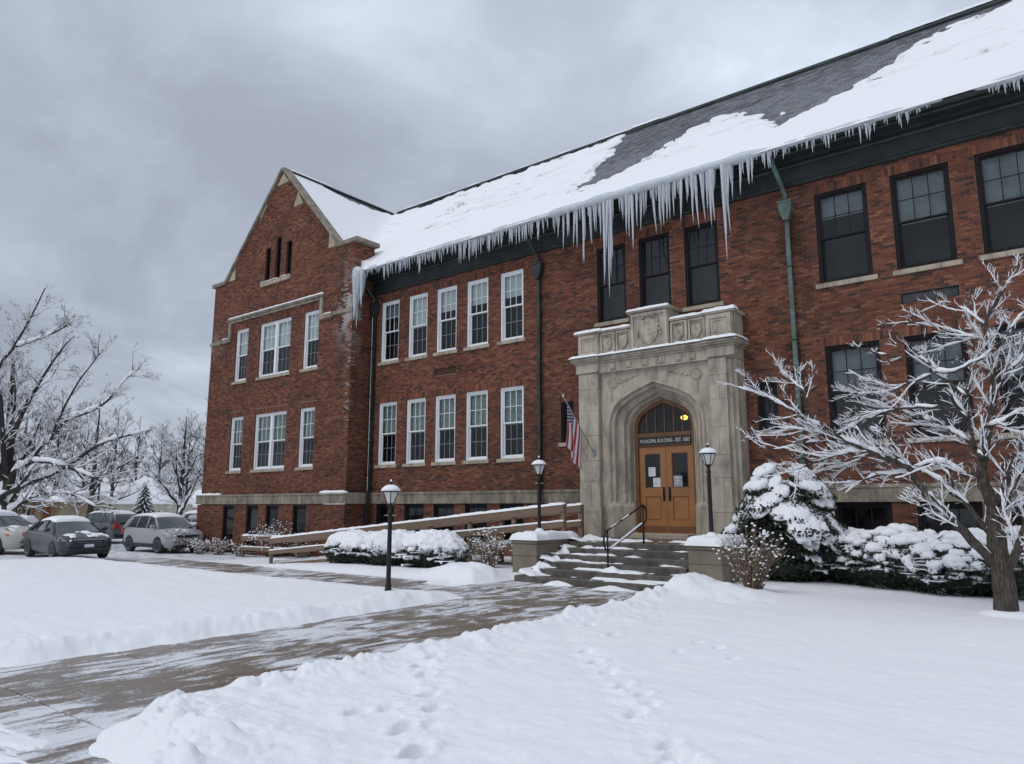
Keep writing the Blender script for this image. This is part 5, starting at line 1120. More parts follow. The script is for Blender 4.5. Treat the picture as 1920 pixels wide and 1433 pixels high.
icicle_row(-11.15, -6.3, 'longest icicles on the gutter above the three dark portal windows', 21); icicle_row(-6.25, -2.1, 'short icicles right of the green downspout head'); icicle_row(-1.05, 3.0, 'icicles on the gutter at the upper right corner')
g = empty('icicle_cluster', (-22.45, 18.45, 11.0), 'thick frozen icicle cluster at the corner between wing and main roof', 'icicles')
for dx, dy, l, r_ in ((-.12, 0, 1.55, 2.6), (0.02, -.06, 2.0, 2.9), (.12, .03, 1.3, 2.3), (.26, .06, 1.15, 2.6), (.30, -.03, 1.5, 1.9), (-.03, .08, 2.3, 1.8), (.18, -.08, 1.0, 2.0), (-.17, .05, .9, 2.0)): inst('icicle', IM[rng.integers(10)], (-22.50 + dx, 18.50 + dy, 10.98), g, rot=(0, R(2), dx * 9), scale=(r_, r_, l))
m = MB(); t = np.linspace(0, 1, 9); m.tube(np.stack([-22.75 + 0.6 * t, 18.50 + 0 * t, 11.02 + 0.05 * np.sin(t * 5)], 1), 0.17 * np.sin(math.pi * (0.12 + 0.76 * t)) + 0.02, 12); m.build('ice_rim', 'ice_rim', g, smooth=True)

# ================================================================ trees and shrubs
UPV = np.array([0, 0, 1.0])
def resample(P, step, jit=0.0, R_=None):
    P = np.asarray(P, float); k = len(P)
    if k > 2:      # Catmull-Rom
        Q = np.vstack([2 * P[0] - P[1], P, 2 * P[-1] - P[-2]]); out = []
        for i in range(k - 1):
            p0, p1, p2, p3 = Q[i:i+4]; n_ = max(2, int(np.linalg.norm(p2 - p1) / step) + 1); t = np.linspace(0, 1, n_, endpoint=False)[:, None]
            out.append(0.5 * (2*p1 + (p2 - p0)*t + (2*p0 - 5*p1 + 4*p2 - p3)*t*t + (3*p1 - p0 - 3*p2 + p3)*t**3))
        P = np.vstack(out + [P[-1:]])
    else:
        n_ = max(3, int(np.linalg.norm(P[1] - P[0]) / step) + 1); P = P[0] + (P[1] - P[0]) * np.linspace(0, 1, n_)[:, None]
    if jit: P[1:-1] += rng.normal(0, jit, (len(P) - 2, 3))
    return P
def make_spray(sd, snow, r0, twig_mat, fine=False):
    # a forking branchlet of unit length along +x, shared by many boughs
    t = Tree(snow, r0 * (0.20 if snow > 0.5 else 0.34)); t.sb = 0.0105 if fine else 0.014; st = [np.zeros(3)]; v = np.array([1, 0, 0.05])
    for _ in range(7): v = v + [0, rng.normal(0, .10), rng.normal(0.02, .10)]; v /= np.linalg.norm(v); st.append(st[-1] + v / 7)
    P = resample(np.array(st), 0.05); rd = t.stem(P, r0, r0 * 0.3, thick=-1)
    sp = [dict(dens=8.0, len=0.46, ang=(22, 52), up=0.10, vert=0.55, curl=0.05, jit=0.12, rr=0.62, k=8, t0=0.08, sf=0.8), dict(dens=8.5, len=0.21, ang=(22, 55), up=0.15, curl=0.06, rr=0.6, k=4, sf=0.5, snow=fine), dict(dens=7.0, len=0.11, ang=(25, 60), up=0.3, rr=0.75, k=3, snow=False)]
    t.kids(P, rd, 0, sp if fine else sp[:3]); m = MB(); 
    for src, mi in ((t.w, 0), (t.t, 0), (t.s, 1)):
        if not src.n: continue
        o = m.n; m.v += src.v; m.c += src.c; m.f += [f + o for f in src.f]; m.m += [np.full(len(f), mi) for f in src.f]; m.n += src.n
    return m.mesh('branch', [twig_mat, 'snow'], True)
class Tree:
    def __init__(s, snow=1.0, minr=0.004, seed=0): s.w = MB(); s.t = MB(); s.s = MB(); s.snow = snow; s.minr = minr; s.k = 0; s.sprays = []; s.sb = 0.014
    def stem(s, P, r0, r1, thick=0.02, snow=True, n=None):
        rad = np.linspace(r0, r1, len(P)); m = s.w if r0 > thick else s.t
        m.tube(P, np.maximum(rad, s.minr), n or (9 if r0 > 0.1 else 6 if r0 > 0.03 else 4 if r0 > 0.012 else 3), cap=r0 > 0.02)
        if snow and s.snow > 0: s.snowy(P, rad)
        return rad
    def snowy(s, P, rad):
        T = np.gradient(P, axis=0); T /= np.linalg.norm(T, axis=1)[:, None] + 1e-9; hz = np.sqrt(np.clip(1 - T[:, 2] ** 2, 0, 1)); s.k += 1
        nz = 0.5 * vn(P[:, 0] * 4.5 + s.k * 3.1, P[:, 1] * 4.5 + P[:, 2] * 3, None, 5) + 0.5 * vn(P[:, 0] * 15 + s.k * 5.1, P[:, 1] * 15 + P[:, 2] * 9, None, 6)
        a = s.snow * sst((hz - 0.42) / 0.4) * (0.25 + 1.45 * nz) * (nz > 0.34)
        rs = (rad * 0.80 + s.sb * s.snow) * a; run = []
        def flush(run):
            if len(run) < 3: return
            i = np.array(run); r_ = rs[i].copy(); r_[0] *= 0.35; r_[-1] *= 0.35; C = P[i] + UPV * (rad[i] * 0.80 + r_ * 0.30)[:, None]; s.s.tube(C, r_, 6 if rad[i].max() > 0.02 else 5)
        for i in range(len(P)):
            if a[i] > 0.12: run.append(i)
            else: flush(run); run = []
        flush(run)
    def kids(s, P, rad, lvl, sp):
        if lvl >= len(sp): return
        d = sp[lvl]; seg = np.linalg.norm(np.diff(P, axis=0), axis=1); L = np.concatenate([[0], np.cumsum(seg)]); n_ = rng.poisson(L[-1] * d['dens']) if L[-1] * d['dens'] > 0 else 0
        for _ in range(n_):
            t = (d.get('t0', 0.25) + (1 - d.get('t0', 0.25)) * rng.random()) * L[-1]; p = np.array([np.interp(t, L, P[:, i]) for i in range(3)]); j = min(len(seg) - 1, np.searchsorted(L, t) - 1); T = (P[j+1] - P[j]) / (seg[j] + 1e-9); r_ = np.interp(t, L, rad)
            q = rng.normal(0, 1, 3); q[2] = q[2] * d.get('vert', 0.6) + d.get('up', 0.15); q -= T * (q @ T); q /= np.linalg.norm(q) + 1e-9
            an = R(rng.uniform(*d.get('ang', (28, 60)))); v = T * math.cos(an) + q * math.sin(an)
            ln = d['len'] * rng.uniform(0.45, 1.2) * (1 - 0.45 * t / L[-1]); k = d.get('k', 5); C = [p]; st = ln / (k - 1)
            if 'spray' in d: s.sprays.append((p, v, ln, d['spray'])); continue
            for _ in range(k - 1):
                v = v + UPV * d.get('curl', 0.08) + rng.normal(0, d.get('jit', 0.12), 3); v /= np.linalg.norm(v); C.append(C[-1] + v * st)
            C = np.array(C); ra = min(r_ * d.get('rr', 0.6), d.get('rmax', 9)); keep = s.snow; s.snow = keep * d.get('sf', 1.0); rd = s.stem(C, max(ra, s.minr), max(ra * 0.35, s.minr), snow=d.get('snow', True)); s.snow = keep; s.kids(C, rd, lvl + 1, sp)
    def finish(s, root, bark='bark', twig='twig'):
        if s.w.n: s.w.build('trunk', bark, root, smooth=True)
        if s.t.n: s.t.build('crown', twig, root, smooth=True)
        if s.s.n: s.s.build('snow', 'snow', root, smooth=True)
        for p, v, ln, pool in s.sprays:
            inst('branch', pool[rng.integers(len(pool))], p, root, rot=(R(rng.uniform(-25, 25)), -math.asin(max(-1, min(1, v[2]))) * 0.9, math.atan2(v[1], v[0])), scale=(ln, ln, ln))

# ---- the small spreading tree at the right
TB = atG(1885, 1152); TY = TB[1]
rt = empty('small_tree', TB, 'small spreading bare tree with snow laden branches in front of the right windows', 'tree')
T = Tree(1.0, 0.0032)
def pl(pts, dy0, dy1, base=TY): return np.array([atY(x, y, base + dy0 + (dy1 - dy0) * i / (len(pts) - 1)) for i, (x, y) in enumerate(pts)])
NEAR = [make_spray(k, 1.0, 0.0105, 'twig', True) for k in range(8)]
SP1 = [dict(dens=6.6, len=0.90, ang=(18, 50), up=0.10, vert=0.6, t0=0.10, spray=NEAR)]
SPT = [dict(dens=2.6, len=0.7, ang=(20, 55), up=0.7, vert=0.5, curl=0.12, rr=0.4, rmax=0.0075, k=6, snow=False), dict(dens=5, len=0.24, ang=(25, 60), up=0.3, rr=0.65, rmax=0.005, k=3, snow=False)]
def limb(pts, dy0, dy1, r0, r1, sub=True):
    P = resample(pl(pts, dy0, dy1), 0.10, 0.006); rd = T.stem(P, r0, r1)
    if sub: T.kids(P, rd, 0, SP1); T.kids(P, rd, 0, SPT)
    return P
tr_ = np.vstack([TB - [0, 0, 0.15], pl([(1884, 1120), (1879, 1072), (1872, 1036), (1867, 990), (1866, 950)], 0, 0)]); tp = resample(tr_, 0.05); kk = len(tp); rad = np.interp(np.linspace(0, 1, kk), [0, 0.1, 0.25, 0.55, 1], [0.20, 0.168, 0.155, 0.14, 0.10]); T.w.tube(tp, rad, 26)
limb([(1866, 952), (1854, 932), (1842, 897), (1843, 861), (1855, 797), (1864, 738), (1856, 670), (1849, 609), (1861, 580), (1884, 533), (1913, 486)], 0, 0.5, 0.088, 0.012)
limb([(1869, 1062), (1859, 1052), (1824, 1015), (1778, 969), (1737, 927), (1714, 893), (1702, 876), (1644, 852), (1585, 826), (1532, 797), (1468, 761), (1424, 738), (1380, 726)], 0, -0.9, 0.078, 0.010)
limb([(1867, 1014), (1857, 1004), (1831, 969), (1806, 937), (1778, 921), (1766, 905), (1741, 889), (1700, 868), (1658, 844), (1610, 842)], 0, 0.5, 0.050, 0.010)
limb([(1842, 893), (1820, 889), (1801, 886), (1769, 870), (1739, 870), (1709, 883), (1688, 888), (1644, 890), (1615, 903), (1580, 907)], 0.05, -0.5, 0.045, 0.010)
limb([(1843, 860), (1825, 838), (1790, 811), (1755, 794), (1711, 779), (1660, 762), (1612, 745)], 0.05, 0.9, 0.045, 0.010)
limb([(1826, 838), (1818, 800), (1813, 757), (1817, 714), (1826, 660), (1822, 600)], 0.1, 0.7, 0.040, 0.010)
limb([(1813, 786), (1790, 770), (1746, 764), (1688, 767), (1644, 779), (1611, 791), (1570, 812)], 0.2, -0.2, 0.034, 0.010)
limb([(1812, 745), (1785, 720), (1752, 697), (1729, 673), (1688, 668), (1644, 662), (1600, 647)], 0.3, 0.9, 0.034, 0.009)
limb([(1745, 703), (1702, 720), (1673, 732), (1638, 738), (1597, 738)], 0.5, 0.4, 0.022, 0.008); limb([(1754, 697), (1790, 697), (1820, 682), (1849, 667), (1878, 638), (1919, 585)], 0.4, -0.3, 0.025, 0.008)
limb([(1850, 612), (1820, 588), (1790, 571), (1760, 566)], 0.4, 0.8, 0.018, 0.006); limb([(1853, 645), (1831, 635), (1790, 623), (1755, 612), (1717, 606), (1685, 603)], 0.35, 0.9, 0.022, 0.007)
limb([(1532, 797), (1515, 761), (1509, 738), (1483, 712), (1462, 697)], -0.6, -0.4, 0.026, 0.008); limb([(1585, 826), (1544, 814), (1497, 805), (1456, 801)], -0.5, -0.8, 0.022, 0.008)
limb([(1600, 832), (1521, 829), (1468, 841), (1424, 843)], -0.5, -0.2, 0.022, 0.008); limb([(1615, 840), (1556, 858), (1503, 876), (1480, 887)], -0.5, -0.9, 0.022, 0.008); limb([(1640, 850), (1590, 870), (1545, 880)], -0.5, -0.1, 0.02, 0.007)
limb([(1781, 922), (1787, 911), (1780, 895), (1767, 878), (1745, 858)], 0.2, 0.5, 0.028, 0.008); limb([(1620, 902), (1600, 912), (1585, 925)], -0.4, -0.5, 0.012, 0.006, False)
limb([(1884, 1066), (1896, 1058), (1914, 1013), (1935, 950), (1960, 880), (1990, 800)], 0, -0.5, 0.07, 0.025); limb([(1867, 944), (1884, 914), (1896, 881), (1903, 858), (1925, 815), (1950, 750)], 0, 0.4, 0.058, 0.016)
limb([(1874, 985), (1880, 972), (1891, 943), (1909, 900), (1940, 850)], 0, -0.3, 0.03, 0.01); limb([(1864, 738), (1890, 700), (1925, 660), (1960, 600)], 0.3, -0.2, 0.03, 0.01); limb([(1852, 800), (1880, 790), (1915, 770), (1950, 765)], 0.1, -0.4, 0.026, 0.009); limb([(1900, 870), (1915, 860), (1945, 850)], 0.2, 0.0, 0.03, 0.01)
for i_, v_ in enumerate(T.w.v):      # knobbly bark on trunk and boughs
    x_, y_, z_ = v_.T * 9.0; am = np.minimum(0.05, 0.028)
    T.w.v[i_] = v_ + am * (np.stack([fbm(x_, y_, 3, 901, z_ * 0.45), fbm(x_, y_, 3, 902, z_ * 0.45), 0.5 + 0 * x_], 1) - 0.5) * np.clip(1.6 - 0.25 * abs(i_), 0.35, 1.6)
T.finish(rt, 'bark', 'twig')
m = MB(); m.lathe([(0.40, -0.03), (0.30, 0.03), (0.22, 0.055), (0.15, 0.06)], TB, 20); m.build('base_snow', 'snow', rt, smooth=True)

# ---- bare trees beyond the parking lot
MIDS = [make_spray(50 + k, 0.88, 0.014, 'far_bark') for k in range(6)]; FARS = [make_spray(70 + k, 0.30, 0.013, 'far_bark') for k in range(5)]
def bare_tree(base, H_, spread, r0, label, lean=(0, 0), n_l=9, snow=0.8, minr=0.012, dens=1.0, trunk=0.25, extra=None, group='bare trees beyond the parking lot'):
    base = np.asarray(base, float); root = empty('bare_tree', base, label, 'tree', group); t = Tree(snow, minr)
    P = resample(np.array([base - [0, 0, 0.3], base + [lean[0] * .1, lean[1] * .1, H_ * trunk * .5], base + [lean[0] * .3, lean[1] * .3, H_ * trunk], base + [lean[0] * .7, lean[1] * .7, H_ * 0.62], base + [lean[0], lean[1], H_]]), H_ / 22, 0.02 * H_ / 12)
    rd = np.interp(np.linspace(0, 1, len(P)), [0, 0.05, 0.3, 1], [r0 * 1.5, r0 * 1.1, r0 * 0.8, r0 * 0.06]); t.w.tube(P, np.maximum(rd, minr), 10)
    sc = H_ / 12
    pool = MIDS if snow > 1 else FARS
    sp = [dict(dens=(2.6 if snow > 1 else 3.4) * dens / sc, len=2.5 * sc, ang=(22, 55), up=0.25, vert=0.7, t0=0.12, spray=pool)]
    t.kids(P, rd, 0, [dict(sp[0], t0=0.45, dens=sp[0]['dens'] * 0.8)] + sp[1:])
    for i in range(n_l):
        a = i * 2.4 + rng.uniform(-.4, .4); h = H_ * (trunk * 0.8 + (0.62 - trunk * 0.8) * (i + rng.random()) / n_l); p0 = np.array([np.interp(h, P[:, 2] - base[2], P[:, k]) for k in range(3)]); rr_ = np.interp(h, P[:, 2] - base[2], rd)
        L_ = spread * (1.05 - 0.45 * h / H_) * rng.uniform(0.75, 1.15); el = R(rng.uniform(12, 50)) + 0.5 * h / H_; v = np.array([math.cos(a) * math.cos(el), math.sin(a) * math.cos(el), math.sin(el)]); C = [p0]
        for _ in range(7): v = v + [0, 0, rng.uniform(-0.02, 0.14)] + rng.normal(0, 0.10, 3); v /= np.linalg.norm(v); C.append(C[-1] + v * L_ / 7)
        C = resample(np.array(C), 0.35 * sc); rl = t.stem(C, rr_ * 0.55, minr * 1.2); t.kids(C, rl, 0, sp)
    for e in (extra or []):
        C = resample(np.array(e[0]), 0.35 * sc); rl = t.stem(C, e[1], e[2]); t.kids(C, rl, 0, sp)
    t.finish(root, 'far_bark', 'far_bark')
def pd(pts, d0, d1): return [atD(x, y, d0 + (d1 - d0) * i / (len(pts) - 1)) for i, (x, y) in enumerate(pts)]
b = atD(18, 1018, 37.0); b[2] = gz(b[0], b[1])
ex = [(pd([(14, 950), (0, 933), (61, 905), (117, 880), (158, 852), (190, 832), (227, 820), (279, 808)], 37, 35), 0.13, 0.03), (pd([(10, 935), (24, 888), (61, 864), (77, 836), (101, 820), (121, 791), (170, 771), (202, 751), (232, 715), (262, 690)], 37, 36), 0.13, 0.025), (pd([(10, 900), (2, 760), (0, 690), (24, 654), (48, 613), (65, 581), (85, 540)], 37, 38), 0.14, 0.025),
      (pd([(95, 826), (113, 779), (146, 718), (170, 686), (194, 654)], 36, 37), 0.07, 0.02), (pd([(30, 650), (60, 640), (100, 625), (134, 605)], 37.5, 37), 0.06, 0.02), (pd([(15, 960), (60, 935), (100, 925), (140, 930), (180, 950)], 37, 34), 0.10, 0.02), (pd([(60, 866), (100, 868), (150, 885), (200, 905), (235, 900)], 36, 34), 0.10, 0.02), (pd([(20, 830), (45, 770), (85, 700), (120, 650), (140, 630)], 37, 39), 0.12, 0.02), (pd([(8, 900), (-30, 830), (-60, 760), (-80, 690)], 37, 36), 0.2, 0.03)]
bare_tree(b, 10.5, 5.0, 0.42, 'big bare tree at the left edge with thick snowy limbs over the parked cars', lean=(-1.0, -0.5), n_l=7, snow=1.6, minr=0.013, trunk=0.22, extra=ex, dens=1.3)
b = atD(335, 985, 52.0); b[2] = -0.4; bare_tree(b, 8.6, 4.0, 0.26, 'round headed bare tree with snowy branches beside the brick wing', n_l=12, snow=1.5, minr=0.015, trunk=0.20, dens=1.0)
b = atD(165, 1000, 46.0); b[2] = -0.3; bare_tree(b, 9.2, 3.5, 0.22, 'slim bare tree behind the dark sedan', n_l=8, snow=1.2, minr=0.015, trunk=0.3, dens=0.85)
woods = [(-60, 75, 15), (30, 82, 14.5), (95, 70, 13), (150, 88, 13.5), (205, 78, 12.5), (248, 92, 13.5), (292, 84, 11.5), (345, 95, 14), (385, 76, 12.5)]
wl = ['tall bare tree far left in the wood line', 'bare tree behind the tan building', 'bare tree rising above the tan building', 'bare tree between the tan and beige houses', 'bare tree above the beige house roof', 'bare tree right of the beige house roof', 'low bare tree above the snowy conifer', 'tall bare tree behind the round headed tree', 'bare tree touching the wing edge in the view']
for (px, d, h), lb_ in zip(woods, wl):
    b = atD(px, 975, d); b[2] = -0.3; bare_tree(b, h, h * 0.30, 0.20, lb_, n_l=8, snow=0.55, minr=0.022, trunk=0.22, dens=0.72)

# ---- snowy conifer by the beige house
def conifer(base, H_, r_, label):
    base = np.asarray(base, float); root = empty('conifer', base, label, 'tree'); f = MB(); s = MB(); tk = MB(); tk.tube([base, base + [0, 0, H_]], [0.12, 0.02], 6); tk.build('trunk', 'far_bark', root)
    for i in range(150):
        z = H_ * (0.06 + 0.92 * (i / 150)); L_ = r_ * (1 - z / H_) ** 0.8 * rng.uniform(0.75, 1.1) + 0.1; a = i * 2.39996; d = np.array([math.cos(a), math.sin(a), 0]); q = np.array([-d[1], d[0], 0]); P0 = base + [0, 0, z]
        for k in range(5):
            t0, t1 = k / 5, (k + 1.25) / 5; w = 0.22 * L_ * (1 - t0 * 0.7); A = P0 + d * L_ * t0 + [0, 0, -0.32 * L_ * t0 ** 1.5]; B = P0 + d * L_ * min(t1, 1) + [0, 0, -0.32 * L_ * t1 ** 1.5]
            f.add([A - q * w, A + q * w, B + q * w * 0.3 - [0, 0, 0.12], B - q * w * 0.3 - [0, 0, 0.12]], np.array([[0, 1, 2, 3]]))
            if rng.random() < 0.8: s.tube([A + [0, 0, 0.03], (A + B) / 2 + [0, 0, 0.05], B + [0, 0, 0.0]], [w * 0.25, w * 0.42, w * 0.15], 5, sq=0.5)
    f.build('foliage', 'needle', root); s.build('snow', 'snow', root, smooth=True)
b = atD(268, 975, 64); b[2] = -0.3; conifer(b, 4.0, 1.8, 'snowy conifer in front of the beige house')

# ---- clumped evergreens: dark leaf tufts under pillows of snow
def sph(nth, nph): return np.meshgrid(np.linspace(0, 2 * math.pi, nth), np.linspace(0.001, math.pi - 0.001, nph))
def lump(dx, dy, dz_, s): return 1 + 0.30 * (fbm(dx * 1.6 + 5, dy * 1.6 + 3, 3, s, dz_ * 1.6 + 7) - 0.5) + 0.16 * (fbm(dx * 5 + 5, dy * 5, 2, s + 4, dz_ * 5 + 2) - 0.5)
def leaves(mb, C, rad, n, size, s, lo=-1.0):
    d = rng.normal(0, 1, (n, 3)); d /= np.linalg.norm(d, axis=1)[:, None]; d = d[d[:, 2] > lo]; n = len(d); r_ = lump(d[:, 0], d[:, 1], d[:, 2], s) * rng.uniform(0.82, 1.10, n); P = C + d * r_[:, None] * rad
    a = rng.normal(0, 1, (n, 3)); a /= np.linalg.norm(a, axis=1)[:, None]; b_ = np.cross(a, rng.normal(0, 1, (n, 3))); b_ /= np.linalg.norm(b_, axis=1)[:, None]; sz = size * rng.uniform(0.6, 1.3, n)[:, None]
    V = np.stack([P - a * sz, P + b_ * sz * 0.45, P + a * sz, P - b_ * sz * 0.45], 1).reshape(-1, 3); mb.add(V, np.arange(n * 4).reshape(-1, 4))
def droop(X, Y, Z, C, d, a):
    if d is None: return Z
    w = (X - C[0]) * d[0] + (Y - C[1]) * d[1]; return Z - a * w - 0.8 * np.maximum(w, 0) ** 2
def core(mb, C, rad, s, k=0.9, n=(20, 12), d=None, a=0.6):
    th, ph = sph(*n); dx, dy, dz_ = np.cos(th) * np.sin(ph), np.sin(th) * np.sin(ph), np.cos(ph); r_ = lump(dx, dy, dz_, s) * k; X, Y = C[0] + dx * r_ * rad[0], C[1] + dy * r_ * rad[1]; mb.grid(X, Y, droop(X, Y, C[2] + dz_ * r_ * rad[2], C, d, a))
def pillow(mb, C, rad, s, thr=0.05, t=0.10, n=(30, 16), fr=1.0, d=None, a=0.6):
    th, ph = sph(*n); dx, dy, dz_ = np.cos(th) * np.sin(ph), np.sin(th) * np.sin(ph), np.cos(ph); r_ = lump(dx, dy, dz_, s)
    r_[:, -1] = r_[:, 0]
    mm_ = dz_ * 1.1 + 0.9 * (fbm(dx * 2.3 * fr + 9, dy * 2.3 * fr, 3, s + 20, dz_ * 2.3 * fr + 3) - 0.5) + 0.5 * (fbm(dx * 7 * fr, dy * 7 * fr + 2, 2, s + 30, dz_ * 7 * fr) - 0.5) - thr
    mm_[:, -1] = mm_[:, 0]
    fine_ = 0.55 + 0.9 * fbm(dx * 9 * fr + 3, dy * 9 * fr, 3, s + 40, dz_ * 9 * fr + 1); fine_[:, -1] = fine_[:, 0]
    off = np.where(mm_ > 0, np.sqrt(np.clip(mm_, 0, 1)) * t * fine_, np.maximum(mm_ * 1.4, -0.34)); X, Y = C[0] + dx * (r_ * rad[0] + off), C[1] + dy * (r_ * rad[1] + off); mb.grid(X, Y, droop(X, Y, C[2] + dz_ * r_ * rad[2] + off * np.clip(dz_ + 0.55, 0.2, 1.2), C, d, a))
def hedge_bush(x, y, rx, ry, h, label, s, thr=-0.05, clumps=0, group=None, leaf=6500, cr=(0.10, 0.23), cthr=0.0):
    g_ = gz(x, y); root = empty('evergreen_shrub', (x, y, g_), label, 'shrub', group); C = np.array([x, y, g_ + h * 0.42]); rad = np.array([rx, ry, h * 0.56]); f = MB(); sn = MB()
    core(f, C, rad * 0.93, s, 0.93, (36, 20)); leaves(f, C, rad, leaf, 0.034, s, -0.85); pillow(sn, C, rad * 1.0, s, thr, 0.13, (110, 60), 1.3)
    for k in range(clumps):
        d = rng.normal(0, 1, 3); d[2] = abs(d[2]) * 0.9 + 0.05 - (0.25 if k % 3 == 0 else 0); d /= np.linalg.norm(d); c = C + d * rad * rng.uniform(0.86, 1.04); r_ = rng.uniform(*cr); rr_ = np.array([r_ * rng.uniform(.8, 1.4), r_ * rng.uniform(.8, 1.3), r_ * 0.75]); sd = s * 31 + k; core(f, c, rr_ * 0.85, sd, 0.9, (12, 8)); leaves(f, c, rr_, 130, 0.034, sd); pillow(sn, c + [0, 0, r_ * 0.12], rr_, sd, cthr, 0.05, (22, 13), 0.9)
    f.build('foliage', 'leaf', root); sn.build('snow', 'snow', root, smooth=True)
for i, (x, y, rx, ry, h, lb_) in enumerate(((-17.6, 14.80, 1.05, 0.70, 0.80, 'leftmost low evergreen shrub under thick snow by the ramp'), (-16.05, 14.85, 1.0, 0.72, 0.84, 'middle low evergreen shrub under thick snow by the ramp'), (-14.5, 14.95, 1.0, 0.72, 0.84, 'low snowy evergreen shrub next to the twiggy bush by the ramp'))):
    hedge_bush(x, y, rx, ry, h, lb_, 10 + i, 0.20, 30, 'low evergreen shrubs by the ramp', 9000, (0.05, 0.12), 0.10)
for i, (x, y, rx, ry, h, lb_) in enumerate(((-4.35, 17.3, 0.95, 0.85, 1.0, 'snow clumped evergreen shrub below the first basement window right of the steps'), (-3.25, 16.9, 1.0, 0.95, 1.08, 'snow clumped evergreen shrub below the second basement window, left of the tree trunk'), (-2.2, 16.5, 0.95, 1.0, 1.05, 'snow clumped evergreen shrub just left of the small tree trunk'), (-1.15, 16.35, 0.9, 0.95, 1.12, 'snow clumped evergreen shrub behind the small tree trunk'), (-0.1, 16.4, 0.95, 0.95, 1.2, 'snow clumped evergreen shrub at the right edge'))):
    hedge_bush(x, y, rx, ry, h, lb_, 40 + i, 0.85, 95, 'evergreen hedge under the right windows', 8000, (0.07, 0.17), 0.10)
# the taller spruce like evergreen beside the right pier
def spruce(x, y, h, label):
    g_ = gz(x, y); root = empty('evergreen_bush', (x, y, g_), label, 'evergreen'); f = MB(); sn = MB(); C0 = np.array([x, y, g_])
    for k in range(4): core(f, C0 + [rng.normal(0, .12), rng.normal(0, .12), h * (0.2 + 0.17 * k)], np.array([0.98, 0.8, 0.52]) * (1 - 0.15 * k), 70 + k, 0.9)
    leaves(f, C0 + [0, 0, h * 0.42], np.array([1.02, 0.9, h * 0.46]), 12000, 0.045, 77)
    for k in range(96):
        z = h * rng.uniform(0.12, 0.97) ** 0.85; a = rng.uniform(0, 2 * math.pi); rr_ = (1.04 + 0.16 * math.sin(3 * a + 4 * z)) * min(1, (1 - (z / h - 0.28) ** 2 * 1.25) if z / h > 0.28 else 0.82 + 0.6 * z / h) * rng.uniform(0.82, 1.08); rr_ = max(rr_, 0.1); d = np.array([math.cos(a), 0.85 * math.sin(a), 0]); c = C0 + d * rr_ + [0, 0, z]
        r_ = rng.uniform(0.09, 0.24) * (0.85 + 0.3 * (1 - z / h)); L_ = rng.uniform(1.0, 1.9); rad = np.array([r_ * (1 + (L_ - 1) * abs(d[0])), r_ * (1 + (L_ - 1) * abs(d[1])), r_ * 0.55]); sd = 500 + k; dr = rng.uniform(0.35, 0.8); core(f, c, rad * 0.85, sd, 0.9, (12, 8), d, dr); leaves(f, c - [0, 0, r_ * 0.2], rad * 1.12, 240, 0.055, sd)
        if z / h > 0.36 and rng.random() < 0.70 or rng.random() < 0.2: pillow(sn, c + [0, 0, r_ * 0.12], rad, sd, 0.19, 0.105, (30, 18), 1.2, d, dr)
    f.build('foliage', 'leaf', root); sn.build('snow', 'snow', root, smooth=True)
spruce(-5.55, 16.75, 2.3, 'tall dark evergreen with drooping snow pillows beside the right lamp pier')
# ---- twiggy shrubs
def twig_shrub(x, y, h, w, n_, label, snowb=1.0, leafy=0, mat='dry_twig', group='twiggy shrubs'):
    g_ = gz(x, y); root = empty('twig_shrub', (x, y, g_), label, 'shrub', group); st = MB(); sn = MB(); lv = MB(); B = np.array([x, y, g_])
    for i in range(n_):
        a = rng.uniform(0, 2 * math.pi); sp_ = w * math.sqrt(rng.random()); tip = B + [math.cos(a) * sp_, math.sin(a) * sp_ * 0.8, h * rng.uniform(0.6, 1.05) * (1 - 0.35 * (sp_ / w) ** 2)]; b0 = B + [math.cos(a) * sp_ * 0.15, math.sin(a) * sp_ * 0.15, -0.1]; md = (b0 + tip) / 2 + [-(tip - b0)[0] * 0.12, -(tip - b0)[1] * 0.12, h * 0.05]; P = resample(np.array([b0, md, tip]), h / 6, 0.01); st.tube(P, np.linspace(0.008, 0.003, len(P)), 3, cap=False)
        ends = [(P[-1], 1.0)]
        for _ in range(rng.integers(3, 7)):
            j = rng.integers(1, len(P) - 1); v = rng.normal(0, 1, 3); v[2] = abs(v[2]) + 0.5; v /= np.linalg.norm(v); e = P[j] + v * h * rng.uniform(0.10, 0.26); st.tube([P[j], (P[j] + e) / 2 + rng.normal(0, .01, 3), e], [0.005, 0.004, 0.0025], 3, cap=False); ends.append((e, 0.8))
        for e, k in ends:
            if rng.random() < 0.72 * snowb: r_ = rng.uniform(0.014, 0.036) * k * (0.7 + 0.5 * snowb); sn.lathe([(0.1, -.6), (.95, -.1), (.85, .6), (.1, 1.0)], n=5); sn.v[-1] = sn.v[-1] * np.array([r_, r_, r_ * 0.8]) + e
            if leafy and rng.random() < leafy:
                for _ in range(3): v = rng.normal(0, 0.03, 3); s_ = 0.025; lv.add([e + v, e + v + rng.normal(0, s_, 3), e + v + rng.normal(0, s_, 3)], np.array([[0, 1, 2]]))
    st.build('stems', mat, root); 
    if sn.n: sn.build('snow', 'snow', root, smooth=True)
    if lv.n: lv.build('leaves', 'brown_leaf', root)
p = atG(915, 1068); twig_shrub(-13.15, 15.6, 1.05, 0.85, 75, 'dense twiggy bush dotted with snow left of the stone pier', 1.0)
p = atG(1420, 1106); twig_shrub(p[0] - 0.1, p[1] + 0.1, 1.15, 0.75, 95, 'thin straw coloured twigs in front of the tall evergreen', 0.75)
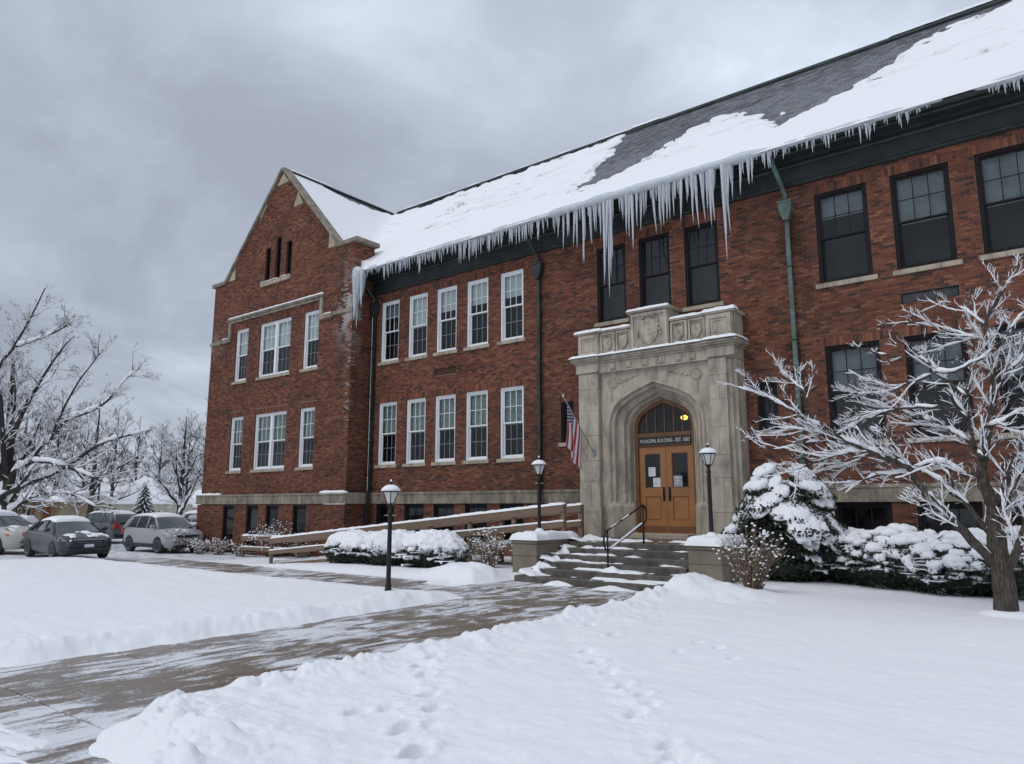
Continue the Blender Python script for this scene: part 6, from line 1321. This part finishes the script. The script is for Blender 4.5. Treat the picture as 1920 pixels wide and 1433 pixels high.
twig_shrub(-29.8, 17.55, 0.75, 0.8, 50, 'snow dotted shrub below the left end of the wing windows', 1.3, 0.5); twig_shrub(-28.3, 17.6, 0.6, 0.6, 36, 'smaller snow dotted shrub left of the ramp start', 1.2, 0.5); twig_shrub(-26.3, 17.85, 1.45, 1.2, 100, 'tall snow dotted shrub behind the ramp rails', 1.3, 0.6)
p = atG(335, 1034); twig_shrub(-32.2, 17.0, 1.05, 0.95, 80, 'reddish snowy bush at the wing corner in front of the silver car', 1.2, 0.8, 'twig'); twig_shrub(-30.9, 17.3, 0.7, 0.6, 45, 'low snowy bush at the foot of the wing corner', 1.5, 0.4); twig_shrub(-24.5, 17.95, 0.7, 0.7, 40, 'low snow dotted shrub between ramp rails and wing', 1.2, 0.5)

# ================================================================ parked cars
def rotz(f): a = math.atan2(f[1], f[0]); return a
def loft(mb, rings, close=True):
    Rg = np.array(rings); a, b = Rg.shape[:2]; V = Rg.reshape(-1, 3); i = np.arange(a - 1)[:, None] * b; j = np.arange(b - 1)[None]; F = np.stack([i + j, i + j + 1, i + b + j + 1, i + b + j], -1).reshape(-1, 4); mb.add(V, F)
    mb.add(Rg[0], [list(range(b - 1, -1, -1))]); mb.add(Rg[-1], [list(range(b))])
def car(kind, name, near, side, fwd, paint_, label, snow=0.10, wheel='rear', scale=1.0):
    S = {'sedan': dict(L=4.75, W=1.84, wb=2.75, wr=0.33, belt=[(-2.37, .72), (-2.3, .96), (-1.75, 1.04), (-0.9, 1.02), (0.95, 1.00), (1.25, .97), (1.9, .86), (2.25, .74), (2.375, .60)], roof=[(-1.80, 1.04), (-1.15, 1.36), (-0.55, 1.46), (0.10, 1.44), (0.45, 1.36), (1.25, .985)], low=0.20),
         'suv': dict(L=4.55, W=1.84, wb=2.65, wr=0.35, belt=[(-2.27, .78), (-2.22, 1.08), (-1.9, 1.12), (-0.9, 1.10), (0.9, 1.08), (1.15, 1.06), (1.75, .99), (2.12, .86), (2.275, .66)], roof=[(-2.18, 1.10), (-1.95, 1.52), (-1.35, 1.66), (-0.3, 1.69), (0.25, 1.64), (0.55, 1.54), (1.2, 1.07)], low=0.26)}[kind]
    root = empty(name, (0, 0, 0), label, 'car', 'cars parked beside the building'); hw = S['W'] / 2; hl = S['L'] / 2
    bx = np.array(S['belt']); xs = np.linspace(-hl, hl, 34); bz = np.interp(xs, bx[:, 0], bx[:, 1]); e = np.minimum(hl - xs, xs + hl); tw = hw * (1 - 0.26 * (1 - np.clip(e / 0.55, 0, 1)) ** 2.2); lo = S['low'] + 0.16 * (1 - np.clip(e / 0.25, 0, 1)) ** 1.5
    rings = []
    for x, z, w, l in zip(xs, bz, tw, lo):
        half = [(0.0, l), (w * .88, l), (w * .985, l + .12), (w, (l + z) * .5), (w * .99, z - .16), (w * .955, z - .05), (w * .87, z), (w * .4, z + .025), (0, z + .03)]
        rings.append([(x, y, q) for y, q in half] + [(x, -y, q) for y, q in half[::-1][1:]])
    m = MB(); loft(m, rings); m.build('body', paint_, root, smooth=True, local=True)
    rf = np.array(S['roof']); xr = np.linspace(rf[0, 0], rf[-1, 0], 26); zr = np.interp(xr, rf[:, 0], rf[:, 1]); zb_ = np.interp(xr, bx[:, 0], bx[:, 1]) - 0.02; rings = []; rr2 = []
    top = rf[:, 1].max()
    for x, z, b_ in zip(xr, zr, zb_):
        k = np.clip((z - b_) / (top - 1.0), 0, 1); wt = hw * (0.86 - 0.22 * k); z = max(z, b_ + 0.012)
        rings.append([(x, hw * .885, b_), (x, wt + .02, z - .05), (x, wt * .9, z), (x, 0, z + .02), (x, -wt * .9, z), (x, -wt - .02, z - .05), (x, -hw * .885, b_)])
    m = MB(); loft(m, rings); m.build('windows', 'car_glass', root, smooth=True, local=True)
    ri = [i for i, z in enumerate(zr) if z > top - (0.10 if kind == 'sedan' else 0.14)]
    m = MB(); Rg = np.array(rings)[ri][:, 1:6].copy(); Rg[..., 2] += 0.012; Rg[:, [0, -1], 2] -= 0.045; Rg[:, [0, -1], 1] *= 1.03; m.grid(Rg[..., 0], Rg[..., 1], Rg[..., 2])
    def pillar(xa, xb, w_):
        for sg in (-1, 1):
            za, zbb = np.interp(xa, bx[:, 0], bx[:, 1]), np.interp(xb, xr, zr); kk_ = np.clip((zbb - 1.0) / (top - 1.0), 0, 1); m.beam((xa, sg * hw * .89, za - .02), (xb, sg * hw * (0.885 - 0.22 * kk_), zbb - .03), w_, w_ * 0.6, up=(0, sg, 0.3))
    if kind == 'sedan':
        for a, b_, w_ in ((1.22, .42, .07), (0.0, -.12, .07), (-1.65, -1.05, .16), (-.95, -.85, .05)): pillar(a, b_, w_)
    else:
        for a, b_, w_ in ((1.18, .50, .08), (0.05, -.05, .07), (-.95, -.95, .06), (-1.95, -1.55, .24), (-2.15, -1.95, .10)): pillar(a, b_, w_)
    m.build('roof_panel', paint_, root, smooth=True, local=True)
    for sx in (1, -1):
        for sy in (1, -1):
            cx, cy = sx * S['wb'] / 2 + (0.05 if kind == 'sedan' else 0.0), sy * (hw - 0.10); r_ = S['wr']; n_ = 22; th = np.linspace(0, 2 * math.pi, n_ + 1); a = MB()
            q = [(cx + (r_ + .05) * math.cos(t), S['wr'] + (r_ + .05) * math.sin(t)) for t in np.linspace(-0.35, math.pi + 0.35, 18)]; y0, y1 = sorted((sy * (hw - .3), sy * (hw + .006))); a.prism(q[::-1] if False else q, y0, y1); a.build('wheel_arch', 'black_plastic', root, local=True)
            a = MB()
            for y_a, ra, y_b, rb in ((cy - .11, r_ * .72, cy - .11, r_ * .93), (cy - .11, r_ * .93, cy - .07, r_), (cy - .07, r_, cy + .07, r_), (cy + .07, r_, cy + .115, r_ * .93), (cy + .115, r_ * .93, cy + .115, r_ * .70)):
                X = np.array([[cx + ra * math.cos(t) for t in th], [cx + rb * math.cos(t) for t in th]]); Z = np.array([[r_ + ra * math.sin(t) for t in th], [r_ + rb * math.sin(t) for t in th]]); Y = np.array([[sy * abs(y_a) if False else y_a if sy > 0 else 2 * cy - y_a] * len(th), [y_b if sy > 0 else 2 * cy - y_b] * len(th)]); a.grid(X, Y, Z)
            wh = a.build('wheel', 'tyre', root, smooth=True, local=True); a = MB(); yy = cy + sy * .095
            for k in range(10): t = k * math.pi / 5; a.beam((cx, yy, r_), (cx + r_ * .70 * math.cos(t), yy, r_ + r_ * .70 * math.sin(t)), 0.035, 0.02, up=(0, 1, 0))
            a.tube([(cx + r_ * .70 * math.cos(t), yy, r_ + r_ * .70 * math.sin(t)) for t in th], 0.022, 5); a.build('rim', 'rim_metal', wh, local=True)
    # nose and tail fittings
    zf = np.interp(hl - .12, bx[:, 0], bx[:, 1])
    for sy in (1, -1):
        a = MB(); P0 = [(hl - .10, sy * hw * .60, zf - .02), (hl - .50, sy * hw * .93, zf + .09), (hl - .52, sy * hw * .985, zf - .06), (hl - .13, sy * hw * .74, zf - .13)]; P0 = [np.array(p) + [0.045, sy * .012, .015] for p in P0]; a.add(np.array(P0 + [p - np.array([0.10, sy * .05, 0.02]) for p in P0]), [[0, 1, 2, 3], [4, 7, 6, 5], [0, 4, 5, 1], [1, 5, 6, 2], [2, 6, 7, 3], [3, 7, 4, 0]]); a.build('headlight', 'head_lamp', root, local=True)
        a = MB(); a.bbox(hl - .50, hl - .36, *sorted((sy * hw * .90, sy * (hw * .985 + .006))), zf - .055, zf + .02, .02); a.build('turn_signal', 'amber', root, local=True)
        a = MB(); zt_ = 0.95 if kind == 'sedan' else 1.10; a.bbox(-hl + .005, -hl + .22, *sorted((sy * hw * .62, sy * (hw * .95))), zt_ - (.16 if kind == 'sedan' else .30), zt_ - .02, .03); a.build('tail_light', 'tail_lamp', root, local=True)
        a = MB(); mx_ = 0.92; a.bbox(mx_ - .06, mx_ + .10, *sorted((sy * (hw - .03), sy * (hw + .17))), 1.02 if kind == 'sedan' else 1.10, 1.16 if kind == 'sedan' else 1.25, .04); a.build('mirror', paint_, root, local=True)
        a = MB()
        for x_ in ((0.05, -.95)): a.bbox(x_ - .20, x_ - .03, *sorted((sy * (hw - .02), sy * (hw + .018))), .84, .87, .01)
        a.build('door_handle', paint_, root, local=True)
    a = MB(); a.bbox(hl - .14, hl + .012, -.50, .50, zf - .14, zf - .005, .03); a.build('grille', 'black_plastic', root, local=True); a = MB(); a.bbox(hl - .06, hl + .024, -.52, .52, zf - .02, zf + .015, .012); a.bbox(hl - .06, hl + .022, -.42, .42, zf - .09, zf - .075, .006); a.build('grille_trim', 'rim_metal', root, local=True)
    a = MB(); a.bbox(hl - .2, hl + .004, -.60, .60, .26, .37, .03); a.build('air_intake', 'black_plastic', root, local=True); a = MB(); a.bbox(hl - .02, hl + .035, -.16, .16, zf - .27, zf - .155, .006); a.build('number_plate', 'plate', root, local=True)
    a = MB(); a.bbox(-hl - .02, -hl + .05, -.16, .16, .80, .91, .006); a.build('number_plate', 'plate', root, local=True)
    if kind == 'suv':
        a = MB(); a.bbox(-hl - .01, -hl + .2, -hw * .88, hw * .88, .34, .56, .05); a.build('rear_bumper', 'black_plastic', root, local=True); a = MB(); a.box(-hl * .80, hl * .80, -hw - .012, hw + .012, .26, .42); a.build('sill_trim', 'black_plastic', root, local=True)
    if snow:
        Rg = np.array(rings)[ri][:, 1:6]; x_ = Rg[:, 2, 0]; X, Y = np.meshgrid(np.linspace(x_[0] - .05, x_[-1] + .10, 34), np.linspace(-1, 1, 26), indexing='ij'); wv_ = np.interp(X[:, 0], x_, Rg[:, 0, 1])[:, None]; zt_ = np.interp(X[:, 0], x_, Rg[:, 2, 2])[:, None]
        pe = np.sqrt(np.clip(1 - np.abs(Y) ** 6, 0, 1)) * np.sqrt(np.clip(np.minimum(X - X.min(), X.max() - X) / .12, 0, 1)); a = MB(); a.grid(X, Y * wv_ * 1.0, zt_ - .03 - 0.03 * Y ** 2 + (snow + .03) * pe * (0.85 + 0.3 * fbm(X * 2, Y * 2, 2, 4))); a.build('snow', 'snow', root, smooth=True, local=True)
        a = MB(); X, Y = np.meshgrid(np.linspace(1.15, hl - .25, 26), np.linspace(-1, 1, 24), indexing='ij'); wv_ = np.interp(X[:, 0], xs, tw)[:, None] * .84; zz_ = np.interp(X[:, 0], xs, bz)[:, None] + .028; a.grid(X, Y * wv_, zz_ - .03 + 0.055 * sst((fbm(X * 2.2, Y * 2.2 + hl, 4, int(snow * 100)) - (0.52 if snow < .15 else 0.2)) * 6)); a.build('hood_snow', 'snow', root, smooth=True, local=True)
    f = np.array([fwd[0], fwd[1], 0.0]); f /= np.linalg.norm(f); l = np.array([-f[1], f[0], 0]); sgn = 1 if wheel == 'front' else -1
    if wheel == 'nose': c = near - f * hl * scale - l * side * hw * scale
    else: c = near - f * sgn * S['wb'] / 2 * scale - l * side * hw * scale
    root.location = (c[0], c[1], gz(c[0], c[1]) - 0.015); root.rotation_euler = (0, 0, math.atan2(f[1], f[0])); root.scale = (scale,) * 3
    return root
def heading(p, th, away=False):
    c = -np.array([p[0], p[1]]) / np.hypot(p[0], p[1]); r_ = _rt[:2]; return (c * math.cos(th) + r_ * math.sin(th)) * (-1 if away else 1)
p = atG(49, 1044); car('sedan', 'parked_sedan', p, -1, heading(p, R(22)), 'sedan_paint', 'dark grey sedan with snowy roof and dirty snow on its bumper', 0.10, scale=0.88)
p = atG(240, 1034); car('suv', 'parked_car', p, -1, heading(p, R(34)), 'silver_paint', 'silver crossover parked beside the brick wing', 0.07)
p = atG(190, 1020); car('suv', 'parked_car', p, 1, heading(p, R(48), True), 'grey_paint', 'dark grey crossover seen from behind between sedan and silver car', 0.07, scale=1.05)
p = atG(24, 1042); f = heading(p, R(62)); car('sedan', 'parked_sedan', p, -1, f, 'beige_paint', 'pale snow covered car cut off by the left edge', 0.14, wheel='nose')
p = atG(345, 1012); car('suv', 'parked_car', p, -1, heading(p, R(70)), 'pale_paint', 'snow topped car half hidden behind the silver crossover and wing', 0.14)
# tall shovelled snow piles behind the sedan
def pile(px0, px1, pyt, d, label):
    a, b_ = atD(px0, 1010, d), atD(px1, 1010, d); c = (a + b_) / 2; h = atD((px0 + px1) / 2, pyt, d)[2]; w = np.linalg.norm(b_ - a) / 2; X, Y = np.meshgrid(np.linspace(-1, 1, 40), np.linspace(-1, 1, 24)); u = _rt; v = np.array([-_rt[1], _rt[0], 0]); pr = np.clip(1 - np.abs(X) ** 7, 0, 1) ** .5 * np.clip(1 - np.abs(Y) ** 4, 0, 1) ** .5
    P = c + X[..., None] * u * w * 1.1 + Y[..., None] * v * 0.9; g0 = gz(c[0], c[1]); Zs = g0 - .05 + (h - g0) * pr * (0.9 + 0.2 * fbm(X * 2, Y * 2, 3, int(px0 + 200))); m = MB(); m.grid(P[..., 0], P[..., 1], Zs); o = m.build('snow_pile', 'snow', smooth=True, label=label, cat='snow pile', group='snow piles behind the cars'); return o
pile(28, 62, 967, 34, 'tall white snow pile directly behind the dark sedan'); pile(-25, 12, 968, 35, 'tall white snow pile at the left edge behind the pale car')

# ================================================================ houses and poles beyond
def house(px0, px1, pye, d, dp, wallm, label, rise, over=0.5, hip=True, win_px=None, posts=False):
    a, b_ = atD(px0, 960, d), atD(px1, 960, d); u = (b_ - a)[:2]; W_ = np.linalg.norm(u); ang = math.atan2(u[1], u[0]); h = atD(px0, pye, d)[2] + 0.4; root = empty('house', (a[0], a[1], -0.4), label, 'house', rz=ang)
    m = MB(); m.box(0, W_, 0, dp, -0.3, h); m.build('wall', wallm, root, local=True)
    for k, z in enumerate(np.arange(0.25, h - 0.1, 0.22)):
        pass
    o = over; m = MB()
    E4 = [(-o, -o, h), (W_ + o, -o, h), (W_ + o, dp + o, h), (-o, dp + o, h)]; rd = dp / 2 if hip else -o; R2 = [(min(rd, W_ / 2 - .1), dp / 2, h + rise), (max(W_ - rd, W_ / 2 + .1), dp / 2, h + rise)]
    V = E4 + R2; m.add(V, [[0, 1, 5, 4], [1, 2, 5], [2, 3, 4, 5], [3, 0, 4], [3, 2, 1, 0]]); V2 = [(x, y, z - .14) for x, y, z in E4]; m.add(E4 + V2, [[1, 0, 4, 5], [2, 1, 5, 6], [3, 2, 6, 7], [0, 3, 7, 4]]); rr_ = m.build('roof', 'white_paint', root, local=True)
    m = MB(); V = [(x, y, z + .16) for x, y, z in E4] + [(x, y, z + .16) for x, y, z in R2]; m.add(V, [[0, 1, 5, 4], [1, 2, 5], [2, 3, 4, 5], [3, 0, 4]]); V2 = [(x, y, z + .005) for x, y, z in E4]; m.add([(x, y, z + .16) for x, y, z in E4] + V2, [[1, 0, 4, 5], [2, 1, 5, 6], [3, 2, 6, 7], [0, 3, 7, 4]]); m.build('roof_snow', 'snow', root, local=True)
    for x, w in (win_px or []):
        wo = MB(); frame_bars(wo, x - w / 2 - .06, x + w / 2 + .06, h - 1.55, h - .62, -.06, .02, .07); wo = wo.build('window', 'white_paint', root, local=True); g = MB(); g.box(x - w / 2, x + w / 2, -.02, .01, h - 1.5, h - .68); g.build('pane', 'dark_window', wo, local=True); g = MB(); g.box(x - .02, x + .02, -.045, -.02, h - 1.5, h - .68); g.box(x - w / 2, x + w / 2, -.044, -.021, h - 1.11, h - 1.07); g.build('muntin', 'white_paint', wo, local=True)
        for sg in (-1, 1): g = MB(); g.box(*sorted((x + sg * (w / 2 + .08), x + sg * (w / 2 + .30))), -.05, .0, h - 1.55, h - .62); g.build('shutter', 'dark_window', wo, local=True)
    if posts:
        for x in np.linspace(0.3, W_ - 0.3, 5): g = MB(); g.box(x - .09, x + .09, -.45, -.27, -.3, h); g.build('post', 'dark_oak', root, local=True)
        g = MB(); g.box(W_ * .62, W_ * .62 + 1.0, -.04, .02, -.3, 2.1); g.build('door', 'dark_oak', root, local=True)
house(180, 300, 943, 78, 8, 'beige_siding', 'beige house with snowy hip roof and shuttered window behind the cars', 3.0, 0.4, True, [(1.35, 0.75), (5.4, 0.9)])
house(20, 112, 938, 62, 7, 'tan_siding', 'tan building with dark posts behind the big bare tree', 0.7, 0.7, False, [(1.0, .7)], True)
house(108, 172, 950, 90, 7, 'beige_siding', 'low pale house far behind the slim bare tree', 1.8, 0.4, False, [(2.0, .8)]); house(318, 400, 950, 100, 8, 'beige_siding', 'pale house mostly hidden behind the wing', 2.6, 0.4, True, [(2.5, .9)])
q = atD(182, 972, 58); t_ = atD(189, 880, 58); po = empty('utility_pole', (q[0], q[1], -0.4), 'thin dark leaning pole left of the beige house', 'pole'); m = MB(); m.tube([(q[0], q[1], -0.5), t_], [0.10, 0.07], 8); m.build('shaft', 'far_bark', po, smooth=True); m = MB(); m.tube([t_, t_ + [0, 0, 0.12]], [0.09, 0.02], 8); m.build('cap', 'far_bark', po)

# kind_pass: loose snow lying on a thing in several patches is one part of uncountable stuff
for o in D.objects:
    if o.parent and o.type == 'MESH' and (o.name.split('.')[0] in ('snow', 'ridge_snow', 'rail_snow', 'hood_snow', 'deck_snow')): o['kind'] = 'stuff'
